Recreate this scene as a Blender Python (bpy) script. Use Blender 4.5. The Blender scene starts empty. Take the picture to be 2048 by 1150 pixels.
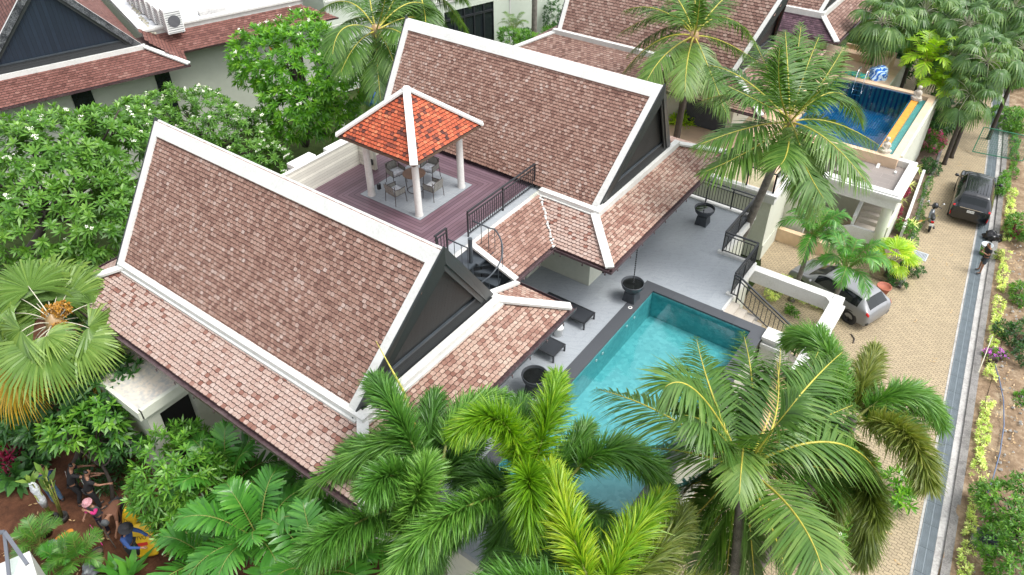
import bpy, bmesh, math, random
import numpy as np
from mathutils import Vector, Matrix
from math import sin, cos, pi, radians, sqrt, atan2

SC = bpy.context.scene
COL = SC.collection
rng = np.random.default_rng(7)
random.seed(7)

# ------------------------------------------------------------------ camera
CAMZ = 22.5
F, YAW, PITCH, ROLL, CY = 1488.01, radians(-36.1836), radians(35.6616), radians(-0.29677), 481.86
_fw = np.array([sin(YAW)*cos(PITCH), cos(YAW)*cos(PITCH), -sin(PITCH)])
_r0 = np.array([cos(YAW), -sin(YAW), 0.0]); _u0 = np.cross(_r0, _fw)
_r = _r0*cos(ROLL)+_u0*sin(ROLL); _u = -_r0*sin(ROLL)+_u0*cos(ROLL)
CAMP = np.array([0, 0, CAMZ])
def ray(px, py):
    d = _fw+_r*(px-1024)/F-_u*(py-CY)/F
    return d/np.linalg.norm(d)
def P(px, py, z):
    """point of the height z that the photograph shows at (px, py)"""
    d = ray(px, py); return CAMP+d*((z-CAMZ)/d[2])
def PA(px, py, ax, val):
    d = ray(px, py); return CAMP+d*((val-CAMP[ax])/d[ax])
def PD(px, py, dist):
    return CAMP+ray(px, py)*dist
cam_d = bpy.data.cameras.new('camera'); cam = bpy.data.objects.new('camera', cam_d); COL.objects.link(cam)
cam.matrix_world = Matrix(((_r[0], _u[0], -_fw[0], 0), (_r[1], _u[1], -_fw[1], 0), (_r[2], _u[2], -_fw[2], CAMZ), (0, 0, 0, 1)))
cam_d.sensor_width = 36; cam_d.lens = F/2048*36; cam_d.shift_y = -(575-CY)/2048
cam_d.clip_end = 2000; cam_d.clip_start = .2
SC.camera = cam

# ------------------------------------------------------------------ sky, sun, exposure
w = bpy.data.worlds.new('World'); SC.world = w; w.use_nodes = True
nt = w.node_tree; bg = nt.nodes['Background']
sky = nt.nodes.new('ShaderNodeTexSky'); sky.sky_type = 'NISHITA'; sky.sun_disc = False
SUN_EL, SUN_AZ = radians(62), radians(75)      # azimuth from +y towards +x
sky.sun_elevation = SUN_EL; sky.sun_rotation = SUN_AZ; sky.air_density = 1.0; sky.dust_density = 3.0
hs = nt.nodes.new('ShaderNodeHueSaturation'); hs.inputs['Saturation'].default_value = .22   # overcast: the blue is veiled
hs.inputs['Value'].default_value = 1.25
nt.links.new(sky.outputs[0], hs.inputs['Color']); nt.links.new(hs.outputs[0], bg.inputs['Color'])
bg.inputs['Strength'].default_value = .15
sd = bpy.data.lights.new('sun', 'SUN'); sd.energy = 1.0; sd.angle = radians(22); sd.color = (1, .965, .91)
sun = bpy.data.objects.new('sun', sd); COL.objects.link(sun)
sv = Vector((sin(SUN_AZ)*cos(SUN_EL), cos(SUN_AZ)*cos(SUN_EL), sin(SUN_EL)))
sun.rotation_euler = sv.to_track_quat('Z', 'Y').to_euler(); sun.location = (0, 0, 60)
SC.view_settings.view_transform = 'Standard'; SC.view_settings.look = 'None'
SC.view_settings.exposure = 1.12; SC.view_settings.gamma = 1
SC.render.engine = 'CYCLES'
SC.cycles.max_bounces = 8; SC.cycles.transparent_max_bounces = 16
SC.cycles.caustics_reflective = False; SC.cycles.caustics_refractive = False

# ------------------------------------------------------------------ helpers
def link(o, parent=None):
    COL.objects.link(o)
    if parent is not None: o.parent = parent
    return o
def tag(o, label=None, cat=None, group=None, kind=None):
    if label: o['label'] = label
    if cat: o['category'] = cat
    if group: o['group'] = group
    if kind: o['kind'] = kind
    return o
def empty(name, loc=(0, 0, 0), rz=0, label=None, cat=None, group=None):
    o = bpy.data.objects.new(name, None); link(o); o.location = tuple(map(float, loc)); o.rotation_euler = (0, 0, rz)
    o.empty_display_size = .1
    return tag(o, label, cat, group)
def kids(o): return [c for c in bpy.data.objects if c.parent == o]
def copy_tree(o, parent=None):
    c = o.copy(); COL.objects.link(c); c.parent = parent
    for k in kids(o): copy_tree(k, c)
    return c
class MB:
    """collects verts/faces (+ a per-face tint) and makes ONE mesh object"""
    def __init__(s): s.v = []; s.f = []; s.t = []; s.n = 0
    def add(s, v, f, t=0.5):
        v = np.asarray(v, float).reshape(-1, 3); n = s.n
        s.v.append(v); s.n += len(v)
        for q in f: s.f.append([i+n for i in q])
        if np.isscalar(t): s.t += [t]*len(f)
        else: s.t += list(t)
        return s
    def box(s, a, b, t=.5):
        x0, y0, z0 = a; x1, y1, z1 = b
        x0, x1 = min(x0, x1), max(x0, x1); y0, y1 = min(y0, y1), max(y0, y1); z0, z1 = min(z0, z1), max(z0, z1)
        v = [(x0, y0, z0), (x1, y0, z0), (x1, y1, z0), (x0, y1, z0), (x0, y0, z1), (x1, y0, z1), (x1, y1, z1), (x0, y1, z1)]
        return s.add(v, [(0, 3, 2, 1), (4, 5, 6, 7), (0, 1, 5, 4), (1, 2, 6, 5), (2, 3, 7, 6), (3, 0, 4, 7)], t)
    def prism(s, poly, d, t=.5):
        """polygon (3-D points) thickened by vector d"""
        p = np.asarray(poly, float); d = np.asarray(d, float); n = len(p)
        v = np.vstack([p, p+d]); f = [tuple(range(n))[::-1], tuple(range(n, 2*n))]
        f += [(i, (i+1) % n, n+(i+1) % n, n+i) for i in range(n)]
        return s.add(v, f, t)
    def bar(s, a, b, wd, ht=None, up=(0, 0, 1), t=.5):
        a = np.array(a, float); b = np.array(b, float); ht = ht or wd
        d = b-a; L = np.linalg.norm(d); d /= L; u = np.array(up, float)
        if abs(d@u) > .98: u = np.array([1., 0, 0])
        sd_ = np.cross(d, u); sd_ /= np.linalg.norm(sd_); u = np.cross(sd_, d)
        c = [a+sd_*(wd/2*i)+u*(ht/2*j) for i, j in ((-1, -1), (1, -1), (1, 1), (-1, 1))]
        return s.prism(c, b-a, t)
    def tube(s, pts, r, n=8, t=.5, cap=True):
        pts = np.array(pts, float); m = len(pts)
        rr = np.full(m, r) if np.isscalar(r) else np.array(r, float)
        tg = np.gradient(pts, axis=0); tg /= np.linalg.norm(tg, axis=1)[:, None]+1e-9
        u = np.array([0, 0, 1.]) if abs(tg[0][2]) < .9 else np.array([1., 0, 0])
        V = []
        for i in range(m):
            a = np.cross(tg[i], u); a /= np.linalg.norm(a)+1e-9; u = np.cross(a, tg[i])
            for k in range(n):
                q = 2*pi*k/n; V.append(pts[i]+rr[i]*(a*cos(q)+u*sin(q)))
        f = [(i*n+k, i*n+(k+1) % n, (i+1)*n+(k+1) % n, (i+1)*n+k) for i in range(m-1) for k in range(n)]
        if cap: f += [tuple(range(n))[::-1], tuple(range((m-1)*n, m*n))]
        return s.add(V, f, t)
    def lathe(s, prof, c=(0, 0, 0), n=24, t=.5, axis='z'):
        V = []
        for r, z in prof:
            for k in range(n):
                q = 2*pi*k/n
                p = (r*cos(q), r*sin(q), z)
                if axis == 'y': p = (p[0], p[2], p[1])
                if axis == 'x': p = (p[2], p[0], p[1])
                V.append((c[0]+p[0], c[1]+p[1], c[2]+p[2]))
        m = len(prof)
        f = [(i*n+k, i*n+(k+1) % n, (i+1)*n+(k+1) % n, (i+1)*n+k) for i in range(m-1) for k in range(n)]
        return s.add(V, f, t)
    def build(s, name, mat, parent=None, smooth=False, loc=None):
        me = bpy.data.meshes.new(name)
        V = np.vstack(s.v) if s.v else np.zeros((0, 3))
        me.from_pydata(V.tolist(), [], s.f)
        a = me.attributes.new('tint', 'FLOAT', 'FACE'); a.data.foreach_set('value', np.array(s.t, np.float32))
        me.materials.append(mat)
        if smooth: me.polygons.foreach_set('use_smooth', [True]*len(me.polygons))
        me.update()
        o = bpy.data.objects.new(name, me); link(o, parent)
        if loc is not None: o.location = tuple(map(float, loc))
        return o
def bevel(o, wd=.01, seg=2):
    m = o.modifiers.new('bevel', 'BEVEL'); m.width = wd; m.segments = seg; m.limit_method = 'ANGLE'; m.angle_limit = radians(35)
    return o

# ------------------------------------------------------------------ materials
def srgb(r, g, b):
    f = lambda c: (c/12.92 if c <= .04045 else ((c+.055)/1.055)**2.4)
    return (f(r/255), f(g/255), f(b/255))
MATS = {}
class NT:
    def __init__(s, name):
        s.m = bpy.data.materials.new(name); s.m.use_nodes = True; s.t = s.m.node_tree
        s.b = s.t.nodes['Principled BSDF']; s.out = s.t.nodes['Material Output']; MATS[name] = s.m
    def n(s, ty, **kw):
        nd = s.t.nodes.new('ShaderNode'+ty)
        for k, v in kw.items():
            if k in nd.inputs: nd.inputs[k].default_value = v
            else: setattr(nd, k, v)
        return nd
    def l(s, a, b): s.t.links.new(a, b)
    def coords(s, scale=1, rot=0):
        tc = s.n('TexCoord'); mp = s.n('Mapping'); s.l(tc.outputs['Object'], mp.inputs['Vector'])
        mp.inputs['Scale'].default_value = (scale,)*3 if np.isscalar(scale) else scale
        mp.inputs['Rotation'].default_value = (0, 0, rot)
        return mp.outputs[0]
    def noise(s, scale, detail=4, vec=None, rough=.55):
        nd = s.n('TexNoise'); nd.inputs['Scale'].default_value = scale; nd.inputs['Detail'].default_value = detail
        nd.inputs['Roughness'].default_value = rough
        s.l(vec or s.coords(), nd.inputs['Vector']); return nd.outputs['Fac']
    def ramp(s, fac, cols):
        nd = s.n('ValToRGB'); cr = nd.color_ramp
        while len(cr.elements) < len(cols): cr.elements.new(.5)
        for e, (p, c) in zip(cr.elements, cols): e.position = p; e.color = (*c, 1)
        s.l(fac, nd.inputs[0]); return nd.outputs[0]
    def mix(s, fac, a, b, mode='MIX'):
        nd = s.n('Mix'); nd.data_type = 'RGBA'; nd.blend_type = mode
        for k, v in ((0, fac), (6, a), (7, b)):
            if isinstance(v, (int, float)): nd.inputs[k].default_value = v
            elif isinstance(v, tuple): nd.inputs[k].default_value = (*v, 1)
            else: s.l(v, nd.inputs[k])
        return nd.outputs[2]
    def bump(s, h, strength=.3, dist=.01):
        nd = s.n('Bump'); nd.inputs['Strength'].default_value = strength; nd.inputs['Distance'].default_value = dist
        s.l(h, nd.inputs['Height']); s.l(nd.outputs[0], s.b.inputs['Normal']); return nd
    def tint(s):
        a = s.n('Attribute'); a.attribute_name = 'tint'; return a.outputs['Fac']
    def setp(s, rough=.5, metal=0, spec=.5):
        s.b.inputs['Roughness'].default_value = rough; s.b.inputs['Metallic'].default_value = metal
        s.b.inputs['Specular IOR Level'].default_value = spec; return s
def plain(name, col, rough=.5, metal=0, var=.12, scale=3, bump=0, spec=.5, coat=0):
    m = NT(name); m.setp(rough, metal, spec)
    d = tuple(c*(1-var) for c in col); h = tuple(min(1, c*(1+var)) for c in col)
    nz = m.noise(scale, 6); m.l(m.ramp(nz, [(.3, d), (.7, h)]), m.b.inputs['Base Color'])
    if bump: m.bump(m.noise(scale*12, 5), bump, .01)
    if coat: m.b.inputs['Coat Weight'].default_value = coat; m.b.inputs['Coat Roughness'].default_value = .05
    return m.m
def stained(name, col, dirt, amount=.5, rough=.6, scale=1.2):
    m = NT(name); m.setp(rough)
    n1 = m.noise(scale, 8, rough=.65); n2 = m.noise(scale*9, 5)
    mm = m.n('Math', operation='MULTIPLY'); m.l(n1, mm.inputs[0]); m.l(n2, mm.inputs[1])
    m.l(m.ramp(mm.outputs[0], [(.18, col), (.30+.25*(1-amount), tuple((a*(1-amount)+b*amount) for a, b in zip(col, dirt)))]), m.b.inputs['Base Color'])
    m.bump(n2, .15, .005); return m.m
white = stained('white_paint', (.60, .60, .575), (.36, .36, .32), .45, .6, 1.6)
cream = stained('cream_wall', (.55, .56, .475), (.38, .40, .32), .4, .7, .6)
creamE = stained('cream_wall_far', (.48, .51, .43), (.36, .39, .32), .35, .7, .3)
white_roofing = stained('white_roofing', (.86, .87, .88), (.50, .54, .58), .7, .6, .22)
def tilemat(name, cols, rough=.75, moss=.0):
    m = NT(name); m.setp(rough, 0, .3)
    nzc = m.noise(.55, 5)
    tt = m.n('Math', operation='MULTIPLY_ADD'); m.l(nzc, tt.inputs[0]); tt.inputs[1].default_value = .55
    sb = m.n('Math', operation='SUBTRACT'); m.l(m.tint(), sb.inputs[0]); sb.inputs[1].default_value = .27
    m.l(sb.outputs[0], tt.inputs[2])
    c = m.ramp(tt.outputs[0], cols)
    c2 = m.mix(m.ramp(m.noise(14, 6), [(.35, (0, 0, 0)), (.75, (.5, .5, .5))]), c, tuple(.6*x for x in cols[0][1]))
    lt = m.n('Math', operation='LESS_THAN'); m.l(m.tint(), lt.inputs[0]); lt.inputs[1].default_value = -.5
    c3 = m.mix(lt.outputs[0], c2, tuple(.16*x for x in cols[0][1])); m.l(c3, m.b.inputs['Base Color']); m.bump(m.noise(60, 4), .3, .004); return m.m  # negative tint: shade line under each tile course, painted as near-black colour
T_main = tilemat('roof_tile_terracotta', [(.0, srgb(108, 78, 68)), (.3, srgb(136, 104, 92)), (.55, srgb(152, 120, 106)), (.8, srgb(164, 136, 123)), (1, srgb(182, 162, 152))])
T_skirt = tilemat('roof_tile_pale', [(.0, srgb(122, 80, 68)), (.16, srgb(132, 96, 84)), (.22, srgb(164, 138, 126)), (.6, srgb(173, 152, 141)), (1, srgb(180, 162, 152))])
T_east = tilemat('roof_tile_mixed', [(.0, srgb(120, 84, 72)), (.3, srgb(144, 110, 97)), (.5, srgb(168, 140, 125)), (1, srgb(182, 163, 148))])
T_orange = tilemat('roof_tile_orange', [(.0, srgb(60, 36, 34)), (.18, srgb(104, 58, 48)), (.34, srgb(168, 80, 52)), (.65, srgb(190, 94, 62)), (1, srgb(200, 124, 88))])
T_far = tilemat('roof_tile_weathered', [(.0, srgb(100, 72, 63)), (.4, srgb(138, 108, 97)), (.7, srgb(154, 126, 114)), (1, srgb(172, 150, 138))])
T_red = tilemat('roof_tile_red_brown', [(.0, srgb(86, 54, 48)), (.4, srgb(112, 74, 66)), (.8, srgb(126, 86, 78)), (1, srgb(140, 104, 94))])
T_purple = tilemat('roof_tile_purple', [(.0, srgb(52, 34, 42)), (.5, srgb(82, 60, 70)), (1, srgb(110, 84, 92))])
underlay = plain('roof_underlay', (.09, .055, .05), .9, var=.2)
def plankmat(name, col, wd, axis=0, rough=.5, gap=.06, off=0):
    """boards: dark gaps every wd metres along the axis (object space)"""
    m = NT(name); m.setp(rough)
    tc = m.n('TexCoord'); sx = m.n('SeparateXYZ'); m.l(tc.outputs['Object'], sx.inputs[0])
    dv = m.n('Math', operation='DIVIDE'); m.l(sx.outputs[axis], dv.inputs[0]); dv.inputs[1].default_value = wd
    fr = m.n('Math', operation='FRACT'); m.l(dv.outputs[0], fr.inputs[0])
    lt = m.n('Math', operation='LESS_THAN'); m.l(fr.outputs[0], lt.inputs[0]); lt.inputs[1].default_value = gap
    fl = m.n('Math', operation='FLOOR'); m.l(dv.outputs[0], fl.inputs[0])
    wn = m.n('TexWhiteNoise', noise_dimensions='1D'); m.l(fl.outputs[0], wn.inputs['W'])
    c = m.ramp(wn.outputs[0], [(0, tuple(.86*x for x in col)), (1, tuple(1.14*x for x in col))])
    c = m.mix(m.ramp(m.noise(5, 6), [(.3, (0, 0, 0)), (.8, (.35, .35, .35))]), c, tuple(.7*x for x in col))
    c = m.mix(lt.outputs[0], c, tuple(.25*x for x in col)); m.l(c, m.b.inputs['Base Color'])
    iv = m.n('Math', operation='SUBTRACT'); iv.inputs[0].default_value = 1; m.l(lt.outputs[0], iv.inputs[1]); m.bump(iv.outputs[0], .6, .01)
    return m.m
gable_v = plankmat('gable_boards', (.011, .015, .017), .15, 1, .55, .07)
gable_h = plankmat('gable_louvre', (.014, .016, .018), .11, 2, .55, .10)
barge = stained('barge_board', (.022, .026, .027), (.035, .039, .036), .5, .45)
barge_old = stained('barge_board_peeling', (.016, .019, .024), (.50, .52, .53), .42, .5, 2.4)
gable_navy = plankmat('gable_boards_navy', (.018, .030, .048), .2, 1, .55, .06)
gutter_m = stained('gutter_brown', (.055, .030, .033), (.15, .11, .11), .6, .35)
blackmetal = plain('black_metal', (.020, .022, .025), .38, .0, .1)
stairmetal = plain('dark_grey_metal', (.045, .055, .065), .45, 0, .15)
chrome = plain('chrome', (.75, .75, .76), .12, 1.0, .03)
def brickmat(name, cols, mortar, bw, bh, ms=.012, rot=0, rough=.6, wave=0, offset=.5, squash=1, bmp=.5, blotch=.25, vein=False):
    m = NT(name); m.setp(rough)
    v = m.coords(1, rot)
    if wave:
        sx = m.n('SeparateXYZ'); m.l(v, sx.inputs[0])
        s1 = m.n('Math', operation='MULTIPLY'); m.l(sx.outputs[0], s1.inputs[0]); s1.inputs[1].default_value = 2*pi/bw
        s2 = m.n('Math', operation='SINE'); m.l(s1.outputs[0], s2.inputs[0])
        s3 = m.n('Math', operation='MULTIPLY_ADD'); m.l(s2.outputs[0], s3.inputs[0]); s3.inputs[1].default_value = wave; m.l(sx.outputs[1], s3.inputs[2])
        cx = m.n('CombineXYZ'); m.l(sx.outputs[0], cx.inputs[0]); m.l(s3.outputs[0], cx.inputs[1]); v = cx.outputs[0]
    br = m.n('TexBrick'); m.l(v, br.inputs['Vector']); br.offset = offset
    br.inputs['Scale'].default_value = 1; br.inputs['Brick Width'].default_value = bw; br.inputs['Row Height'].default_value = bh
    br.inputs['Mortar Size'].default_value = ms; br.inputs['Mortar Smooth'].default_value = .15
    br.inputs['Color1'].default_value = (*cols[0], 1); br.inputs['Color2'].default_value = (*cols[1], 1); br.inputs['Mortar'].default_value = (*mortar, 1)
    c = m.mix(m.ramp(m.noise(.45, 7, rough=.6), [(.35, (0, 0, 0)), (.75, (blotch*2,)*3)]), br.outputs['Color'], tuple(.55*x for x in cols[0]))
    if vein:
        wv = m.n('TexWave'); wv.inputs['Scale'].default_value = 1.3; wv.inputs['Distortion'].default_value = 14; wv.inputs['Detail'].default_value = 5
        mp = m.coords((.6, 2.2, 1), .4); m.l(mp, wv.inputs['Vector'])
        c = m.mix(m.ramp(wv.outputs['Fac'], [(0, (0.30,)*3), (.16, (0, 0, 0))]), c, tuple(.62*x for x in cols[0]))
    c = m.mix(m.ramp(m.noise(25, 4), [(.4, (0, 0, 0)), (.8, (.25,)*3)]), c, tuple(.5*x for x in cols[1]))
    m.l(c, m.b.inputs['Base Color'])
    iv = m.n('Math', operation='SUBTRACT'); iv.inputs[0].default_value = 1; m.l(br.outputs['Fac'], iv.inputs[1]); m.bump(iv.outputs[0], bmp, .01)
    return m.m
pavers = brickmat('interlocking_pavers', (srgb(170, 154, 125), srgb(154, 139, 113)), srgb(80, 71, 56), .25, .125, .009, radians(5), .8, .018, blotch=.22)
floor_tile = brickmat('grey_floor_tile', (srgb(160, 166, 171), srgb(153, 159, 165)), srgb(170, 174, 178), 1.2, .6, .004, radians(90), .38, vein=True, blotch=.12, bmp=.1)
coping_m = brickmat('dark_coping_stone', (srgb(76, 79, 84), srgb(70, 73, 78)), srgb(48, 50, 54), 1.2, 5, .003, 0, .55, bmp=.1, blotch=.2)
concrete = stained('concrete', (.42, .41, .39), (.20, .19, .18), .7, .85, 1.4)
concrete_old = stained('concrete_kerb_old', (.22, .21, .20), (.09, .085, .08), .8, .9, 2.5)
granite = plain('granite_step', srgb(176, 168, 156), .6, 0, .2, 40)
beige_stone = plain('beige_stone', srgb(205, 178, 146), .55, 0, .12, 2)
garden_soil = NT('red_garden_soil'); garden_soil.setp(.95, 0, .1)
_c = garden_soil.ramp(garden_soil.noise(1.3, 9, rough=.7), [(.3, (.035, .018, .012)), (.5, (.095, .042, .024)), (.75, (.17, .085, .05))])
garden_soil.l(_c, garden_soil.b.inputs['Base Color']); garden_soil.bump(garden_soil.noise(9, 8), .9, .05); garden_soil = garden_soil.m
verge = NT('dry_verge_soil'); verge.setp(.95, 0, .1)
_c = verge.ramp(verge.noise(1.8, 10, rough=.75), [(.3, (.10, .07, .045)), (.5, (.22, .155, .10)), (.62, (.32, .25, .17)), (.8, (.42, .38, .32))])
verge.l(_c, verge.b.inputs['Base Color']); verge.bump(verge.noise(14, 8), .8, .04); verge = verge.m
lawn = NT('lawn_ground'); lawn.setp(.95, 0, .1)
_c = lawn.ramp(lawn.noise(1.2, 8, rough=.7), [(.3, (.02, .03, .01)), (.55, (.035, .055, .015)), (.8, (.08, .07, .04))])
lawn.l(_c, lawn.b.inputs['Base Color']); lawn.bump(lawn.noise(20, 6), .8, .04); lawn = lawn.m
def leafmat(name, cols, rough=.42, trans=.28, spec=.5):
    m = NT(name); m.setp(rough, 0, spec)
    ad = m.n('Math', operation='MULTIPLY_ADD'); m.l(m.noise(1.1, 4), ad.inputs[0]); ad.inputs[1].default_value = .5
    sb = m.n('Math', operation='SUBTRACT'); m.l(m.tint(), sb.inputs[0]); sb.inputs[1].default_value = .25; m.l(sb.outputs[0], ad.inputs[2])
    c = m.ramp(ad.outputs[0], cols); m.l(c, m.b.inputs['Base Color'])
    tr = m.n('BsdfTranslucent'); c2 = m.mix(1.0, c, (1.0, 1.0, .45), 'MULTIPLY')
    br = m.n('HueSaturation'); br.inputs['Value'].default_value = 1.8; m.l(c2, br.inputs['Color']); m.l(br.outputs[0], tr.inputs['Color'])
    mx = m.n('MixShader'); mx.inputs[0].default_value = trans; m.l(m.b.outputs[0], mx.inputs[1]); m.l(tr.outputs[0], mx.inputs[2])
    m.l(mx.outputs[0], m.out.inputs['Surface']); return m.m
L_frang = leafmat('frangipani_leaf', [(0, (.040, .115, .014)), (.5, (.085, .215, .024)), (1, (.19, .35, .06))])
L_frang2 = leafmat('bright_frangipani_leaf', [(0, (0.038, 0.128, 0.008)), (.5, (0.087, 0.262, 0.014)), (1, (0.221, 0.435, 0.034))], trans=.32)
L_coco = leafmat('coconut_leaf', [(0, (.030, .075, .012)), (.5, (.070, .165, .022)), (1, (.17, .27, .055))])
L_fox = leafmat('foxtail_leaf', [(0, (.034, .105, .014)), (.5, (.075, .205, .026)), (1, (.19, .36, .06))])
L_foxy = leafmat('foxtail_young_leaf', [(0, (0.060, 0.161, 0.006)), (.5, (0.157, 0.322, 0.012)), (1, (0.411, 0.483, 0.031))], trans=.35)
L_foxo = leafmat('foxtail_old_leaf', [(0, (.050, .085, .012)), (.5, (.125, .175, .026)), (1, (.26, .27, .06))])
L_fan = leafmat('fan_palm_leaf', [(0, (0.055, 0.112, 0.020)), (.5, (0.118, 0.217, 0.041)), (1, (0.252, 0.360, 0.081))])
L_fanold = leafmat('fan_palm_dry_leaf', [(0, (0.266, 0.149, 0.010)), (.5, (0.459, 0.299, 0.031)), (1, (0.604, 0.483, 0.103))])
L_lic = leafmat('broad_fan_leaf', [(0, (0.032, 0.075, 0.019)), (.5, (0.071, 0.158, 0.038)), (1, (0.189, 0.300, 0.081))])
L_areca = leafmat('areca_leaf', [(0, (0.025, 0.105, 0.014)), (.5, (0.055, 0.203, 0.024)), (1, (0.142, 0.360, 0.047))], rough=.32)
L_yell = leafmat('golden_palm_leaf', [(0, (0.126, 0.255, 0.011)), (.5, (0.284, 0.480, 0.020)), (1, (0.662, 0.750, 0.068))], trans=.35)
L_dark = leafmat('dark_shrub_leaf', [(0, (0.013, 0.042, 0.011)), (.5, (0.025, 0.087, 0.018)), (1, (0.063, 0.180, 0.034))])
L_mid = leafmat('green_shrub_leaf', [(0, (0.032, 0.105, 0.011)), (.5, (0.071, 0.210, 0.019)), (1, (0.189, 0.375, 0.041))])
L_var = leafmat('variegated_leaf', [(0, (0.221, 0.360, 0.054)), (.5, (0.473, 0.600, 0.162)), (1, (0.900, 0.900, 0.432))])
L_red = leafmat('cordyline_leaf', [(0, (0.072, 0.007, 0.019)), (.5, (0.181, 0.014, 0.041)), (1, (0.411, 0.023, 0.093))])
L_pink = leafmat('pink_flower', [(0, (0.604, 0.011, 0.228)), (1, (0.900, 0.069, 0.435))], trans=.2)
L_purple = leafmat('purple_flower', [(0, (0.423, 0.057, 0.517)), (1, (0.725, 0.184, 0.776))], trans=.2)
L_white = leafmat('white_flower', [(0, (0.869, 0.851, 0.683)), (1, (0.900, 0.900, 0.880))], trans=.1)
L_orange = leafmat('orange_fruit', [(0, (.22, .10, .01)), (1, (.48, .24, .03))], trans=.05)
L_straw = leafmat('dry_straw', [(0, (0.193, 0.115, 0.052)), (1, (0.483, 0.333, 0.166))], trans=.1)
bark = stained('palm_bark', (.20, .18, .155), (.06, .055, .045), .8, .9, 4)
bark_dark = stained('dark_bark', (.07, .055, .045), (.03, .028, .022), .7, .9, 4)
rachis_y = plain('yellow_rachis', (.40, .36, .05), .5, 0, .25, 5)
rachis_g = plain('green_rachis', (.20, .22, .05), .5, 0, .25, 5)
petiole_m = plain('pale_petiole', (.46, .44, .34), .5, 0, .2, 5)
coconut_m = plain('green_coconut', (.16, .26, .03), .45, 0, .2, 6)
# ------------------------------------------------------------------ ground, road, drain
def W(mb, name, mat, parent=None, smooth=False):
    """build with world coordinates under a (not rotated) thing"""
    o = mb.build(name, mat, parent, smooth)
    if parent is not None and parent.parent is None: o.location = -parent.location
    return o
def sheet(name, poly, z, mat, kind='structure', th=0):
    mb = MB(); p = [(x, y, z) for x, y in poly]
    if th: mb.prism([(x, y, z-th) for x, y in poly], (0, 0, th))
    else: mb.add(p, [tuple(range(len(p)))])
    return tag(mb.build(name, mat), kind=kind)
def grid_sheet(name, x0, x1, y0, y1, z, mat, n=60, amp=.05, sc=.8, seed=0):
    from mathutils import noise as mn
    xs = np.linspace(x0, x1, n); ys = np.linspace(y0, y1, n); V = []
    for y in ys:
        for x in xs: V.append((x, y, z+amp*mn.fractal(Vector((x*sc, y*sc, seed)), 1, 2, 5)))
    f = [(j*n+i, j*n+i+1, (j+1)*n+i+1, (j+1)*n+i) for j in range(n-1) for i in range(n-1)]
    mb = MB().add(V, f); return tag(mb.build(name, mat, smooth=True), kind='structure')
sheet('ground', [(-400, -300), (400, -300), (400, 700), (-400, 700)], -.06, lawn)
RD = [(5.4, -20), (4.3, -6), (3.42, 5), (2.48, 17.93), (2.18, 22.34), (1.86, 26.27), (1.15, 35.2), (.76, 40.64), (-.2, 50.4), (-1.54, 61.5), (-4.2, 80), (-9, 105)]
_ry = np.linspace(-20, 105, 120); _rx = np.interp(_ry, [p[1] for p in RD], [p[0] for p in RD])
_k = np.ones(7)/7; _rx[3:-3] = np.convolve(_rx, _k, 'valid')
def strip(name, o0, o1, z, mat, h=0, side=1):
    mb = MB(); V = []; n = len(_ry)
    for x, y in zip(_rx, _ry):
        V += [(x+o0, y, z), (x+o1, y, z)]
        if h: V += [(x+o0, y, z-h), (x+o1, y, z-h)]
    k = 4 if h else 2; f = []
    for i in range(n-1):
        a, b = i*k, (i+1)*k
        f.append((a, a+1, b+1, b))
        if h: f += [(a, b, b+2, a+2), (a+1, a+3, b+3, b+1)]
    mb.add(V, f); return tag(mb.build(name, mat), kind='structure')
# paved drive: from the drain to the villas
poly = [(x, y) for x, y in zip(_rx, _ry)]
sheet('paved_road', poly[::-1]+[(8, -20), (8, -20.1), (-7, -20.1), (-7, 30), (-8.6, 34.5), (-7, 40), (-9, 105)][2:], 0, pavers)
strip('drain_edge', 0, .085, .012, concrete)
strip('drain_bed', .085, .56, .004, plain('drain_dark', (.045, .06, .07), .7))
strip('kerb_slab', .56, .80, .06, concrete, .1)
strip('kerb_wall', .80, 1.06, .16, concrete_old, .3)
strip('verge_bed', 1.06, 12, .10, verge)
grid_sheet('verge_soil', 3.2, 14, 10, 40, .13, verge, 90, .16, .7)
# drain grating: bars across, one thing per cover panel
gm = plain('grating_steel', (.17, .205, .225), .5, .1, .12)
def yat(y): return float(np.interp(y, _ry, _rx))
proto = None
for i in range(46):
    y0 = 15.2+i*1.0
    mb = MB()
    if proto is None:
        for k in range(26): mb.box((0, .012+k*.038, 0), (.465, .032+k*.038, .022))
        for xx in (0, .225, .443): mb.box((xx, 0, .004), (xx+.022, .985, .028))
        proto = mb.build('drain_grating', gm); o = proto
    else:
        o = proto.copy(); COL.objects.link(o)
    a = atan2(yat(y0)-yat(y0+1), 1); o.location = (yat(y0)+.092, y0, .008); o.rotation_euler = (0, 0, a)
    tag(o, 'steel bar grating panel in the long drain beside the paved road', 'drain grating', 'drain grating panels along the road')

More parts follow.
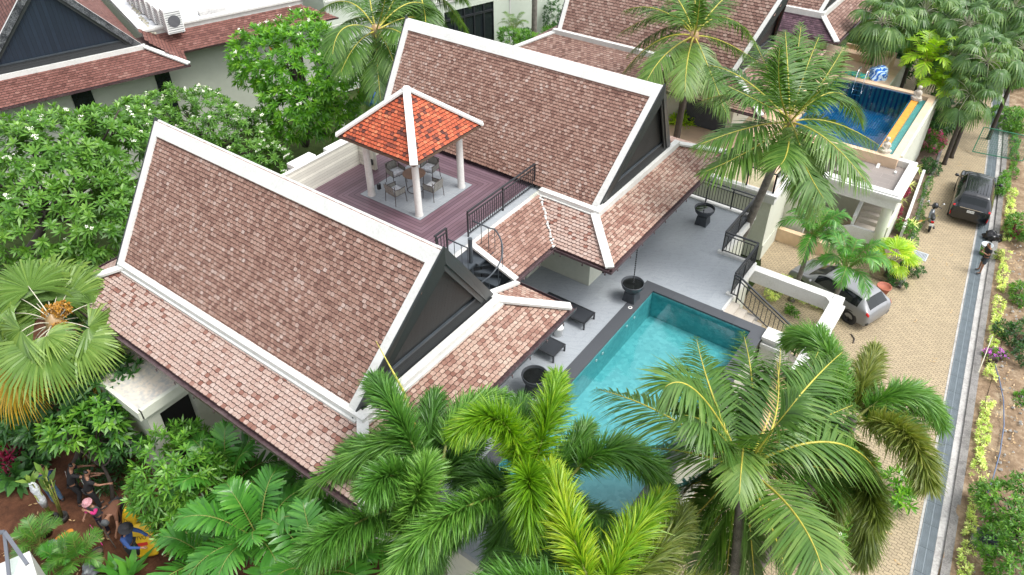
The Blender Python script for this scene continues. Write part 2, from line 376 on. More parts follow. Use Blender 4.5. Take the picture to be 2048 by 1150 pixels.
# ------------------------------------------------------------------ roofs
def tiles(mb, p, tw, th, lift=.02, seed=1):
    """small overlapping fish-scale tiles on the plane polygon p (p0->p1 is the eave)"""
    p = np.asarray(p, float); O = p[0]; U = p[1]-p[0]; U /= np.linalg.norm(U)
    N = np.cross(U, p[2]-p[0]); N /= np.linalg.norm(N)
    if N[2] < 0: N = -N
    V = np.cross(N, U)
    if V[2] < 0: V = -V
    q = np.array([((a-O)@U, (a-O)@V) for a in p])
    r = np.random.default_rng(seed)
    us, vs = [], []
    for k, v in enumerate(np.arange(q[:, 1].min()+th*.45, q[:, 1].max(), th)):
        u = np.arange(q[:, 0].min()-tw, q[:, 0].max()+tw, tw)+(tw/2 if k % 2 else 0)
        us.append(u); vs.append(np.full(len(u), v))
    u = np.concatenate(us); v = np.concatenate(vs)
    ok = np.ones(len(u), bool); n = len(q); ar = 0
    for i in range(n): ar += q[i][0]*q[(i+1) % n][1]-q[(i+1) % n][0]*q[i][1]
    sg = 1 if ar > 0 else -1
    for i in range(n):
        a, b = q[i], q[(i+1) % n]; e = b-a; L = np.linalg.norm(e)
        ok &= sg*(e[0]*(v-a[1])-e[1]*(u-a[0]))/L > .01
    u = u[ok]; v = v[ok]; m = len(u); w = tw*.47; h = th
    tp = np.array([(-w, .62*h, .0), (w, .62*h, .0), (w, -.27*h, .014), (.30*tw, -.40*h, .016), (-.30*tw, -.40*h, .016), (-w, -.27*h, .014),
                   (w, -.41*h, .014), (.30*tw, -.55*h, .016), (-.30*tw, -.55*h, .016), (-w, -.41*h, .014)])
    loc = np.stack([u, v], 1)+r.normal(0, tw*.02, (m, 2)); dz = lift+r.normal(0, .0015, m)
    rot = r.normal(0, .025, m)
    X = tp[None, :, 0]*np.cos(rot)[:, None]-tp[None, :, 1]*np.sin(rot)[:, None]+loc[:, 0:1]
    Y = tp[None, :, 0]*np.sin(rot)[:, None]+tp[None, :, 1]*np.cos(rot)[:, None]+loc[:, 1:2]
    Z = tp[None, :, 2]+dz[:, None]
    P3 = O+X[..., None]*U+Y[..., None]*V+Z[..., None]*N
    F = []; base = np.arange(m)*10
    flip = np.cross(U, V)@N > 0
    fa = [(5, 4, 3, 2, 1, 0), (3, 2, 6, 7), (4, 3, 7, 8), (5, 4, 8, 9)]
    if flip: fa = [(0, 5, 4, 3, 2, 1), (6, 2, 3, 7), (7, 3, 4, 8), (8, 4, 5, 9)]
    for b in base.tolist():
        for f in fa: F.append([b+i for i in f])
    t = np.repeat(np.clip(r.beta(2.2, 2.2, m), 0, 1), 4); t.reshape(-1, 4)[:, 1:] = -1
    mb.add(P3.reshape(-1, 3), F, t)
def up_normal(p):
    p = np.asarray(p, float); N = np.cross(p[1]-p[0], p[2]-p[0]); N /= np.linalg.norm(N); return N if N[2] > 0 else -N
def roof_plane(name, pts, mat, root, tw=.135, th=.125, seed=1, build=W, thick=.10):
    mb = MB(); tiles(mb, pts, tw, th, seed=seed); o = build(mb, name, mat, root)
    s = MB(); s.prism(pts, -up_normal(pts)*thick); build(s, 'roof_deck_board', underlay, o)
    return o
def cap(mb, a, b, N, wd, ht=.07, t=.5, lift=.0):
    """flat cap board from a to b lying on a surface whose normal is N"""
    a = np.array(a, float); b = np.array(b, float); N = np.array(N, float)/np.linalg.norm(N)
    d = b-a; d /= np.linalg.norm(d); s = np.cross(d, N); s /= np.linalg.norm(s); N = np.cross(s, d); N = N if N[2] > 0 else -N
    mb.prism([a-s*wd/2+N*lift, a+s*wd/2+N*lift, b+s*wd/2+N*lift, b-s*wd/2+N*lift], N*ht, t)
def gutter(name, a, b, root, build=W, out=None, brackets=True):
    a = np.array(a, float); b = np.array(b, float); d = b-a; L = np.linalg.norm(d); d /= L
    o = np.cross(d, (0, 0, 1)) if out is None else np.array(out, float)
    mb = MB(); up = np.array([0, 0, 1.])
    mb.prism([a, b, b+o*.14, a+o*.14], up*.012, .4)
    mb.prism([a+o*.14, b+o*.14, b+o*.155, a+o*.155], up*.10, .5)
    mb.prism([a-o*.012, b-o*.012, b, a], up*.08, .5)
    if brackets:
        for k in np.arange(.4, L-.2, .9):
            q = a+d*k; mb.prism([q+o*.155, q+d*.05+o*.155, q+d*.05+o*.18-up*.03, q+o*.18-up*.03], -up*.07, .2)
    return build(mb, name, gutter_m, root)
def main_gable(root, x0r, x1r, x0b, x1b, yr, zr, wb, zb, tmat, tw=.135, th=.125, seed=1, build=W, wcap=.44, wrake=.27,
               sides='SN', bargem=None, boards=None, ends='EW', peel=None, trim=None, louvre=True):
    bargem = bargem or barge; boards = boards or gable_v; trim = trim or white
    for s in (-1, 1):
        nm = 'S' if s < 0 else 'N'
        pts = [(x0b, yr+s*wb, zb), (x1b, yr+s*wb, zb), (x1r, yr, zr), (x0r, yr, zr)]
        if s > 0: pts = [pts[1], pts[0], pts[3], pts[2]]
        if nm in sides: o = roof_plane('main_roof', pts, tmat, root, tw, th, seed+s, build)
        else:
            m_ = MB(); m_.prism(pts, -up_normal(pts)*.1); build(m_, 'main_roof', tmat, root)
    N = {s: up_normal([(x0b, yr+s*wb, zb), (x1b, yr+s*wb, zb), (x1r, yr, zr)]) for s in (-1, 1)}
    mb = MB()
    for s in (-1, 1):
        n = N[s]*.055; sl = np.array([0, s*wb, zb-zr]); sl /= np.linalg.norm(sl)
        A, B = np.array([x0r, yr, zr]), np.array([x1r, yr, zr]); C0, C1 = np.array([x0b, yr+s*wb, zb]), np.array([x1b, yr+s*wb, zb])
        ux = np.array([1., 0, 0])
        A2, B2 = A+ux*wrake, B-ux*wrake
        mb.prism([A2+n*.2, B2+n*.2, B2+sl*wcap+n*.2, A2+sl*wcap+n*.2], n*1.3)
        mb.prism([A+n*.2, A2+n*.2, C0+ux*wrake+n*.2, C0+n*.2], n*1.4)
        mb.prism([B2+n*.2, B+n*.2, C1+n*.2, C1-ux*wrake+n*.2], n*1.4)
    build(mb, 'ridge_trim', trim, root)
    for e, (xr, xb, sg) in {'E': (x1r, x1b, 1), 'W': (x0r, x0b, -1)}.items():
        if e not in ends: continue
        A = np.array([xr, yr, zr])
        for s in (-1, 1):
            Bp = np.array([xb, yr+s*wb, zb]); sl = Bp-A; Ls = np.linalg.norm(sl); sl /= Ls
            inn = np.cross(sl, (1, 0, 0)); inn = inn if inn[2] < 0 else -inn; inn /= np.linalg.norm(inn)
            dz = wb/(zr-zb)   # mitre at the apex
            def board(d0, d1, off, thk, t):
                # strip between depths d0..d1 below the rake edge
                ap0 = A+np.array([0, 0, -d0/abs(inn[2])*1.0]); ap1 = A+np.array([0, 0, -d1/abs(inn[2])*1.0])
                b0 = Bp+inn*d0+sl*.05; b1 = Bp+inn*d1+sl*.05
                q = MB(); ox = np.array([sg*off, 0, 0])
                q.prism([ap0+ox, b0+ox, b1+ox, ap1+ox], (sg*thk, 0, 0), t); return q
            m_ = board(-.10, .22, .004, .05, .5); build(m_, 'barge_board', bargem, root)
            m_ = board(.22, .37, -.05, .05, .5); build(m_, 'barge_board', barge, root)
        # gable wall just behind the boards, ledge and louvred foot
        zl = zb+.60; X = lambda z: xb+(xr-xb)*(z-zb)/(zr-zb)-sg*.09
        fy = lambda z: wb*(zr-z)/(zr-zb)*.96
        m_ = MB(); m_.prism([(X(zl), yr-fy(zl), zl), (X(zl), yr+fy(zl), zl), (X(zr-.3), yr+.04, zr-.3), (X(zr-.3), yr-.04, zr-.3)], (-sg*.03, 0, 0)); build(m_, 'gable_wall', boards, root)
        m_ = MB(); m_.box((X(zl)-sg*.02, yr-fy(zl)*.93, zl-.04), (X(zl)+sg*.07, yr+fy(zl)*.93, zl+.03)); build(m_, 'gable_ledge', stairmetal, root)
        xo = xb+sg*.13; m_ = MB()
        m_.prism([(X(zl)+sg*.01, yr-fy(zl)*.97, zl-.045), (X(zl)+sg*.01, yr+fy(zl)*.97, zl-.045), (xo, yr+wb*.98, zb+.10), (xo, yr-wb*.98, zb+.10)], (-sg*.04, 0, -.02)); build(m_, 'gable_louvre', gable_h, root)

# ------------------------------------------------------------------ the villa
villa = empty('villa', (-16, 17, 1.8), 0, 'two-winged white villa with brown tiled steep roofs, dark gables and a roof deck between them', 'house')
G = 7.0; ZB = 7.62; T = 4.5
# south wing
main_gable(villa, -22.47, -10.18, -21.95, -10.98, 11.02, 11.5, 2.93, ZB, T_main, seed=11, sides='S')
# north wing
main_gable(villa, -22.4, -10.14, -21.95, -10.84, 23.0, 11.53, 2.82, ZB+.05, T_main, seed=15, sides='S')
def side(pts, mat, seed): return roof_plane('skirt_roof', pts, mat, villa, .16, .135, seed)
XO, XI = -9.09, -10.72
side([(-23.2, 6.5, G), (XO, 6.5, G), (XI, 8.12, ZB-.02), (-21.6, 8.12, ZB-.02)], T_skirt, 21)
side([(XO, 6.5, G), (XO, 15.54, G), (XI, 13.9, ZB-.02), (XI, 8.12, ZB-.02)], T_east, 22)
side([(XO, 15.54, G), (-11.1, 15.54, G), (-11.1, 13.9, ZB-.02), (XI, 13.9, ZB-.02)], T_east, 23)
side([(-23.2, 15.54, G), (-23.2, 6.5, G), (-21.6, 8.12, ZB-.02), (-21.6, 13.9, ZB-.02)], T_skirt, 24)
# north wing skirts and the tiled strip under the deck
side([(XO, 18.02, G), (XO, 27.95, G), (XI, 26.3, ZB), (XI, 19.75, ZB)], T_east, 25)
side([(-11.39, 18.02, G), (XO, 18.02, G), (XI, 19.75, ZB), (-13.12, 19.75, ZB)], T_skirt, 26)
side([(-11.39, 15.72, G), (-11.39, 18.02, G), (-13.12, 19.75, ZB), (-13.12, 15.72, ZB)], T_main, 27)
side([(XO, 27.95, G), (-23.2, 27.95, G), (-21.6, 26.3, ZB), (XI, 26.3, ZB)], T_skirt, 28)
# white trim: band under the upper roofs, hips, valley end caps
mb = MB()
def band(x0, x1, y0, y1, z, wd=.24, h=.26):
    mb.box((x0, y0-wd, z-.08), (x1, y0, z+h-.08)); mb.box((x0, y1, z-.08), (x1, y1+wd, z+h-.08))
    mb.box((x1, y0-wd, z-.08), (x1+wd, y1+wd, z+h-.08)); mb.box((x0-wd, y0-wd, z-.08), (x0, y1+wd, z+h-.08))
    mb.box((x0, y0-wd-.07, z-.13), (x1, y0-wd-.003, z+.02)); mb.box((x1+wd+.003, y0-wd, z-.13), (x1+wd+.07, y1+wd, z+.02))
band(-21.6, XI-.1, 8.24, 13.78, ZB); mb.box((-13.2, 19.74, ZB-.05), (XI-.1, 19.98, ZB+.21)); mb.box((XI-.1, 19.74, ZB-.05), (XI+.14, 26.34, ZB+.21)); mb.box((-13.2, 19.67, ZB-.10), (XI-.1, 19.737, ZB+.05))
W(mb, 'roof_band', white, villa)
def hip(a, b, wd=.30, name='hip_cap', root=villa, build=W, trim=white, ht=.08):
    m_ = MB(); cap(m_, a, b, (0, 0, 1), wd, ht, lift=.02); return build(m_, name, trim, root)
hip((XO, 6.5, G+.03), (XI, 8.12, ZB+.03)); hip((XO, 15.54, G+.03), (XI, 13.9, ZB+.03)); hip((XO, 18.02, G+.03), (XI-.05, 19.75, ZB+.03))
hip((XO, 27.95, G+.03), (XI, 26.3, ZB+.03)); hip((-23.2, 6.5, G+.03), (-21.6, 8.12, ZB+.03)); hip((-11.16, 15.54, G+.02), (-11.16, 13.9, ZB), .2)
hip((-11.3, 15.66, G+.02), (-13.2, 15.66, ZB+.06), .22)
m_ = MB(); r_ = np.random.default_rng(3)
for k in range(26):
    s_ = k/25; x = -11.39-1.73*s_+r_.normal(0, .02); y = 18.02+1.73*s_+r_.normal(0, .02); z = G+.62*s_+.05
    q_ = .035+.03*r_.random(); m_.lathe([(0, q_*.6), (q_*.8, q_*.3), (q_, -.02)], (x, y, z), 7)
W(m_, 'valley_mortar', white, villa)
gutter('gutter', (-23.3, 6.5, G-.08), (XO+.14, 6.5, G-.08), villa, out=(0, -1, 0))
gutter('gutter', (XO, 6.36, G-.08), (XO, 15.68, G-.08), villa, out=(1, 0, 0))
gutter('gutter', (XO, 15.54, G-.08), (-11.2, 15.54, G-.08), villa, out=(0, 1, 0), brackets=False)
gutter('gutter', (XO, 17.88, G-.08), (XO, 28.0, G-.08), villa, out=(1, 0, 0))
gutter('gutter', (-11.39, 18.02, G-.08), (XO+.14, 18.02, G-.08), villa, out=(0, -1, 0))
gutter('gutter', (-11.39, 15.6, G-.08), (-11.39, 18.0, G-.08), villa, out=(1, 0, 0))
gutter('gutter', (-23.2, 6.4, G-.08), (-23.2, 15.6, G-.08), villa, out=(-1, 0, 0))
# soffits (dark timber underside)
m_ = MB()
m_.box((-23.1, 6.55, G-.16), (XO-.02, 8.1, G-.10)); m_.box((-10.8, 8.1, G-.16), (XO-.02, 15.5, G-.10)); m_.box((-10.8, 18.1, G-.16), (XO-.02, 27.9, G-.10)); m_.box((-13, 18.1, G-.16), (-10.8, 19.5, G-.10))
W(m_, 'soffit', plain('soffit_brown', (.10, .07, .06), .7), villa)
# walls
m_ = MB()
m_.box((-22, 8.05, 1.2), (-10.7, 13.9, ZB-.15)); W(m_, 'wall', cream, villa)
m_ = MB(); m_.box((-22, 19.56, 1.2), (-10.69, 26.2, ZB-.15)); W(m_, 'wall', cream, villa)
m_ = MB(); m_.box((-21.9, 13.9, 1.2), (-13.42, 19.56, 7.25)); m_.box((-13.42, 18.55, 1.2), (-12.88, 19.56, 7.2)); W(m_, 'wall', cream, villa)
m_ = MB(); m_.box((-13.35, 15.75, G-.2), (-12.95, 18.6, 7.25)); W(m_, 'beam', cream, villa)
# downpipe and windows on the garden side
m_ = MB(); m_.tube([(-14.6, 7.97, G-.2), (-14.6, 7.97, 2)], .05); m_.tube([(-14.6, 6.6, G-.12), (-14.6, 7.4, G-.3), (-14.6, 7.97, G-.5)], .04); W(m_, 'downpipe', gutter_m, villa)
glass_dark = plain('dark_glass', (.012, .016, .02), .06, 0, .1, spec=.8)
def sliding_door(x0, x1, y, z0, z1, nrm, axis='y', n=3, root=villa):
    m_ = MB()
    if axis == 'y': m_.box((x0, y-.04, z0), (x1, y+.04, z1))
    else: m_.box((y-.04, x0, z0), (y+.04, x1, z1))
    g = W(m_, 'window', glass_dark, root); m_ = MB(); d = .06
    for k in range(n+1):
        u = x0+(x1-x0)*k/n
        if axis == 'y': m_.box((u-.035, y-d, z0), (u+.035, y+d, z1))
        else: m_.box((y-d, u-.035, z0), (y+d, u+.035, z1))
    for z in (z0, z1):
        if axis == 'y': m_.box((x0-.035, y-d-.003, z-.04), (x1+.035, y+d+.003, z+.04))
        else: m_.box((y-d-.003, x0-.035, z-.04), (y+d+.003, x1+.035, z+.04))
    W(m_, 'window_frame', blackmetal, g); return g
sliding_door(9.0, 13.0, -10.69, T, T+2.2, 1, 'x', 4); sliding_door(20.6, 25.4, -10.68, T, T+2.2, 1, 'x', 4); sliding_door(15.5, 18.3, -13.41, T, T+2.3, 1, 'x', 3)
sliding_door(-13.2, -12.2, 8.04, 3.2, 5.6, 1, 'y', 2)
# roof deck
deck_m = NT('purple_decking'); deck_m.setp(.5)
def concentric():
    """boards laid in squares round the tiled pad"""
    m = deck_m; tc = m.n('TexCoord'); sx = m.n('SeparateXYZ'); m.l(tc.outputs['Object'], sx.inputs[0])
    def ab(sock, c, hw):
        a = m.n('Math', operation='SUBTRACT'); m.l(sock, a.inputs[0]); a.inputs[1].default_value = c
        b = m.n('Math', operation='ABSOLUTE'); m.l(a.outputs[0], b.inputs[0])
        d = m.n('Math', operation='SUBTRACT'); m.l(b.outputs[0], d.inputs[0]); d.inputs[1].default_value = hw; return d.outputs[0]
    mx = m.n('Math', operation='MAXIMUM'); m.l(ab(sx.outputs[0], -17.3, 1.52), mx.inputs[0]); m.l(ab(sx.outputs[1], 17.485, 1.505), mx.inputs[1])
    dv = m.n('Math', operation='DIVIDE'); m.l(mx.outputs[0], dv.inputs[0]); dv.inputs[1].default_value = .155
    fr = m.n('Math', operation='FRACT'); m.l(dv.outputs[0], fr.inputs[0])
    lt = m.n('Math', operation='LESS_THAN'); m.l(fr.outputs[0], lt.inputs[0]); lt.inputs[1].default_value = .11
    fl = m.n('Math', operation='FLOOR'); m.l(dv.outputs[0], fl.inputs[0]); wn = m.n('TexWhiteNoise', noise_dimensions='1D'); m.l(fl.outputs[0], wn.inputs['W'])
    c = m.ramp(wn.outputs[0], [(0, srgb(92, 72, 82)), (1, srgb(112, 90, 100))])
    c = m.mix(m.ramp(m.noise(1.5, 7), [(.35, (0, 0, 0)), (.7, (.5,)*3)]), c, srgb(90, 66, 70))
    c = m.mix(lt.outputs[0], c, (.02, .012, .014)); m.l(c, m.b.inputs['Base Color']); m.bump(m.noise(50, 3), .1, .003)
concentric(); deck_m = deck_m.m
m_ = MB(); m_.box((-20.5, 13.6, 7.30), (-13.95, 20.42, 7.497))
dk = W(m_, 'roof_deck', deck_m, villa)
dk.location = (0, 0, 0); villa_inv = -villa.location
dk.location = villa_inv
m_ = MB(); m_.box((-18.82, 15.98, 7.44), (-15.78, 18.99, 7.503)); pad = W(m_, 'tiled_pad', brickmat('pad_tile', (srgb(146, 152, 156), srgb(138, 144, 149)), srgb(176, 180, 182), .6, .6, .004, 0, .4, vein=True, blotch=.1, bmp=.1), villa)
m_ = MB(); m_.box((-13.95, 14.1, 7.25), (-13.5, 20.3, 7.5)); W(m_, 'deck_ledge', brickmat('ledge_tile', (srgb(160, 166, 170), srgb(152, 158, 162)), srgb(185, 188, 190), .6, .9, .004, radians(90), .45), villa)
m_ = MB(); m_.box((-13.5, 14.1, 7.2), (-13.34, 20.3, 7.46)); m_.box((-13.34, 15.75, 7.32), (-13.22, 20.2, 7.44)); m_.box((-13.42, 14.1, 6.6), (-13.36, 16, 7.2)); W(m_, 'deck_fascia', white, villa)
m_ = MB(); m_.box((-20.62, 13.6, 7.3), (-20.5, 17.78, 8.66)); m_.box((-20.5, 17.64, 7.48), (-20.28, 17.78, 8.66)); pw = W(m_, 'parapet_wall', plankmat('parapet_boards', (.66, .66, .58), .13, 2, .6, .05), villa)
m_ = MB(); m_.box((-20.64, 13.6, 8.66), (-20.48, 17.80, 8.69)); W(m_, 'parapet_coping', white, pw)
m_ = MB(); m_.box((-19.93, 17.60, 7.4), (-19.62, 17.74, 8.75)); W(m_, 'pier', cream, villa)
m_ = MB(); m_.box((-20.62, 18.45, 7.3), (-20.45, 20.4, 7.85)); W(m_, 'parapet_wall', cream, villa)
for x, y in ((-19.72, 17.58), (-18.18, 16.45)):
    m_ = MB(); m_.box((x-.05, y-.12, 7.75), (x+.05, y, 7.98)); W(m_, 'wall_lamp', blackmetal, villa)
# deck equipment ledge behind the parapet wall
m_ = MB(); m_.box((-22.3, 13.8, 6.9), (-20.62, 19.4, 7.2)); W(m_, 'service_ledge', plain('ledge_beige', srgb(150, 130, 100), .9, 0, .3, 3), villa)
acw = plain('ac_white', (.72, .72, .70), .45, 0, .05)
grille = plain('ac_grille', (.10, .10, .11), .6)
def ac_unit(loc, L, D, H, lab, rz=0, grp=None):
    r = empty('air_conditioner', loc, rz, lab, 'air conditioner', grp)
    m_ = MB(); m_.box((-D/2, -L/2, .06), (D/2, L/2, H)); bevel(m_.build('casing', acw, r), .02)
    m_ = MB()
    for k in range(10): m_.box((D/2+.003, -L/2+.05, .12+k*(H-.2)/10), (D/2+.012, L/2-.05, .15+k*(H-.2)/10))
    for k in range(8): m_.box((-D/2+.04, -L/2-.012, .12+k*(H-.2)/8), (D/2-.04, -L/2-.003, .16+k*(H-.2)/8))
    m_.build('grille', grille, r)
    m_ = MB(); m_.box((-D/2, -L/2+.1, 0), (D/2, -L/2+.16, .058)); m_.box((-D/2, L/2-.16, 0), (D/2, L/2-.1, .058)); m_.build('feet', blackmetal, r)
    m_ = MB(); m_.lathe([(.0, .012), (min(H, L)*.36, .012), (min(H, L)*.36, .0)], (0, 0, 0), 20, axis='x'); f = m_.build('fan', grille, r, loc=(D/2+.003, 0, H*.52))
    return r
ac_unit((-21.22, 15.4, 7.2), 1.1, .42, 1.3, 'white air conditioner box right behind the parapet wall, nearest the ridge')
ac_unit((-21.0, 16.95, 7.2), .95, .40, 1.3, 'white air conditioner box behind the parapet wall, beside the gazebo roof corner')

# annex with flat roof on the garden side
annex = empty('annex', (-20.5, 6.8, 1.8), 0, 'low cream annex with stained flat concrete roof and dark doorway under the gutter', 'building')
flat_roof = stained('stained_flat_roof', (.40, .40, .38), (.62, .55, .45), .9, .8, .9)
m_ = MB(); m_.box((-22.0, 5.66, 1.2), (-17.72, 6.05, 5.5)); m_.box((-22.0, 7.15, 1.2), (-17.72, 8.02, 5.5)); m_.box((-22.0, 6.05, 1.2), (-19.2, 7.15, 5.5)); m_.box((-19.2, 6.05, 5.1), (-17.72, 7.15, 5.5)); W(m_, 'wall', cream, annex)
m_ = MB(); m_.box((-22.1, 5.55, 5.5), (-17.66, 8.03, 5.72)); W(m_, 'roof', flat_roof, annex)
m_ = MB(); m_.box((-17.66, 5.5, 5.46), (-17.52, 8.03, 5.80)); m_.box((-22.1, 5.42, 5.46), (-17.52, 5.54, 5.80)); W(m_, 'roof_edge', cream, annex)
m_ = MB(); m_.box((-18.1, 6.06, 1.4), (-18.0, 7.14, 5.09)); W(m_, 'door', plain('door_black', (.008, .008, .009), .7), annex)
# ------------------------------------------------------------------ terrace, pool
PX0, PX1, PY1, PY0 = -8.58, -4.70, 20.75, 10.6
terrace = empty('pool_terrace', (-8, 18, 0), 0, 'raised grey tiled terrace of the villa with white edge, around the turquoise pool', 'terrace')
m_ = MB(); z0, z1 = 4.25, T
m_.box((-13.4, 8.2, z0), (-9.03, 27.62, z1)); m_.box((-9.03, 21.17, z0), (-7.42, 27.62, z1)); m_.box((-7.42, 21.17, z0), (-6.02, 24.5, z1)); m_.box((-9.03, 8.2, z0), (-4.3, 10.18, z1))
fl_ = W(m_, 'floor', floor_tile, terrace)
m_ = MB(); m_.box((-13.3, 8.22, 0), (-9.0, 27.6, 4.25)); m_.box((-9.0, 24.45, 0), (-7.5, 27.6, 4.25)); m_.box((-9.0, 21.2, 0), (-6.1, 24.45, 4.25)); m_.box((-9, 8.22, 0), (-4.35, 10.1, 4.25)); m_.box((-4.62, 10.1, 0), (-4.35, 21.1, 4.20)); m_.box((-9, 20.9, 0), (-4.35, 21.19, 4.2)); W(m_, 'wall', cream, terrace)
m_ = MB()
m_.box((-10.7, 27.62, 4.36), (-7.28, 27.92, 4.56)); m_.box((-7.42, 24.5, 4.36), (-7.28, 27.62, 4.56)); m_.box((-7.60, 24.36, 4.36), (-5.95, 24.5, 4.56)) if False else None
m_.box((-7.42, 24.42, 4.3), (-7.26, 27.62, 4.62)); m_.box((-7.57, 24.40, 4.5), (-7.42, 24.56, 4.62)); m_.box((-7.26, 24.42, 4.3), (-5.98, 24.56, 4.62)); m_.box((-6.14, 22.26, 4.3), (-5.96, 24.42, 4.62)); m_.box((-5.96, 22.10, 4.44), (-6.24, 22.26, 4.6)); m_.box((-6.02, 21.2, 4.3), (-5.95, 22.1, 4.53))
W(m_, 'terrace_edge', white, terrace)
# steps down to the drive
m_ = MB()
for k in range(12): m_.box((-5.95+.31*k, 21.22, 0), (-5.95+.31*(k+1)+.02, 22.12, 4.35-.165*k)) if 4.35-.165*k > .1 else None
W(m_, 'steps', granite, terrace)
m_ = MB(); m_.box((-4.25, 20.62, 2.2), (-3.66, 21.17, 4.5)); W(m_, 'pillar', white, terrace)
m_ = MB(); m_.box((-4.27, 20.56, 4.5), (-3.60, 21.20, 4.62)); m_.box((-4.25, 20.5, 4.2), (-3.5, 20.56, 4.36)); W(m_, 'pillar_cap', white, terrace)
pool = empty('swimming_pool', (-6.6, 16, 3.2), 0, 'turquoise tiled swimming pool with dark stone coping on the grey terrace', 'swimming pool')
def pooltile(name, c1, c2):
    m = NT(name); m.setp(.5)
    br = m.n('TexVoronoi'); br.inputs['Scale'].default_value = 7.5; m.l(m.coords(), br.inputs['Vector'])
    sx = m.n('SeparateColor'); m.l(br.outputs['Color'], sx.inputs[0])
    c = m.ramp(sx.outputs[0], [(0, c1), (1, c2)]); c = m.mix(m.ramp(m.noise(.8, 5), [(.3, (0, 0, 0)), (.7, (.4,)*3)]), c, tuple(x*.75 for x in c1))
    m.l(c, m.b.inputs['Base Color']); return m.m
ptile = pooltile('pool_tile', (.11, .40, .43), (.18, .52, .54))
m_ = MB(); zf = 3.25
m_.box((PX0, PY0, zf-.1), (PX1, PY1, zf)); m_.box((PX0-.12, PY0, zf-.1), (PX0, PY1, 4.44)); m_.box((PX1, PY0, zf-.1), (PX1+.12, PY1, 4.44)); m_.box((PX0, PY1, zf-.1), (PX1, PY1+.12, 4.44)); m_.box((PX0, PY0-.12, zf-.1), (PX1, PY0, 4.44))
W(m_, 'basin', ptile, pool)
m_ = MB(); ch = (4.44, 4.515)
m_.box((-9.03, PY0-.42, ch[0]), (PX0+.02, 21.17, ch[1])); m_.box((PX0+.02, PY1-.02, ch[0]), (-4.27, 21.17, ch[1])); m_.box((PX1-.02, PY0-.42, ch[0]), (-4.27, PY1-.02, ch[1])); m_.box((PX0+.02, PY0-.42, ch[0]), (PX1-.02, PY0+.02, ch[1])); W(m_, 'coping', coping_m, pool)
for y in (19.34, 18.77, 17.04, 16.61):
    m_ = MB(); m_.lathe([(0, .02), (.05, .02), (.06, .0)], (0, 0, 0), 14, axis='x'); o = m_.build('pool_lamp', acw, pool); o.location = Vector((PX0+.01, y, 4.15))-pool.location
m_ = MB(); m_.lathe([(.045, .006), (.075, .006), (.08, 0)], (-8.79, 19.37, 4.515), 20); W(m_, 'skimmer_ring', acw, pool)
m_ = MB()
for k in range(7): m_.box((-5.60+k*.06, 16.45, zf+.004), (-5.57+k*.06, 16.85, zf+.02))
for k in range(5): m_.box((-5.62, 16.45+k*.095, zf+.021), (-5.16, 16.47+k*.095, zf+.026))
W(m_, 'floor_drain', acw, pool)
wm = NT('pool_water'); nt_ = wm.t
tr = wm.n('BsdfTransparent'); tr.inputs[0].default_value = (.78, .97, .98, 1)
gl = wm.n('BsdfGlossy'); gl.inputs['Roughness'].default_value = .02
fr = wm.n('Fresnel'); fr.inputs['IOR'].default_value = 1.6
bp = wm.n('Bump'); bp.inputs['Strength'].default_value = .16; bp.inputs['Distance'].default_value = .02
wm.l(wm.noise(3.0, 4), bp.inputs['Height']); wm.l(bp.outputs[0], gl.inputs['Normal']); wm.l(bp.outputs[0], fr.inputs['Normal'])
mx = wm.n('MixShader'); wm.l(fr.outputs[0], mx.inputs[0]); wm.l(tr.outputs[0], mx.inputs[1]); wm.l(gl.outputs[0], mx.inputs[2]); wm.l(mx.outputs[0], wm.out.inputs['Surface'])
m_ = MB(); m_.add([(PX0, PY0, 4.36), (PX1, PY0, 4.36), (PX1, PY1, 4.36), (PX0, PY1, 4.36)], [(0, 1, 2, 3)]); tag(m_.build('pool_water', wm.m), kind='structure')

# ------------------------------------------------------------------ railings
def rail_run(mb_rail, mb_bal, mb_post, a, b, h=1.0, zlow=.12, posts=(), step=.125, z_off=0):
    a = np.array(a, float); b = np.array(b, float); L = np.linalg.norm(b-a); d = (b-a)/L; up = np.array([0, 0, 1.])
    mb_rail.bar(a+up*h, b+up*h, .07, .045); mb_rail.bar(a+up*(h-.16), b+up*(h-.16), .04, .03); mb_rail.bar(a+up*zlow, b+up*zlow, .04, .03)
    n = max(1, int(L/step))
    for k in range(1, n):
        q = a+d*L*k/n; mb_bal.bar(q+up*(zlow+.015), q+up*(h-.175), .022, .022)
    for u in posts:
        q = a+d*L*u; mb_post.bar(q, q+up*(h-.022), .05, .05)
def railing(label, runs, group=None, loc=None):
    r = empty('railing', loc if loc is not None else runs[0][0], 0, label, 'railing', group)
    A, B, C = MB(), MB(), MB()
    for run in runs: rail_run(A, B, C, run[0], run[1], posts=run[2], h=run[3] if len(run) > 3 else 1.0)
    W(A, 'rail', blackmetal, r); W(B, 'baluster', blackmetal, r); W(C, 'post', blackmetal, r); return r
railing('black metal railing along the edge of the purple roof deck, behind the spiral stair', [((-13.73, 16.2, 7.5), (-13.73, 20.25, 7.5), (0, .5, 1), 1.02)])
railing('very short black metal railing between the south ridge and the top of the spiral stair', [((-13.7, 14.45, 7.5), (-13.7, 15.05, 7.5), (.12, 1), 1.02)])
railing('black metal railing around the north corner of the pool terrace, past the two stone bowls', [((-10.7, 27.74, 4.56), (-7.40, 27.74, 4.56), (0, .35, .7, 1)), ((-7.40, 27.74, 4.56), (-7.40, 24.5, 4.56), (.5,)),
        ((-7.40, 24.5, 4.56), (-6.06, 24.5, 4.56), (0, 1)), ((-6.06, 24.5, 4.56), (-6.06, 22.2, 4.56), (.5, 1)), ((-6.06, 22.1, 4.56), (-5.80, 22.1, 4.56), (1,))])
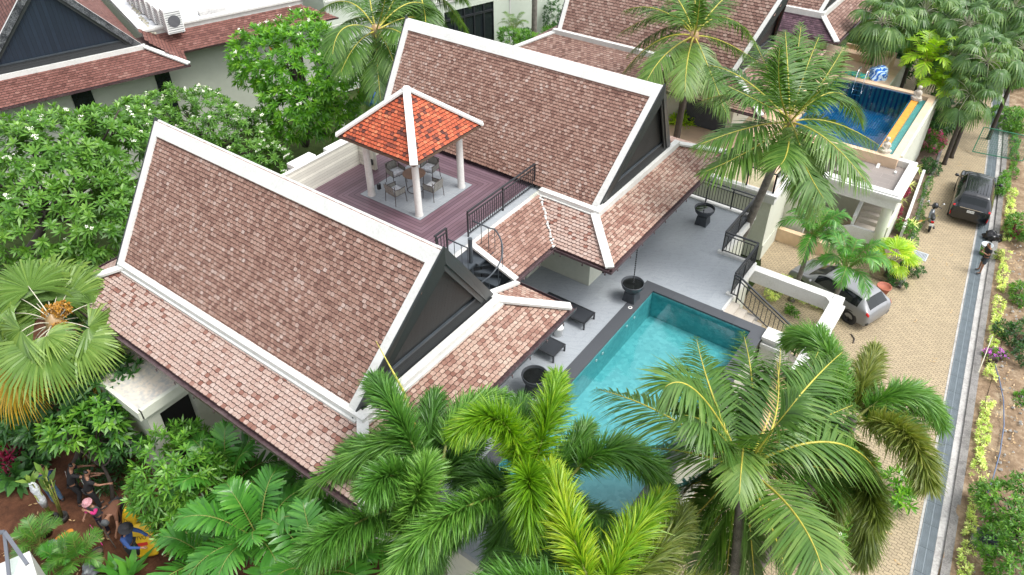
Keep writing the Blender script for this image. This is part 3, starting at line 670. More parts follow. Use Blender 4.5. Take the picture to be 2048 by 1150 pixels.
# stair railing down the steps
r = empty('stair_railing', (-5.8, 22.1, 3), 0, 'sloping black railing beside the granite steps down from the pool terrace', 'railing')
A, B, C = MB(), MB(), MB()
a = np.array([-5.80, 22.12, 4.45]); b = np.array([-3.30, 22.12, 3.0]); up = np.array([0, 0, 1.])
A.bar(a+up*1.05, b+up*1.05, .07, .045); A.bar(a+up*.88, b+up*.88, .04, .03); A.bar(a+up*.12, b+up*.12, .04, .03)
for k in range(1, 15):
    q = a+(b-a)*k/15; B.bar(q+up*.13, q+up*.87, .022, .022)
for k in (0, 1): q = a+(b-a)*k; C.bar(q-up*.15, q+up*1.04, .05, .05)
b2 = b+np.array([.12, 0, 0]); c2 = b2+np.array([0, -.9, 0])
A.bar(b2+up*1.0, b2+np.array([.7, .1, 0])+up*1.0, .05, .04); C.bar(b2+np.array([.7, .1, -.3]), b2+np.array([.7, .1, 1.0]), .05, .05); A.bar(b+up*.55, b+np.array([-.9, -.5, .5])+up*.1, .04, .04)
W(A, 'rail', blackmetal, r); W(B, 'baluster', blackmetal, r); W(C, 'post', blackmetal, r)
# spiral stair
sc_ = empty('spiral_staircase', (-12.75, 15.2, T), 0, 'dark grey metal spiral staircase from the roof deck down to the terrace', 'staircase')
cx, cy = -12.78, 15.15
m_ = MB(); m_.tube([(cx, cy, T), (cx, cy, 8.42)], .075, 14); W(m_, 'pole', stairmetal, sc_)
m_ = MB(); m_.box((-13.40, 14.6, 7.36), (-12.62, 16.05, 7.44)); m_.box((-12.62, 15.2, 7.36), (-12.5, 16.05, 7.44)); W(m_, 'platform', stairmetal, sc_)
a0 = radians(78); nt2 = 14
for k in range(nt2):
    z = 7.2-k*.2; t0 = a0-radians(24)*(k); t1 = t0-radians(27)
    if z < T+.1: break
    pts = [(cx+.07*cos(t0), cy+.07*sin(t0), z), (cx+1.0*cos(t0), cy+1.0*sin(t0), z), (cx+1.02*cos((t0+t1)/2), cy+1.02*sin((t0+t1)/2), z), (cx+1.0*cos(t1), cy+1.0*sin(t1), z), (cx+.07*cos(t1), cy+.07*sin(t1), z)]
    m_ = MB(); m_.prism(pts, (0, 0, .045)); W(m_, 'tread', stairmetal, sc_)
m_ = MB(); pts = []
for k in range(40):
    th = a0-radians(24)*k/3.; z = 7.3-k*.0667+1.0; rr = 1.06
    pts.append((cx+rr*cos(th), cy+rr*sin(th), z))
m_.tube([(-13.35, 16.02, 8.4), (-12.6, 16.02, 8.4)]+pts, .028, 8)
m_.tube([(-13.35, 14.72, 8.4), (-12.5, 14.72, 8.4)], .025, 8)
W(m_, 'handrail', stairmetal, sc_, True)
m_ = MB()
for k in range(0, 40, 3): p = pts[k]; m_.tube([p, (p[0], p[1], p[2]-1.0)], .012, 6)
for x in (-13.1, -12.8, -12.55): m_.tube([(x, 14.72, 8.4), (x, 14.72, 7.44)], .012, 6)
for x in (-13.0, -12.7): m_.tube([(x, 16.02, 8.4), (x, 16.02, 7.44)], .012, 6)
W(m_, 'baluster', stairmetal, sc_)

# ------------------------------------------------------------------ gazebo
gz = empty('gazebo', (-17.26, 17.4, 7.5), 0, 'square gazebo with orange tiled pyramid roof and four round white columns on the roof deck', 'gazebo')
cxg, cyg, hw, ze, za = -17.22, 17.36, 1.80, 10.12, 11.66
for x, y in ((-18.42, 16.2), (-16.02, 16.2), (-16.02, 18.62), (-18.42, 18.62)):
    m_ = MB(); m_.lathe([(.155, 7.5), (.15, 7.56), (.135, 7.6), (.125, 10.1)], (x, y, 0), 20); W(m_, 'column', white, gz, True)
C4 = [(cxg-hw, cyg-hw, ze), (cxg+hw, cyg-hw, ze), (cxg+hw, cyg+hw, ze), (cxg-hw, cyg+hw, ze)]; AP = (cxg, cyg, za)
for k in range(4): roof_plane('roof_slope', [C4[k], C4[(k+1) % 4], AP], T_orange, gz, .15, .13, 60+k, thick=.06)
for k in range(4):
    c = np.array(C4[k]); a = np.array(AP); dd = c-a; m_ = MB(); cap(m_, a+dd*.0+np.array([0, 0, .03]), c+dd*.03+np.array([0, 0, .03]), (0, 0, 1), .27, .07); W(m_, 'hip_cap', white, gz)
m_ = MB(); m_.lathe([(0, za+.13), (.12, za+.12), (.18, za+.05), (.18, za-.05)], (cxg, cyg, 0), 8); W(m_, 'roof_apex', white, gz)
m_ = MB(); m_.box((cxg-hw+.1, cyg-hw+.1, ze-.12), (cxg+hw-.1, cyg+hw-.1, ze-.07)); W(m_, 'ceiling', plain('gazebo_ceiling', (.20, .13, .09), .6), gz)
m_ = MB()
for k in range(4):
    a = np.array(C4[k]); b = np.array(C4[(k+1) % 4]); m_.bar(a-np.array([0, 0, .06]), b-np.array([0, 0, .06]), .05, .09)
W(m_, 'eave_board', plain('eave_dark', (.10, .06, .04), .6), gz)

# ------------------------------------------------------------------ furniture
rope = plankmat('grey_rope', (.30, .30, .27), .02, 0, .8, .35)
rope2 = plankmat('grey_rope_side', (.30, .30, .27), .02, 1, .8, .35)
frame_m = plain('chair_frame', (.045, .03, .028), .45)
wrap = NT('plastic_wrapped_cushion'); wrap.setp(.25, 0, .6)
_c = wrap.ramp(wrap.noise(14, 6), [(.3, (.42, .45, .48)), (.7, (.75, .77, .80))]); wrap.l(_c, wrap.b.inputs['Base Color']); wrap.bump(wrap.noise(22, 5), .9, .02); wrap = wrap.m
def chair():
    r = empty('rope_chair')
    for s in (-1, 1):
        for y, yt in ((.26, .22), (-.27, -.22)):
            m_ = MB(); m_.tube([(s*.30, y, 0), (s*.27, yt, .66 if y > 0 else .80)], .013, 8); m_.build('leg', frame_m, r)
    m_ = MB(); m_.tube([(-.27, .24, .64), (-.29, .0, .64), (-.28, -.22, .66), (-.15, -.30, .80), (.15, -.30, .80), (.28, -.22, .66), (.29, 0, .64), (.27, .24, .64)], .015, 8); m_.tube([(-.27, .24, .40), (-.27, -.24, .40), (.27, -.24, .40), (.27, .24, .40), (-.27, .24, .40)], .013, 8); m_.build('frame', frame_m, r)
    m_ = MB(); m_.prism([(-.26, -.24, .40), (.26, -.24, .40), (.26, -.31, .80), (-.26, -.31, .80)], (0, -.012, 0)); m_.build('backrest', rope, r)
    for s in (-1, 1):
        m_ = MB(); m_.prism([(s*.275, -.24, .42), (s*.275, .22, .42), (s*.285, .24, .64), (s*.285, -.24, .66)], (s*.012, 0, 0)); m_.build('armrest', rope2, r)
    m_ = MB(); m_.box((-.25, -.22, .40), (.25, .25, .52)); bevel(m_.build('cushion', wrap, r, True), .04, 3); return r
ch0 = chair()
spots = [((-17.35, 16.42), 180-8, 'nearest the ridge, its back to the south column'), ((-16.42, 17.45), 270+2, 'in front of the black deck railing, right of the near column'), ((-17.45, 18.45), 8, 'at the far side of the table, nearest the north roof'), ((-18.3, 17.45), 90-12, 'nearest the left gazebo column')]
for i, ((x, y), a, txt) in enumerate(spots):
    o = ch0 if i == 0 else copy_tree(ch0)
    o.location = (x, y, 7.5); o.rotation_euler = (0, 0, radians(a)+pi)
    tag(o, 'grey rope armchair, '+txt, 'chair', 'chairs around the gazebo table')
tb = empty('round_table', (-17.3, 17.42, 7.5), 0, 'round brown slatted table under the gazebo on thin metal legs', 'table')
m_ = MB(); m_.lathe([(0, .76), (.43, .76), (.44, .745), (.43, .73), (0, .73)], n=36); m_.build('tabletop', plankmat('table_slats', (.20, .11, .065), .07, 1, .5, .08), tb)
for k in range(4):
    q = pi/4+k*pi/2; m_ = MB(); m_.tube([(.36*cos(q), .36*sin(q), .73), (.30*cos(q), .30*sin(q), 0)], .014, 8); m_.build('leg', frame_m, tb)
m_ = MB(); m_.tube([(.30*cos(t), .30*sin(t), .03) for t in np.linspace(0, 2*pi, 30)], .012, 6); m_.build('ring', frame_m, tb)
# loungers
lounge_f = plain('lounger_fabric', (.020, .024, .030), .8, 0, .1, 60, .3)
def lounger():
    r = empty('sun_lounger')
    for s in (-1, 1):
        for x in (.03, 1.97):
            m_ = MB(); m_.box((x-.025, s*.35-.025, 0), (x+.025, s*.35+.025, .30)); m_.build('leg', blackmetal, r)
    m_ = MB()
    m_.box((0, -.375, .28), (2.0, -.325, .32)); m_.box((0, .325, .28), (2.0, .375, .32)); m_.box((0, -.325, .28), (.05, .325, .32)); m_.box((1.95, -.325, .28), (2.0, .325, .32)); m_.build('frame', blackmetal, r)
    m_ = MB(); m_.box((.05, -.325, .30), (1.24, .325, .315)); m_.build('seat', lounge_f, r)
    m_ = MB(); m_.box((1.25, -.325, .30), (1.95, .325, .315)); m_.build('backrest', lounge_f, r)
    return r
l0 = lounger(); l0.location = (-9.52, 17.70, T); l0.rotation_euler = (0, 0, pi); tag(l0, 'flat black sun lounger, the one farther from the palms', 'sun lounger', 'sun loungers by the pool')
l1 = copy_tree(l0); l1.location = (-9.50, 15.70, T); tag(l1, 'flat black sun lounger mostly hidden by the roof gutter, nearest the palms', 'sun lounger', 'sun loungers by the pool')
bk = empty('bucket', (-10.16, 16.62, T), 0, 'white lidded plastic bucket between the two sun loungers', 'bucket')
m_ = MB(); m_.lathe([(0, 0), (.16, 0), (.175, .30), (.19, .31), (.19, .37), (.18, .38)], n=28); m_.build('tub', acw, bk, True)
m_ = MB(); m_.lathe([(.185, .38), (.17, .41), (.06, .43), (0, .43)], n=28); m_.build('lid', acw, bk, True)
# stone bowls
basalt = plain('dark_basalt', (.040, .046, .054), .55, 0, .25, 6, .2)
bowlwater = plain('bowl_water', (.012, .014, .014), .03, 0, .3, 5, spec=1)
def bowl(x, y, lab, wet=True):
    r = empty('stone_bowl', (x, y, T), 0, lab, 'stone bowl', 'dark stone bowls on the pool terrace')
    m_ = MB(); a, b = .21, .255
    m_.add([(-b, -b, 0), (b, -b, 0), (b, b, 0), (-b, b, 0), (-a, -a, .42), (a, -a, .42), (a, a, .42), (-a, a, .42)], [(0, 3, 2, 1), (4, 5, 6, 7), (0, 1, 5, 4), (1, 2, 6, 5), (2, 3, 7, 6), (3, 0, 4, 7)]); bevel(m_.build('pedestal', basalt, r), .015)
    m_ = MB(); m_.lathe([(0, .36), (.17, .40), (.30, .50), (.39, .62), (.43, .76), (.43, .79), (.405, .80), (.385, .78), (.36, .66), (.30, .58), (0, .55)], n=40); m_.build('bowl', basalt, r, True)
    m_ = MB(); zz = .72 if wet else .62; m_.lathe([(0, zz), (.372 if wet else .33, zz)], n=40); m_.build('water', bowlwater, r); return r
bowl(-8.95, 26.05, 'dark stone bowl full of water on the far end of the terrace'); bowl(-9.0, 19.82, 'dark stone bowl with its chain, at the corner of the pool coping'); bowl(-9.3, 13.9, 'dark round stone bowl half hidden behind the foxtail palm fronds')
for y, zt, lab in ((26.05, 6.9, 'black rain chain hanging from the gutter into the far stone bowl'), (19.82, 6.9, 'black rain chain hanging from the gutter into the bowl at the pool corner')):
    m_ = MB(); n = 17; x = -8.98
    for k in range(n):
        z = T+.75+(zt-T-.75)*(k+.5)/n; m_.lathe([(.006, -.05), (.028, .01), (.028, .035), (.006, .045)], (x, y, z), 8)
    m_.tube([(x, y, T+.65), (x, y, zt)], .005, 5); tag(m_.build('rain_chain', blackmetal), lab, 'rain chain', 'rain chains')

# ------------------------------------------------------------------ open white frame by the drive
fr_ = empty('carport_frame', (-4.3, 24, 0), 0, 'open white concrete frame over the planting bed beside the silver car', 'frame')
m_ = MB(); zt = 4.3; zz = 3.72
m_.box((-6.1, 24.46, zz), (-2.95, 24.84, zt)); m_.box((-2.97, 18.5, zz), (-2.57, 24.84, zt)) ; W(m_, 'beam', white, fr_)
m_ = MB(); m_.box((-6.1, 24.80, zt-.03), (-2.5, 24.92, zt+.03)) if False else m_.box((-2.57, 18.5, zt-.28), (-2.44, 24.55, zt-.16)); W(m_, 'moulding', white, fr_)
m_ = MB(); m_.box((-3.02, 24.3, 0), (-2.62, 24.7, zz)); m_.box((-3.0, 18.6, 0), (-2.62, 19.0, zz)); W(m_, 'post', cream, fr_)
m_ = MB(); m_.prism([(-2.97, 24.46, zz+.002), (-3.17, 24.46, zz+.002), (-2.97, 24.26, zz+.002)], (0, 0, zt-zz-.004)); W(m_, 'corner_fillet', white, fr_)
bed_mulch = stained("bed_mulch", (.10, .065, .045), (.24, .18, .13), .8, .95, 6)
sheet("planting_bed", [(-5.9, 19), (-3.05, 19), (-3.05, 24.4), (-5.9, 24.4)], .12, bed_mulch)
sheet('side_path', [(-7.2, 21.5), (-5.9, 21.5), (-5.9, 27), (-7.2, 27)], .06, concrete_old)
# ------------------------------------------------------------------ neighbour to the north: house with the blue pool
nb = empty('neighbour_house', (-17, 38, 0), 0, 'brown tiled neighbouring house behind the villa, crossed by palm crowns, with dark gable', 'house')
ZC = 6.92
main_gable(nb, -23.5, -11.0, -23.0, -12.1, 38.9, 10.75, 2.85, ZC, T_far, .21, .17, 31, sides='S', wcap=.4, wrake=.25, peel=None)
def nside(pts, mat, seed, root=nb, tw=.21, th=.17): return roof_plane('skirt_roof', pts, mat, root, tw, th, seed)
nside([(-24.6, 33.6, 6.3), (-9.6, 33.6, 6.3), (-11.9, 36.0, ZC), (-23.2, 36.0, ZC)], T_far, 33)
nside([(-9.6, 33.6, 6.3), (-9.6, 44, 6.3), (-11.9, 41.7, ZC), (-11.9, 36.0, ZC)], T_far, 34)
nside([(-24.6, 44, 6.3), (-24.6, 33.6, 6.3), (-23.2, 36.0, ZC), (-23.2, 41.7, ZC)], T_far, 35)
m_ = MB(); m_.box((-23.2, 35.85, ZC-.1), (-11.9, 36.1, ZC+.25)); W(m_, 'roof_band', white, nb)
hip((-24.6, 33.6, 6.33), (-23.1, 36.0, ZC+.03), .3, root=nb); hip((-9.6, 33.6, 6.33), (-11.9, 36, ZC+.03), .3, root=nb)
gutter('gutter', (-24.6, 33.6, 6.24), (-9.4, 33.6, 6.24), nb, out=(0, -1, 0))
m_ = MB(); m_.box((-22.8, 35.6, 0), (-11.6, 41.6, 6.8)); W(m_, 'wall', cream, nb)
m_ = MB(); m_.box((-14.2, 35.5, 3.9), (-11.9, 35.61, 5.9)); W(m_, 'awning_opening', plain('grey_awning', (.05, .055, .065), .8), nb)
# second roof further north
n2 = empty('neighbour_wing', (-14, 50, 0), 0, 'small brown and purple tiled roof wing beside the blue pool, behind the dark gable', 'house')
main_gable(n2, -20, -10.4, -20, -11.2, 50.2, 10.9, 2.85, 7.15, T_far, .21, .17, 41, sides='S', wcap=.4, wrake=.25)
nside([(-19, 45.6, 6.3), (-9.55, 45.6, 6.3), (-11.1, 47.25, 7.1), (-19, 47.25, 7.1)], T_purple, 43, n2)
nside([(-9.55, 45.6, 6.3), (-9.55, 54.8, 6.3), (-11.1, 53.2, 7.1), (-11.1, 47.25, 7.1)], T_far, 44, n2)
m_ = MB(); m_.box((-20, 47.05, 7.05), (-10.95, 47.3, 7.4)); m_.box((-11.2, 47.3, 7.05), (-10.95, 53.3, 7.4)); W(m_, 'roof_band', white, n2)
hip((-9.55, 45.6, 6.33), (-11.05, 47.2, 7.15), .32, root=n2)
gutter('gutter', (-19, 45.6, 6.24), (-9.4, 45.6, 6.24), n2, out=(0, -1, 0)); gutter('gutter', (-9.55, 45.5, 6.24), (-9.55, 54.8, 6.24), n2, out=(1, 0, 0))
m_ = MB(); m_.box((-19, 47.4, 0), (-11.3, 53.0, 7.0)); W(m_, 'wall', cream, n2)
m_ = MB(); m_.box((-11.6, 48.3, 3.9), (-10.9, 49.5, 6.1)); W(m_, 'wood_panel', plain('brown_wood', (.16, .09, .05), .6), n2)
# terrace body, carport
ct = empty('neighbour_terrace', (-12, 35, 0), 0, 'cream neighbouring terrace and carport block with white rims, stairs and glass balustrade', 'building')
peach = plain('peach_paving', srgb(206, 178, 150), .6, 0, .12, 1.5)
ZT = 3.85
m_ = MB(); m_.box((-20, 31.15, 0), (-7.55, 34.5, ZT-.02)); m_.box((-20, 34.5, 0), (-7.0, 38.0, ZT-.02)); m_.box((-20, 38.0, 0), (-9.2, 52, ZT-.02)); m_.box((-9.2, 46.9, 0), (-6.3, 52, ZT-.02)); W(m_, 'wall', cream, ct)
m_ = MB(); m_.box((-20, 31.2, ZT-.02), (-7.6, 38.0, ZT)); m_.box((-20, 38.0, ZT-.02), (-9.2, 52, ZT)); m_.box((-9.2, 46.9, ZT-.02), (-6.35, 52, ZT)); W(m_, 'terrace_paving', peach, ct)
m_ = MB(); m_.box((-20, 31.0, ZT-.45), (-7.42, 31.15, ZT-.05)); m_.box((-20, 30.9, ZT-.05), (-7.32, 31.25, ZT+.06)); m_.box((-7.55, 31.15, ZT-.45), (-7.42, 34.5, ZT-.05)); m_.box((-7.6, 31.25, ZT-.05), (-7.32, 34.5, ZT+.06)); W(m_, 'cornice', white, ct)
# carport rim, tiled landing, columns
m_ = MB()
m_.box((-7.42, 34.48, 3.0), (-2.76, 34.86, 3.8)); m_.box((-3.10, 34.86, 3.0), (-2.76, 38.4, 3.8)); m_.box((-4.42, 38.1, 3.0), (-3.10, 38.4, 3.8)); W(m_, 'rim_beam', white, ct)
m_ = MB(); m_.box((-7.42, 34.36, 3.62), (-2.62, 34.478, 3.74)); m_.box((-7.42, 34.40, 3.50), (-2.68, 34.476, 3.617)); m_.box((-2.758, 34.5, 3.5), (-2.64, 38.3, 3.6)); W(m_, 'moulding', white, ct)
m_ = MB(); m_.box((-6.1, 35.9, 3.36), (-3.10, 38.1, 3.45)); m_.box((-4.6, 34.9, 3.36), (-3.10, 35.9, 3.449)); W(m_, 'landing_tiles', brickmat('brown_landing_tile', (srgb(142, 134, 128), srgb(132, 125, 120)), srgb(176, 168, 160), 1.0, .5, .006, 0, .6), ct)
m_ = MB(); m_.box((-3.55, 37.2, 3.45), (-3.45, 37.4, 3.55)); W(m_, 'step_lamp', acw, ct)
m_ = MB(); m_.lathe([(.24, 0), (.24, 3.0)], (-3.07, 34.75, 0), 24); W(m_, 'column', cream, ct, True)
m_ = MB(); m_.box((-7.0, 37.9, 0), (-2.9, 38.05, 3.4)); m_.box((-2.95, 35.2, 0), (-2.80, 37.9, 1.6)); m_.box((-6.25, 34.9, 0), (-6.1, 36.0, 3.35)); W(m_, 'wall', cream, ct)
m_ = MB(); m_.box((-7.7, 33.9, 0), (-6.4, 34.3, 3.0)); m_.box((-7.54, 31.16, 0), (-7.50, 34.4, .9)); W(m_, 'wall_panel', cream, ct)
m_ = MB(); m_.box((-7.9, 33.3, 0), (-4.9, 33.6, .75)); W(m_, 'granite_plinth', beige_stone, ct)
m_ = MB()
for k in range(9):
    z = 1.3+k*.22; y = 35.4+k*.29; m_.box((-4.3, y, z-.3), (-3.15, y+.30, z+.22))
m_.box((-4.3, 34.75, .9), (-3.2, 35.4, 1.3)); W(m_, 'stairs', granite, ct)
m_ = MB(); m_.box((-4.35, 34.60, .75), (-3.2, 34.74, 1.45)); m_.prism([(-5.6, 34.60, .1), (-4.35, 34.60, .75), (-4.35, 34.60, 1.45), (-5.6, 34.60, .8)], (0, .14, 0)); m_.prism([(-4.45, 34.8, 1.3), (-4.45, 37.6, 3.3), (-4.45, 37.6, 3.6), (-4.45, 34.8, 1.9)], (.14, 0, 0)); W(m_, 'stair_wall', white, ct)
gls = NT('balustrade_glass'); tr = gls.n('BsdfTransparent'); tr.inputs[0].default_value = (.80, .88, .85, 1); g2 = gls.n('BsdfGlossy'); g2.inputs['Roughness'].default_value = .03; f2 = gls.n('Fresnel'); f2.inputs[0].default_value = 1.45
mx = gls.n('MixShader'); gls.l(f2.outputs[0], mx.inputs[0]); gls.l(tr.outputs[0], mx.inputs[1]); gls.l(g2.outputs[0], mx.inputs[2]); gls.l(mx.outputs[0], gls.out.inputs['Surface']); gls = gls.m
def glass_rail(label, runs, z, h=1.0):
    r = empty('glass_balustrade', (*runs[0][0], z), 0, label, 'balustrade'); A, B, C = MB(), MB(), MB()
    for a, b, n in runs:
        a = np.array([*a, z]); b = np.array([*b, z]); up = np.array([0, 0, 1.])
        A.bar(a+up*h, b+up*h, .07, .05)
        for k in range(n+1): q = a+(b-a)*k/n; B.bar(q, q+up*(h-.03), .07, .07)
        for k in range(n):
            p = a+(b-a)*(k+.06)/n; q = a+(b-a)*(k+.94)/n; C.bar(p+up*.5, q+up*.5, .012, .82)
    W(A, 'rail', blackmetal, r); W(B, 'post', blackmetal, r); W(C, 'glass_pane', gls, r); return r
glass_rail('glass balustrade with black posts around the neighbouring terrace corner, behind the leaning palm', [((-12.8, 31.15), (-7.6, 31.15), 4), ((-7.6, 31.15), (-7.6, 32.5), 1)], ZT+.06)
glass_rail('short glass balustrade with black posts beside the potted shrub, above the neighbour stairs', [((-7.6, 34.6), (-6.3, 34.6), 2)], ZT+.0)
# blue pool with raised rim
bp_ = empty('blue_pool', (-6, 42, 0), 0, 'deep blue tiled swimming pool with orange overflow edge on the neighbouring plot', 'swimming pool')
bt = brickmat('blue_pool_tile', ((.004, .045, .16), (.006, .060, .20)), (.03, .25, .30), .26, .13, .012, radians(90), .3, bmp=0, blotch=.1)
m_ = MB(); m_.box((-9.2, 38.1, 2.3), (-4.72, 46.5, 2.4)); m_.box((-9.25, 38.0, 2.3), (-9.1, 46.5, 3.9)); m_.box((-9.1, 46.4, 2.4), (-4.72, 46.5, 3.9)); m_.box((-9.1, 38.0, 2.4), (-4.72, 38.1, 3.9)); m_.box((-4.82, 38.1, 2.4), (-4.72, 46.4, 3.9)); W(m_, 'basin', bt, bp_)
m_ = MB(); m_.box((-4.72, 38.1, 3.3), (-4.36, 46.4, 3.97)); W(m_, 'overflow_edge', plain('orange_tile', (.62, .27, .04), .4, 0, .15, 3), bp_)
m_ = MB(); m_.box((-4.36, 38.1, 3.3), (-3.97, 46.4, 3.78)); W(m_, 'overflow_channel', brickmat('teal_tile', ((.02, .22, .22), (.03, .28, .27)), (.2, .4, .38), .12, .12, .008, 0, .3), bp_)
m_ = MB(); m_.box((-3.97, 38.0, 0), (-3.62, 46.85, 4.0)); m_.box((-9.2, 46.5, 3.0), (-3.97, 46.9, 4.0)); m_.box((-9.6, 37.7, 3.0), (-3.62, 37.998, 4.0)); m_.box((-4.72, 37.998, 3.0), (-3.97, 38.098, 4.0)); m_.box((-9.6, 38.0, 3.0), (-9.2, 46.9, 4.0)); W(m_, 'coping', peach, bp_)
m_ = MB(); m_.box((-3.62, 38.4, 0), (-3.50, 46.95, 3.92)); m_.box((-6.3, 46.9, 0), (-3.5, 47.05, 3.92)); m_.box((-9.6, 38.0, 0), (-4.0, 38.4, 3.0)); W(m_, 'outer_wall', cream, bp_)
wm2 = NT('blue_pool_water'); tr = wm2.n('BsdfTransparent'); tr.inputs[0].default_value = (.55, .85, .95, 1); g2 = wm2.n('BsdfGlossy'); g2.inputs['Roughness'].default_value = .03; f2 = wm2.n('Fresnel'); f2.inputs[0].default_value = 1.33
b2_ = wm2.n('Bump'); b2_.inputs['Strength'].default_value = .2; b2_.inputs['Distance'].default_value = .02; wm2.l(wm2.noise(2.5, 3), b2_.inputs['Height']); wm2.l(b2_.outputs[0], g2.inputs['Normal']); wm2.l(b2_.outputs[0], f2.inputs['Normal'])
mx = wm2.n('MixShader'); wm2.l(f2.outputs[0], mx.inputs[0]); wm2.l(tr.outputs[0], mx.inputs[1]); wm2.l(g2.outputs[0], mx.inputs[2]); wm2.l(mx.outputs[0], wm2.out.inputs['Surface'])
m_ = MB(); m_.add([(-9.1, 38.1, 3.93), (-4.72, 38.1, 3.93), (-4.72, 46.4, 3.93), (-9.1, 46.4, 3.93)], [(0, 1, 2, 3)]); tag(m_.build('blue_pool_water', wm2.m), kind='structure')
lad = empty('pool_ladder', (-7.85, 46.9, 4), 0, 'chrome pool ladder at the far edge of the blue pool', 'ladder')
for x in (-8.1, -7.6):
    m_ = MB(); m_.tube([(x, 47.15, 4.0), (x, 47.15, 4.55), (x, 47.0, 4.72), (x, 46.75, 4.75), (x, 46.4, 4.5), (x, 46.3, 3.8), (x, 46.3, 3.0)], .028, 8); W(m_, 'handrail', chrome, lad, True)
m_ = MB()
for z in (3.2, 3.5, 3.75): m_.box((-8.1, 46.24, z), (-7.6, 46.34, z+.03))
W(m_, 'rung', chrome, lad)
# stone benches round the deck corner
sb = empty('stone_bench', (-8.5, 50, ZT), 0, 'L-shaped beige stone bench at the corner of the blue pool deck', 'bench')
m_ = MB(); m_.box((-9.9, 50.0, ZT), (-7.0, 50.75, ZT+.45)); m_.box((-8.0, 48.3, ZT), (-7.0, 50.0, ZT+.45)); W(m_, 'seat', peach, sb)
m_ = MB(); m_.box((-10, 50.75, ZT), (-6.9, 50.9, ZT+.75)); m_.box((-7.0, 48.3, ZT), (-6.88, 50.75, ZT+.75)); W(m_, 'backrest', beige_stone, sb)
# towel heap
def blob_mesh(loc, R, mat, name, seed=0, n=20, flat=.35, amp=.35, label=None, cat=None):
    from mathutils import noise as mn
    m_ = MB(); V = []; 
    for j in range(n+1):
        for i in range(2*n):
            th = pi*j/n; ph = pi*i/n; d = Vector((sin(th)*cos(ph), sin(th)*sin(ph), cos(th))); k = 1+amp*mn.fractal(d*1.8+Vector((seed, 0, 0)), 1, 2, 4)
            V.append((d.x*k*R[0], d.y*k*R[1], max(-.02, d.z*k*R[2]+flat*R[2])))
    f = [(j*2*n+i, (j+1)*2*n+i, (j+1)*2*n+(i+1) % (2*n), j*2*n+(i+1) % (2*n)) for j in range(n) for i in range(2*n)]
    m_.add(V, f); o = m_.build(name, mat, None, True); o.location = loc; return tag(o, label, cat)
def stripemat(name, c1, c2, wd):
    m = NT(name); m.setp(.8); wv = m.n('TexWave'); wv.inputs['Scale'].default_value = wd; wv.inputs['Distortion'].default_value = 1.5; m.l(m.coords(1, .8), wv.inputs['Vector'])
    m.l(m.ramp(wv.outputs['Fac'], [(.45, c1), (.55, c2)]), m.b.inputs['Base Color']); return m.m
blob_mesh((-7.25, 48.0, ZT), (.62, .5, .55), stripemat('blue_stripe_cloth', (.02, .16, .62), (.55, .75, .9), 2.2), 'towel_heap', 3, label='heap of blue and white striped cloth at the pool deck corner', cat='cloth')
blob_mesh((-8.2, 47.75, ZT), (.75, .35, .12), stripemat('teal_stripe_cloth', (.02, .40, .42), (.2, .5, .2), 1.4), 'towel', 5, label='flat teal patterned cloth lying beside the blue striped heap', cat='cloth')
# seated stone figures (statues)
stone_white = plain('carved_stone', srgb(190, 182, 168), .8, 0, .2, 12, .4)
def statue(loc, rz, lab):
    r = empty('stone_figure', loc, rz, lab, 'statue'); m_ = MB()
    m_.lathe([(0, 0), (.24, 0), (.28, .05), (.26, .12), (.16, .2), (.13, .32), (.17, .42), (.15, .50), (.06, .54), (.05, .58), (.09, .62), (.11, .70), (.09, .78), (0, .81)], n=20)
    for s in (-1, 1):
        m_.tube([(.0, s*.15, .46), (.08, s*.20, .32), (.16, s*.08, .26)], [.05, .045, .035], 8); m_.tube([(0, s*.1, .10), (.16, s*.22, .10), (.22, s*.02, .09)], [.09, .08, .05], 8)
    m_.build('figure', stone_white, r, True); m_ = MB(); m_.lathe([(0, -.03), (.30, -.03), (.30, 0), (0, 0)], n=20); m_.build('base', stone_white, r); return r
statue((-4.5, 45.8, 4.03), radians(-100), 'seated white stone figure at the far corner of the blue pool'); statue((-4.40, 38.2, 4.03), radians(-60), 'seated white stone figure at the near corner of the blue pool')

# ------------------------------------------------------------------ big house upper left (turned about 17 degrees)
EZ = radians(-17.52)
eh = empty('large_house', (0, 0, 0), EZ, 'large house with navy boarded gable, peeling black barge boards and red-brown tiled roof', 'house')
def Lb(mb, name, mat, parent=None, smooth=False): return mb.build(name, mat, parent, smooth)
eh.location = (-46*cos(EZ)-4*(-sin(EZ)), -46*sin(EZ)+4*cos(EZ), 0)
_off = np.array([-46., 4., 0])
def LbE(mb, name, mat, parent=None, smooth=False):
    o = mb.build(name, mat, parent, smooth)
    if parent is eh or parent in (): o.location = tuple(-_off)
    return o
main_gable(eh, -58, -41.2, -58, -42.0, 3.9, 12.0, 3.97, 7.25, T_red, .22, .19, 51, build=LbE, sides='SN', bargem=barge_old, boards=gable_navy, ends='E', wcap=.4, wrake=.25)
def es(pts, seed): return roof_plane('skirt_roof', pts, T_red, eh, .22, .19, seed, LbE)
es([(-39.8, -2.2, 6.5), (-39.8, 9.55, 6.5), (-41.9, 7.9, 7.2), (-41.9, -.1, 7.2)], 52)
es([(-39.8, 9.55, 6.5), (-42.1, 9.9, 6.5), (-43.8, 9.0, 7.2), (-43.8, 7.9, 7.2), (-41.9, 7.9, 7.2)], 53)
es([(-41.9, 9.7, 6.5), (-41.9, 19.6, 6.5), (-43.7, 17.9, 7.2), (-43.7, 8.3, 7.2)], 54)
es([(-58, -2.2, 6.5), (-39.8, -2.2, 6.5), (-41.9, -.1, 7.2), (-58, -.1, 7.2)], 55)
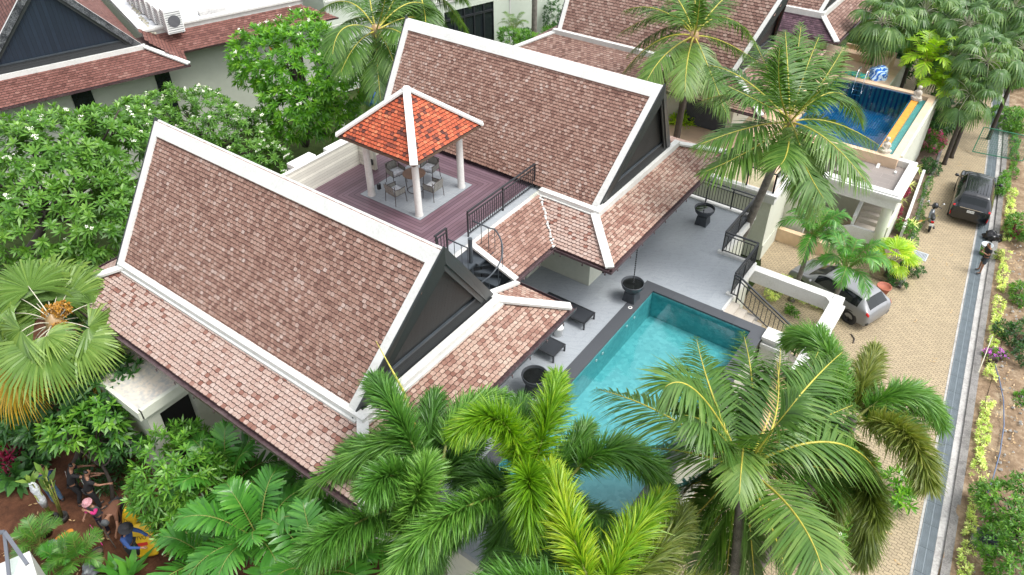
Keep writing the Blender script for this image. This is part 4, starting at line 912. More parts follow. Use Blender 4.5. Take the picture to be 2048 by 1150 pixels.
hip((-39.8, 9.55, 6.53), (-41.8, 7.95, 7.25), .3, root=eh, build=LbE); hip((-39.8, -2.2, 6.53), (-41.8, -.1, 7.25), .3, root=eh, build=LbE)
m_ = MB(); m_.box((-42.0, -.2, 7.1), (-41.75, 8.0, 7.42)); LbE(m_, 'roof_band', white, eh)
m_ = MB(); m_.box((-58, .3, 0), (-42.2, 7.6, 7.1)); m_.box((-42.3, -.8, 0), (-41.3, 8.6, 6.4)); LbE(m_, 'wall', creamE, eh)
m_ = MB(); m_.box((-41.3, 3.6, 1), (-41.24, 4.6, 5.9)); m_.box((-41.3, 7.9, 1), (-41.24, 8.7, 5.9)); LbE(m_, 'dark_opening', glass_dark, eh)
gutter('gutter', (-39.8, -2.2, 6.44), (-39.8, 9.6, 6.44), eh, build=LbE, out=(1, 0, 0), brackets=False)
fb = empty('flat_roofed_building', eh.location, EZ, 'cream building with white stained flat roof carrying a row of air conditioners', 'building')
def LbF(mb, name, mat, parent=None, smooth=False):
    o = mb.build(name, mat, parent, smooth)
    if parent is fb: o.location = tuple(-_off)
    return o
m_ = MB(); m_.box((-66, 8.4, 7.1), (-43.9, 17.9, 7.3)); LbF(m_, 'roof', white_roofing, fb)
m_ = MB(); m_.box((-43.98, 8.3, 7.0), (-43.72, 18.1, 7.62)); m_.box((-43.72, 8.3, 7.48), (-43.6, 18.2, 7.60)); m_.box((-66, 17.9, 7.0), (-43.72, 18.1, 7.62)); LbF(m_, 'parapet', white, fb)
m_ = MB(); m_.box((-66, 8.4, 0), (-43.98, 17.8, 7.0)); m_.box((-44.0, 8.8, 0), (-43.2, 18.0, 6.45)); LbF(m_, 'wall', creamE, fb)
m_ = MB(); m_.prism([(-45.4, 12.0, 7.32), (-44.9, 12.0, 7.32), (-44.9, 13.6, 7.32), (-45.4, 13.6, 7.32)], (0, 0, .22)); LbF(m_, 'roof_hatch', concrete, fb)
for k in range(7):
    yy = 9.6 if k else 9.6; xx = -45.2-k*1.55
    lx, ly = -45.3-1.15*k, 9.25-.06*k; c = np.array([lx*cos(EZ)-ly*sin(EZ), lx*sin(EZ)+ly*cos(EZ), 7.32])
    ac_unit(c, .95, .85 if k % 2 else .75, 1.25 if k else 1.45, ['tall grey-white air conditioner nearest the parapet, first of the rooftop row', 'second air conditioner of the rooftop row on the white flat roof', 'third air conditioner of the rooftop row on the white flat roof', 'fourth air conditioner of the rooftop row on the white flat roof', 'fifth air conditioner of the rooftop row, near the picture edge', 'sixth air conditioner of the rooftop row, at the picture edge', 'last air conditioner of the rooftop row, beyond the picture edge'][k], EZ, 'air conditioners on the white flat roof')
m_ = MB()
for k in range(5):
    pts = [(-45.0-2.0*k+.1*j, 8.9+.12*k+.12*sin(j*1.3+k), 7.36+.03*(j % 2)) for j in range(18)]
    m_.tube(pts, .035, 6)
LbF(m_, 'pipes', petiole_m, fb)
# far facade with black glazing, top middle
ff = empty('far_house', eh.location, EZ, 'pale far house with tall black glazed doors between mouldings, at the top middle', 'house')
def LbH(mb, name, mat, parent=None, smooth=False):
    o = mb.build(name, mat, parent, smooth)
    if parent is ff: o.location = tuple(-_off)
    return o
paleg = stained('pale_green_wall', (.50, .55, .47), (.4, .44, .37), .3, .7, .3)
m_ = MB(); m_.box((-60, 20, 0), (-45.0, 45, 9)); m_.box((-45.0, 27.0, 0), (-44.85, 29.2, 9)); m_.box((-45.0, 33.7, 0), (-44.85, 45, 9)); m_.box((-45.0, 29.2, 4.05), (-44.85, 33.7, 9)); LbH(m_, 'wall', paleg, ff)
m_ = MB()
for z in (4.75, 4.9, 6.6): m_.box((-44.85, 20, z), (-44.75, 45, z+.09))
m_.box((-44.85, 35.2, .5), (-44.8, 35.3, 4.4)); m_.box((-44.85, 35.2, 4.3), (-44.8, 38.0, 4.4)); LbH(m_, 'moulding', white, ff)
m_ = MB(); m_.box((-44.98, 29.2, .4), (-44.95, 33.7, 4.05)); g_ = LbH(m_, 'window', glass_dark, ff)
m_ = MB(); 
for u in np.linspace(29.2, 33.7, 6): m_.box((-44.94, u-.06, .4), (-44.86, u+.06, 4.05))
m_.box((-44.945, 29.2, 3.3), (-44.855, 33.7, 3.45)); LbH(m_, 'window_frame', blackmetal, ff)
fh = empty('far_low_roof', (-23, 30, 0), 0) if False else None
# ------------------------------------------------------------------ vegetation tools
def nrm(v):
    v = np.asarray(v, float); return v/(np.linalg.norm(v, axis=-1, keepdims=True)+1e-9)
def fast_mesh(name, V, Fq, tint, mat, parent=None, k=4, world=True, smooth=False):
    """V (n,3), Fq (m,k) faces of k corners, tint (m,)"""
    me = bpy.data.meshes.new(name); n, m = len(V), len(Fq)
    me.vertices.add(n); me.vertices.foreach_set('co', np.ascontiguousarray(V, np.float32).ravel())
    me.loops.add(m*k); me.loops.foreach_set('vertex_index', np.ascontiguousarray(Fq, np.int32).ravel())
    me.polygons.add(m); me.polygons.foreach_set('loop_start', np.arange(0, m*k, k, dtype=np.int32))
    try: me.polygons.foreach_set('loop_total', np.full(m, k, np.int32))
    except Exception: pass
    a = me.attributes.new('tint', 'FLOAT', 'FACE'); a.data.foreach_set('value', np.asarray(tint, np.float32))
    me.materials.append(mat); me.update(calc_edges=True)
    if smooth: me.polygons.foreach_set('use_smooth', [True]*m)
    o = bpy.data.objects.new(name, me); link(o, parent)
    if parent is not None and world and parent.parent is None: o.location = -parent.location
    return o
def leaf_strip(B, D, Wv, L, wd, droop, segs=3, prof=(.55, 1, .8, .05), curl=0):
    """many ribbon leaflets: B base (m,3), D direction, Wv width direction, L length (m,), wd width (m,), droop (m,)"""
    m = len(B); S = np.linspace(0, 1, segs+1); V = np.zeros((m, (segs+1)*2, 3)); pw = np.interp(S, np.linspace(0, 1, len(prof)), prof)
    for i, s in enumerate(S):
        c = B+D*(L*s)[:, None]; c[:, 2] -= droop*L*s**1.8
        h = Wv*(wd*pw[i]/2)[:, None]
        V[:, 2*i] = c-h; V[:, 2*i+1] = c+h
    b = (np.arange(m)*(segs+1)*2)[:, None]
    F = np.concatenate([b+np.array([[2*i, 2*i+1, 2*i+3, 2*i+2]]) for i in range(segs)], 0)
    idx = np.tile(np.arange(m), segs)
    return V.reshape(-1, 3), F, idx
def bez(A, M, B_, n):
    A, M, B_ = (np.asarray(x, float) for x in (A, M, B_)); Cc = 2*M-.5*(A+B_); t = np.linspace(0, 1, n)[:, None]
    return (1-t)**2*A+2*t*(1-t)*Cc+t*t*B_
def frames(pts):
    tg = nrm(np.gradient(pts, axis=0)); up = np.array([0, 0, 1.])
    s = np.cross(tg, up); bad = np.linalg.norm(s, axis=1) < .15
    if bad.any():
        ref = s[~bad].mean(0) if (~bad).any() else np.array([1., 0, 0]); s[bad] = ref
    s = nrm(s); return tg, s, nrm(np.cross(s, tg))
def frond(parent, A, M, T_, mat, rmat, kind='coco', n=62, Lmax=.95, wd=.05, droop=.45, pet=.16, seed=0, rr=.035, tint=.5, gap=0, name='frond', ragged=.0):
    r = np.random.default_rng(seed); K = 60; pts = bez(A, M, T_, K); tg, sd_, nm = frames(pts); chord = np.linalg.norm(np.diff(pts, axis=0), axis=1).sum()
    def at(u, arr): x = u*(K-1); i = np.clip(x.astype(int), 0, K-2); f = (x-i)[:, None]; return arr[i]*(1-f)+arr[i+1]*f
    if kind == 'fox':
        u = np.sort(r.random(n))*(1-pet)+pet; ph = r.random(n)*2*pi
    else:
        u = np.repeat(np.linspace(pet, .995, n), 2); u = np.clip(u+r.normal(0, .003, len(u)), pet, 1)
    p, t, s, nn = at(u, pts), nrm(at(u, tg)), nrm(at(u, sd_)), nrm(at(u, nm)); uu = (u-pet)/(1-pet)
    if kind == 'fox':
        ang = radians(38)+r.normal(0, .16, n)+uu*.25
        rad = s*np.cos(ph)[:, None]+nn*np.sin(ph)[:, None]
        D = nrm(rad*np.cos(ang)[:, None]+t*np.sin(ang)[:, None]); L = Lmax*(np.sin(pi*np.clip(.22+.66*uu, 0, 1))**.6)*(.8+.35*r.random(n)); dr = droop*(.6+.6*r.random(n))
        Wv = nrm(np.cross(D, r.normal(0, 1, (n, 3)))); wdv = wd*(.7+.6*r.random(n))
    else:
        sg = np.tile([-1., 1.], n); m = len(u)
        ang = radians(22)+uu*radians(42)+r.normal(0, .06, m)
        lift = radians(18)*(1-uu)*(1 if kind == 'coco' else .8)
        D = nrm((s*sg[:, None]*np.cos(lift)[:, None]+nn*np.sin(lift)[:, None])*np.cos(ang)[:, None]+t*np.sin(ang)[:, None])
        D += r.normal(0, .035, D.shape); D = nrm(D)
        L = Lmax*np.clip(np.sin(pi*np.clip(.16+.80*uu, 0, 1)), .12, 1)**.75*(.9+.2*r.random(m)); dr = droop*(.55+.8*r.random(m))
        Wv = nrm(t-(t*D).sum(1)[:, None]*D); wdv = wd*(.8+.4*r.random(m))*(np.clip(L/Lmax, .35, 1))
        if ragged:
            keep = r.random(m) > ragged; p, D, Wv, L, wdv, dr = (x[keep] for x in (p, D, Wv, L, wdv, dr))
    V, F_, idx = leaf_strip(p, D, Wv, L, wdv, dr, 3, (.5, 1, .85, .08) if kind != 'broad' else (.35, 1, 1.05, .35))
    tt = np.clip(tint+r.normal(0, .13, len(L)), 0, 1)[idx]+.14*(np.repeat([0, 1, 2], len(L))-1)*.6
    o = fast_mesh(name, V, F_, np.clip(tt, 0, 1), mat, parent)
    m_ = MB(); m_.tube(pts[::3], np.linspace(rr, rr*.18, len(pts[::3])), 6); ra = m_.build('rachis', rmat, o, True)
    return o
def on_ray(C, px, D, near=True):
    """the point that the photo shows at px, at distance D from C (or the closest the ray gets)"""
    d = ray(*px); w_ = CAMP-np.asarray(C); b = w_@d; c = w_@w_-D*D; q = b*b-c
    if q < 0: return CAMP-d*b
    t = -b-sqrt(q) if near else -b+sqrt(q); return CAMP+d*t
def palm_px(root, C, specs, mat, rmat, **kw):
    """fronds given by the pixels of their middle and tip; D is the chord in metres"""
    C = np.asarray(C, float)
    for i, sp in enumerate(specs):
        mid, tip, D, near = sp[:4]; opt = dict(kw); opt.update(sp[4] if len(sp) > 4 else {})
        mt = opt.pop('mat', mat); rm = opt.pop('rmat', rmat); st = opt.pop('start', None)
        Tp = on_ray(C, tip, D, near)
        A = C if st is None else on_ray(C, st, .5, True)
        h = (A+Tp)/2; arch = opt.pop('arch', .16*D)
        d = ray(*mid); tgt = h+np.array([0, 0, arch]); M = CAMP+d*((tgt-CAMP)@d)
        frond(root, A, M, Tp, mt, rm, seed=i*7+int(C[0]*10) % 97+100, **opt)
def palm_auto(root, C, nfr, L, mat, rmat, seed=0, el=(70, -25), arch=.28, mats=None, **kw):
    r = np.random.default_rng(seed); C = np.asarray(C, float)
    for i in range(nfr):
        az = i*2.39996+seed+r.normal(0, .12); f = (i+.5)/nfr; e = radians(el[0]+(el[1]-el[0])*f+r.normal(0, 5)); l = L*(.85+.3*r.random())
        d = np.array([cos(az)*cos(e), sin(az)*cos(e), sin(e)]); Tp = C+d*l; M = (C+Tp)/2+np.array([0, 0, arch*l*(.6+.5*cos(e))])
        frond(root, C, M, Tp, mats[i % len(mats)] if mats else mat, rmat, seed=seed*31+i, **kw)
def trunk(root, pts, r0, r1, mat=None, ringed=True):
    pts = np.array(pts, float); K = 40; t = np.linspace(0, 1, K); q = bez(pts[0], pts[1], pts[2], K) if len(pts) == 3 else np.array([np.interp(t, [0, 1], [pts[0][i], pts[-1][i]]) for i in range(3)]).T
    rr = np.linspace(r0, r1, K); 
    if ringed: rr = rr*(1+.045*(np.arange(K) % 2))
    rr[0] *= 1.35; m_ = MB(); m_.tube(q, rr, 12); return W(m_, 'trunk', mat or bark, root, True)
def crownshaft(root, C, mat=None, r=.22, h=.7, name='crownshaft'):
    m_ = MB(); m_.lathe([(.0, -h*.7), (r*.7, -h*.6), (r, -.1*h), (r*.7, .3*h), (0, .5*h)], tuple(C), 12); return W(m_, name, mat or L_straw, root, True)
def rosettes(P_, Dn, nl, L, wd, mat, parent, name='crown', seed=0, spread=(30, 95), droop=.25, tint=.5, tv=.18):
    """leaf rosettes at points P_ facing Dn"""
    r = np.random.default_rng(seed); m = len(P_); Dn = nrm(Dn)
    a = nrm(np.cross(Dn, r.normal(0, 1, (m, 3)))); b = np.cross(Dn, a)
    k = np.arange(nl); az = (k*2.39996)[None, :]+r.random((m, 1))*6.28; el = radians(spread[0])+(radians(spread[1]-spread[0]))*(k/nl)[None, :]+r.normal(0, .12, (m, nl))
    D = (a[:, None]*np.cos(az)[..., None]+b[:, None]*np.sin(az)[..., None])*np.sin(el)[..., None]+Dn[:, None]*np.cos(el)[..., None]
    D = nrm(D.reshape(-1, 3)); B = np.repeat(P_, nl, 0)+D*.02
    sc = np.repeat(.8+.4*r.random(m), nl); LL = L*sc*(.75+.45*r.random(m*nl)); 
    Wv = nrm(np.cross(D, np.repeat(Dn, nl, 0)+r.normal(0, .15, (m*nl, 3)))); 
    V, F_, idx = leaf_strip(B, D, Wv, LL, np.full(m*nl, wd)*sc, np.full(m*nl, droop)*(.5+r.random(m*nl)), 2, (.25, 1.0, .12))
    tt = np.clip(tint+np.repeat(r.normal(0, tv*.8, m), nl)+r.normal(0, tv*.7, m*nl)+(.5-(k/nl)[None, :].repeat(m, 0).ravel())*.35, 0, 1)[idx]
    return fast_mesh(name, V, F_, tt, mat, parent)
def lump_points(lumps, sp, seed=0, up=.0, inner=.25):
    """points on a union of ellipsoids (centre, radii), roughly sp apart"""
    r = np.random.default_rng(seed); PP, NN = [], []
    for c, R in lumps:
        c = np.array(c, float); R = np.array(R if not np.isscalar(R) else (R, R, R), float); ar = 4*pi*((R[0]*R[1]+R[0]*R[2]+R[1]*R[2])/3); n = int(ar/sp**2)
        d = nrm(r.normal(0, 1, (n, 3))); k = 1-inner*r.random(n)**2*1.0; p = c+d*R*k[:, None]*(1+r.normal(0, .05, (n, 1))); nn = nrm(d/R)
        ok = d[:, 2] > -.65
        for c2, R2 in lumps:
            if c2 is not None and not np.allclose(c, c2):
                q = (p-np.array(c2))/np.array(R2 if not np.isscalar(R2) else (R2,)*3); ok &= (q**2).sum(1) > .72
        PP.append(p[ok]); NN.append(nn[ok])
    PP = np.vstack(PP); NN = nrm(np.vstack(NN)+np.array([0, 0, up])+r.normal(0, .22, (len(PP), 3))); return PP, NN
def leafy_tree(name, base, lumps, mat, label, sp=.34, nl=13, L=.27, wd=.075, cat='tree', group=None, seed=1, flowers=None, nf=0, tr=.13, up=.5, spread=(25, 95), droop=.25, barkm=None, orange=0, tint=.5, inner=.25):
    base = np.array(base, float); root = empty(name, base, 0, label, cat, group)
    P_, N_ = lump_points(lumps, sp, seed, up, inner); rosettes(P_, N_, nl, L, wd, mat, root, 'crown', seed, spread, droop, tint)
    c0 = np.mean([l[0] for l in lumps], 0); fork = base+(c0-base)*.5; m_ = MB(); m_.tube(bez(base, (base+fork)/2+np.array([.08, .05, 0]), fork, 8), np.linspace(tr*1.2, tr*.8, 8), 8); W(m_, 'trunk', barkm or bark_dark, root, True)
    r = np.random.default_rng(seed+5); m_ = MB()
    for c, R in lumps:
        R0 = R if np.isscalar(R) else min(R)
        for _ in range(4):
            e = np.array(c)+r.normal(0, .35, 3)*R0; m_.tube(bez(fork, (fork+e)/2+r.normal(0, .2, 3), e, 7), np.linspace(tr*.6, tr*.15, 7), 6)
    W(m_, 'branches', barkm or bark_dark, root, True)
    if nf:
        i = r.choice(len(P_), nf, replace=len(P_) < nf); Q = np.repeat(P_[i]+N_[i]*L*.55, 5, 0)+r.normal(0, .06, (nf*5, 3)); rosettes(Q, r.normal(0, 1, Q.shape)+np.array([0, 0, 1.5]), 5, .055, .045, flowers, root, 'flowers', seed, (60, 90), 0)
    if orange:
        i = r.choice(len(P_), orange); rosettes(P_[i], N_[i]*0+r.normal(0, 1, (orange, 3)), 3, L*.9, wd*.9, L_fanold if False else L_orange, root, 'old_leaves', seed, (30, 80), .4)
    return root
def bush(name, c, R, mat, label, sp=.2, nl=8, L=.16, wd=.05, cat='shrub', group=None, seed=1, spread=(20, 100), up=.6, droop=.15, flowers=None, nf=0, tint=.5):
    c = np.array(c, float); root = empty(name, (c[0], c[1], c[2]), 0, label, cat, group); R = np.array(R if not np.isscalar(R) else (R,)*3, float)
    r = np.random.default_rng(seed); lumps = [(c+np.array([0, 0, R[2]*.6]), R*.8)]+[(c+np.array([r.normal(0, .45)*R[0], r.normal(0, .45)*R[1], R[2]*(.5+.4*r.random())]), R*(.4+.25*r.random())) for _ in range(4)]
    P_, N_ = lump_points(lumps, sp, seed, up, .4); rosettes(P_, N_, nl, L, wd, mat, root, 'foliage', seed, spread, droop, tint)
    if nf:
        i = r.choice(len(P_), nf, replace=len(P_) < nf); Q = np.repeat(P_[i]+N_[i]*.04, 6, 0)+r.normal(0, .05, (nf*6, 3)); rosettes(Q, r.normal(0, 1, Q.shape)+np.array([0, 0, 1.]), 5, .05, .04, flowers, root, 'flowers', seed, (50, 90), 0)
    m_ = MB()
    for _ in range(6):
        e = c+np.array([r.normal(0, .3)*R[0], r.normal(0, .3)*R[1], R[2]*.8]); m_.tube([c+np.array([0, 0, -.05]), (c+e)/2, e], [.02, .015, .006], 5)
    W(m_, 'stems', bark_dark, root); return root
def fan_leaf(parent, A, H, Tp, mat, R=1.2, N=46, span=250, seed=0, tint=.5, droop=.25, rr=.022, wave=.05, bend=.2, nrmv=None, rag=.0, split=.55, pm=None):
    """fan leaf: petiole from A to the hub H, blade centred on the direction H->Tp"""
    r = np.random.default_rng(seed); A, H, Tp = (np.asarray(x, float) for x in (A, H, Tp)); ax = nrm(Tp-H)
    up = np.array([0, 0, 1.]) if nrmv is None else nrm(nrmv)
    s = nrm(np.cross(ax, up)); n = np.cross(s, ax)
    th = np.radians(np.linspace(-span/2, span/2, N+1)); S = [.04, .3, split, .8, 1.0]
    rays = (ax[None]*np.cos(th)[:, None]+s[None]*np.sin(th)[:, None]); lenr = R*(1-.22*(np.abs(th)/radians(span/2))**2)*(1+r.normal(0, .04, N+1))
    V = []; F_ = []; T_ = []
    def pos(i, f, side=0):
        if side: d = rays[i]*(1-.5*abs(side))+rays[min(max(i+int(np.sign(side)), 0), N)]*(.5*abs(side)) 
        else: d = rays[i]
        p = H+d*lenr[i]*f+n*(wave*(1 if i % 2 else -1)*f*R*.6)+n*(bend*R*(f*(1-f)))
        p = p-np.array([0, 0, 1.])*droop*R*f**2.6*(1+.25*sin(i*1.7)); return p
    for i in range(N):
        dr_ = r.normal(0, .05); t = np.clip(tint+r.normal(0, .12), 0, 1)
        for j in range(2):
            b = len(V); V += [pos(i, S[j]), pos(i+1, S[j]), pos(i+1, S[j+1]), pos(i, S[j+1])]; F_.append((b, b+1, b+2, b+3)); T_.append(t)
        if r.random() < rag: continue
        a0, a1 = pos(i, S[2]), pos(i+1, S[2]); m3 = (pos(i, S[3])+pos(i+1, S[3]))/2; m4 = (pos(i, S[4])+pos(i+1, S[4]))/2-np.array([0, 0, abs(dr_)*R*2]); w3 = (pos(i+1, S[3])-pos(i, S[3]))*.30
        b = len(V); V += [a0, a1, m3+w3, m3-w3]; F_.append((b, b+1, b+2, b+3)); T_.append(min(1, t+.06))
        b = len(V); V += [m3-w3, m3+w3, m4+w3*.12, m4-w3*.12]; F_.append((b, b+1, b+2, b+3)); T_.append(min(1, t+.22))
    o = fast_mesh('fan_leaf', np.array(V), np.array(F_), T_, mat, parent)
    m_ = MB(); m_.tube(bez(A, (A+H)/2+np.array([0, 0, .12*np.linalg.norm(H-A)]), H+ax*R*.12, 10), np.linspace(rr, rr*.5, 10), 6); m_.build('petiole', pm or petiole_m, o, True)
    return o
def fan_auto(root, C, n, pl, R, mat, seed=0, el=(75, -35), N=30, droop=.35, span=240, **kw):
    r = np.random.default_rng(seed); C = np.asarray(C, float)
    for i in range(n):
        az = i*2.39996+seed+r.normal(0, .15); f = (i+.5)/n; e = radians(el[0]+(el[1]-el[0])*f+r.normal(0, 6)); l = pl*(.8+.4*r.random())
        d = np.array([cos(az)*cos(e), sin(az)*cos(e), sin(e)]); H = C+d*l; e2 = e-radians(28); d2 = np.array([cos(az)*cos(e2), sin(az)*cos(e2), sin(e2)])
        fan_leaf(root, C, H, H+d2, mat, R*(.85+.3*r.random()), N, span, seed*17+i, .35+.3*r.random(), droop, **kw)
# ------------------------------------------------------------------ the large palms
gz_ = 0.0
def palm(name, C, base, label, r0=.17, r1=.11, mid=None, cat='palm tree', barkm=None, group=None):
    C = np.asarray(C, float); base = np.asarray(base, float); root = empty(name, base, 0, label, cat, group)
    trunk(root, [base, (base+C)/2+np.array(mid if mid is not None else (0, 0, 0)), C-np.array([0, 0, .25])], r0, r1, barkm); return root
def nuts(root, C, n, seed=0, r=.11):
    q = np.random.default_rng(seed)
    for i in range(n):
        a = q.random()*6.28; p = np.array(C)+np.array([cos(a)*.32, sin(a)*.32, -.30-.25*q.random()]); m_ = MB(); m_.lathe([(0, -r*1.15), (r*.75, -r*.7), (r, 0), (r*.75, r*.7), (0, r*1.1)], tuple(p), 10); W(m_, 'coconut', coconut_m, root, True)
# coconut palm in front of the pool
C = P(1487, 938, 8.6)
b = np.array([C[0]+.9, C[1]-1.2, 0])
pc = palm('coconut_palm', C, b, 'large coconut palm with green nuts whose crown spreads over the near end of the pool', .2, .13, (.25, 0, 0))
cs = dict(n=92, Lmax=1.12, wd=.064, droop=.55)
palm_px(pc, C, [((1330, 830), (1192, 778), 4.6, False, dict(ragged=.12, tint=.55, arch=.5)), ((1390, 765), (1268, 760), 3.8, True, dict(tint=.6, arch=.6)) if False else ((1400, 790), (1326, 778), 3.6, True, dict(tint=.62, arch=.9)),
    ((1425, 790), (1392, 672), 4.0, False, dict(tint=.5, arch=.9)), ((1506, 800), (1486, 665), 4.2, False, dict(tint=.5, arch=.7)), ((1575, 820), (1640, 695), 4.3, False, dict(tint=.55, arch=.8)),
    ((1545, 810), (1560, 690), 4.0, False, dict(tint=.35, arch=1.2)), ((1600, 860), (1712, 808), 3.8, False, dict(tint=.5, arch=.5)), ((1665, 885), (1768, 970), 4.0, False, dict(tint=.62, arch=1.0, Lmax=1.15)),
    ((1610, 930), (1720, 965), 3.6, False, dict(tint=.35, arch=.3)), ((1585, 1022), (1648, 1152), 4.0, True, dict(tint=.68, arch=.6, Lmax=1.1)), ((1500, 1060), (1512, 1190), 4.2, False, dict(tint=.42, arch=.1)),
    ((1462, 1060), (1452, 1190), 4.2, False, dict(tint=.45, arch=.2)), ((1412, 1010), (1318, 1118), 4.2, False, dict(tint=.6, arch=.5)), ((1360, 902), (1262, 900), 4.0, False, dict(tint=.6, arch=.7, Lmax=1.1)),
    ((1395, 965), (1310, 990), 3.8, False, dict(tint=.3, arch=-.1)), ((1430, 1050), (1385, 1160), 4.3, False, dict(tint=.45, arch=.2)), ((1486, 900), (1478, 1000), 2.6, True, dict(tint=.8, arch=.5, Lmax=.8)),
    ((1545, 1060), (1580, 1180), 4.3, False, dict(tint=.35, arch=.0)), ((1430, 860), (1365, 830), 3.2, True, dict(tint=.4, arch=.8)), ((1530, 880), (1600, 790), 3.6, True, dict(tint=.45, arch=1.0)), ((1420, 940), (1350, 1010), 3.6, False, dict(tint=.3, arch=.3)), ((1560, 960), (1650, 1040), 3.8, False, dict(tint=.35, arch=.3)), ((1470, 850), (1440, 740), 3.8, False, dict(tint=.42, arch=1.0)), ((1600, 790), (1690, 700), 4.4, False, dict(tint=.5, arch=.9))], L_coco, rachis_y, rr=.04, **cs)
frond(pc, C, C+np.array([.3, .2, 1.6]), on_ray(C, (1552, 712), 3.4, False), L_straw, rachis_y, n=30, Lmax=.35, wd=.03, droop=.05, seed=5, name='young_frond')
crownshaft(pc, C, L_straw, .26, .8, 'leaf_bases'); nuts(pc, C, 9, 3)
# coconut palm leaning over the neighbour's terrace
C = P(1580, 245, 10.2); b = np.array([-8.4, 28.7, 0])
pc = palm('coconut_palm', C, b, 'coconut palm with leaning dark trunk between the villa terrace and the neighbouring blue pool', .19, .13, (.1, -.1, 0), barkm=bark)
palm_px(pc, C, [((1500, 255), (1392, 292), 4.2, True, dict(tint=.6, arch=.8)), ((1500, 300), (1405, 345), 4.2, True, dict(tint=.7, arch=.3)), ((1500, 190), (1395, 205), 4.2, False, dict(tint=.45, arch=.5)), ((1490, 160), (1410, 130), 4.2, False, dict(tint=.4, arch=.7)),
    ((1545, 160), (1510, 85), 4.0, False, dict(tint=.5, arch=.8)), ((1590, 150), (1603, 45), 4.2, False, dict(tint=.6, arch=.6)), ((1608, 150), (1640, 70), 4.0, False, dict(tint=.5, arch=.8)), ((1640, 170), (1690, 90), 4.2, False, dict(tint=.6, arch=.7)),
    ((1670, 185), (1720, 245), 3.6, False, dict(tint=.55, arch=1.1)), ((1665, 245), (1765, 295), 3.9, False, dict(tint=.55, arch=.9)), ((1655, 280), (1738, 372), 3.8, True, dict(tint=.65, arch=.6)), ((1602, 300), (1632, 438), 4.0, True, dict(tint=.85, arch=.6)),
    ((1575, 300), (1560, 330), 3.4, True, dict(tint=.6, arch=.4)), ((1560, 180), (1560, 90), 3.8, True, dict(tint=.3, arch=1.0)), ((1620, 200), (1680, 150), 3.6, True, dict(tint=.45, arch=.8)), ((1530, 210), (1450, 170), 3.8, True, dict(tint=.4, arch=.8)), ((1575, 130), (1570, 60), 3.9, False, dict(tint=.45, arch=.9)), ((1530, 340), (1500, 395), 3.2, False, dict(tint=.4, arch=.3)) if False else ((1610, 330), (1650, 400), 4.0, True, dict(tint=.5, arch=.2))], L_coco, rachis_y, rr=.04, **cs)
crownshaft(pc, C, L_straw, .24, .7, 'leaf_bases')
# coconut palm behind the north wing gable
C = P(1388, 72, 10.0); b = P(1352, 300, 3.0); b = np.array([b[0]-.1, b[1]-.2, 0])
pc = palm('coconut_palm', C, b, 'coconut palm with mossy trunk standing right behind the peak of the dark north gable', .2, .14, (0, 0, 0), barkm=bark_dark)
palm_px(pc, C, [((1310, 85), (1235, 160), 4.4, False, dict(tint=.6, arch=.9)), ((1330, 30), (1235, 70), 4.4, False, dict(tint=.65, arch=1.0)), ((1330, 110), (1290, 170), 4.2, True, dict(tint=.75, arch=.6)), ((1375, 120), (1370, 190), 4.2, True, dict(tint=.85, arch=.6)),
    ((1415, 130), (1455, 235), 4.2, True, dict(tint=.6, arch=.6)), ((1450, 85), (1525, 130), 4.4, False, dict(tint=.6, arch=.7)), ((1450, 35), (1515, 90), 4.4, False, dict(tint=.55, arch=1.1)), ((1390, 10), (1390, -40), 4.2, False, dict(tint=.45, arch=.7)),
    ((1360, 5), (1320, -40), 4.2, False, dict(tint=.45, arch=.8)), ((1430, 15), (1470, -20), 4.2, False, dict(tint=.45, arch=.8)), ((1340, 130), (1325, 230), 4.2, False, dict(tint=.4, arch=.2)), ((1395, 40), (1400, -10), 3.4, True, dict(tint=.4, arch=.6)), ((1335, 55), (1255, 110), 4.4, False, dict(tint=.5, arch=.7)), ((1320, 20), (1250, 20), 4.4, False, dict(tint=.5, arch=.7))], L_coco, rachis_y, rr=.045, **cs)
crownshaft(pc, C, L_straw, .26, .7, 'leaf_bases')
# coconut palm behind the gazebo, top left
C = P(752, 62, 9.6); b = np.array([C[0]-.3, C[1]+.4, 0])
pc = palm('coconut_palm', C, b, 'coconut palm with brown flower sheaths behind the left end of the north ridge', .2, .14, (0, 0, 0))
palm_px(pc, C, [((715, 35), (655, 75), 4.4, False, dict(tint=.5, arch=.9)), ((700, 5), (640, 20), 4.6, False, dict(tint=.5, arch=.9)), ((690, 55), (665, 115), 4.2, True, dict(tint=.5, arch=.6)), ((740, 0), (735, -50), 4.4, False, dict(tint=.4, arch=.7)),
    ((785, 5), (800, -40), 4.2, False, dict(tint=.4, arch=.8)), ((825, 5), (880, 40), 4.6, False, dict(tint=.5, arch=1.0)), ((830, 35), (850, 80), 4.2, False, dict(tint=.5, arch=1.0)), ((790, 60), (835, 95), 3.8, True, dict(tint=.55, arch=.9)),
    ((755, 130), (762, 205), 4.6, True, dict(tint=.5, arch=.2)), ((742, 135), (735, 225), 4.6, False, dict(tint=.45, arch=.1)), ((778, 100), (800, 170), 4.2, True, dict(tint=.6, arch=.3)), ((712, 90), (680, 150), 4.2, True, dict(tint=.5, arch=.4)), ((765, 20), (775, -30), 4, True, dict(tint=.3, arch=.8))], L_coco, rachis_y, rr=.045, **cs)
crownshaft(pc, C, L_straw, .3, .8, 'leaf_bases'); nuts(pc, C, 7, 8)
C = P(835, -25, 10.5); b = np.array([C[0], C[1]+.3, 0])
pc = palm('coconut_palm', C, b, 'coconut palm at the top edge whose fronds hang before the pale far house', .2, .14, (0, 0, 0))
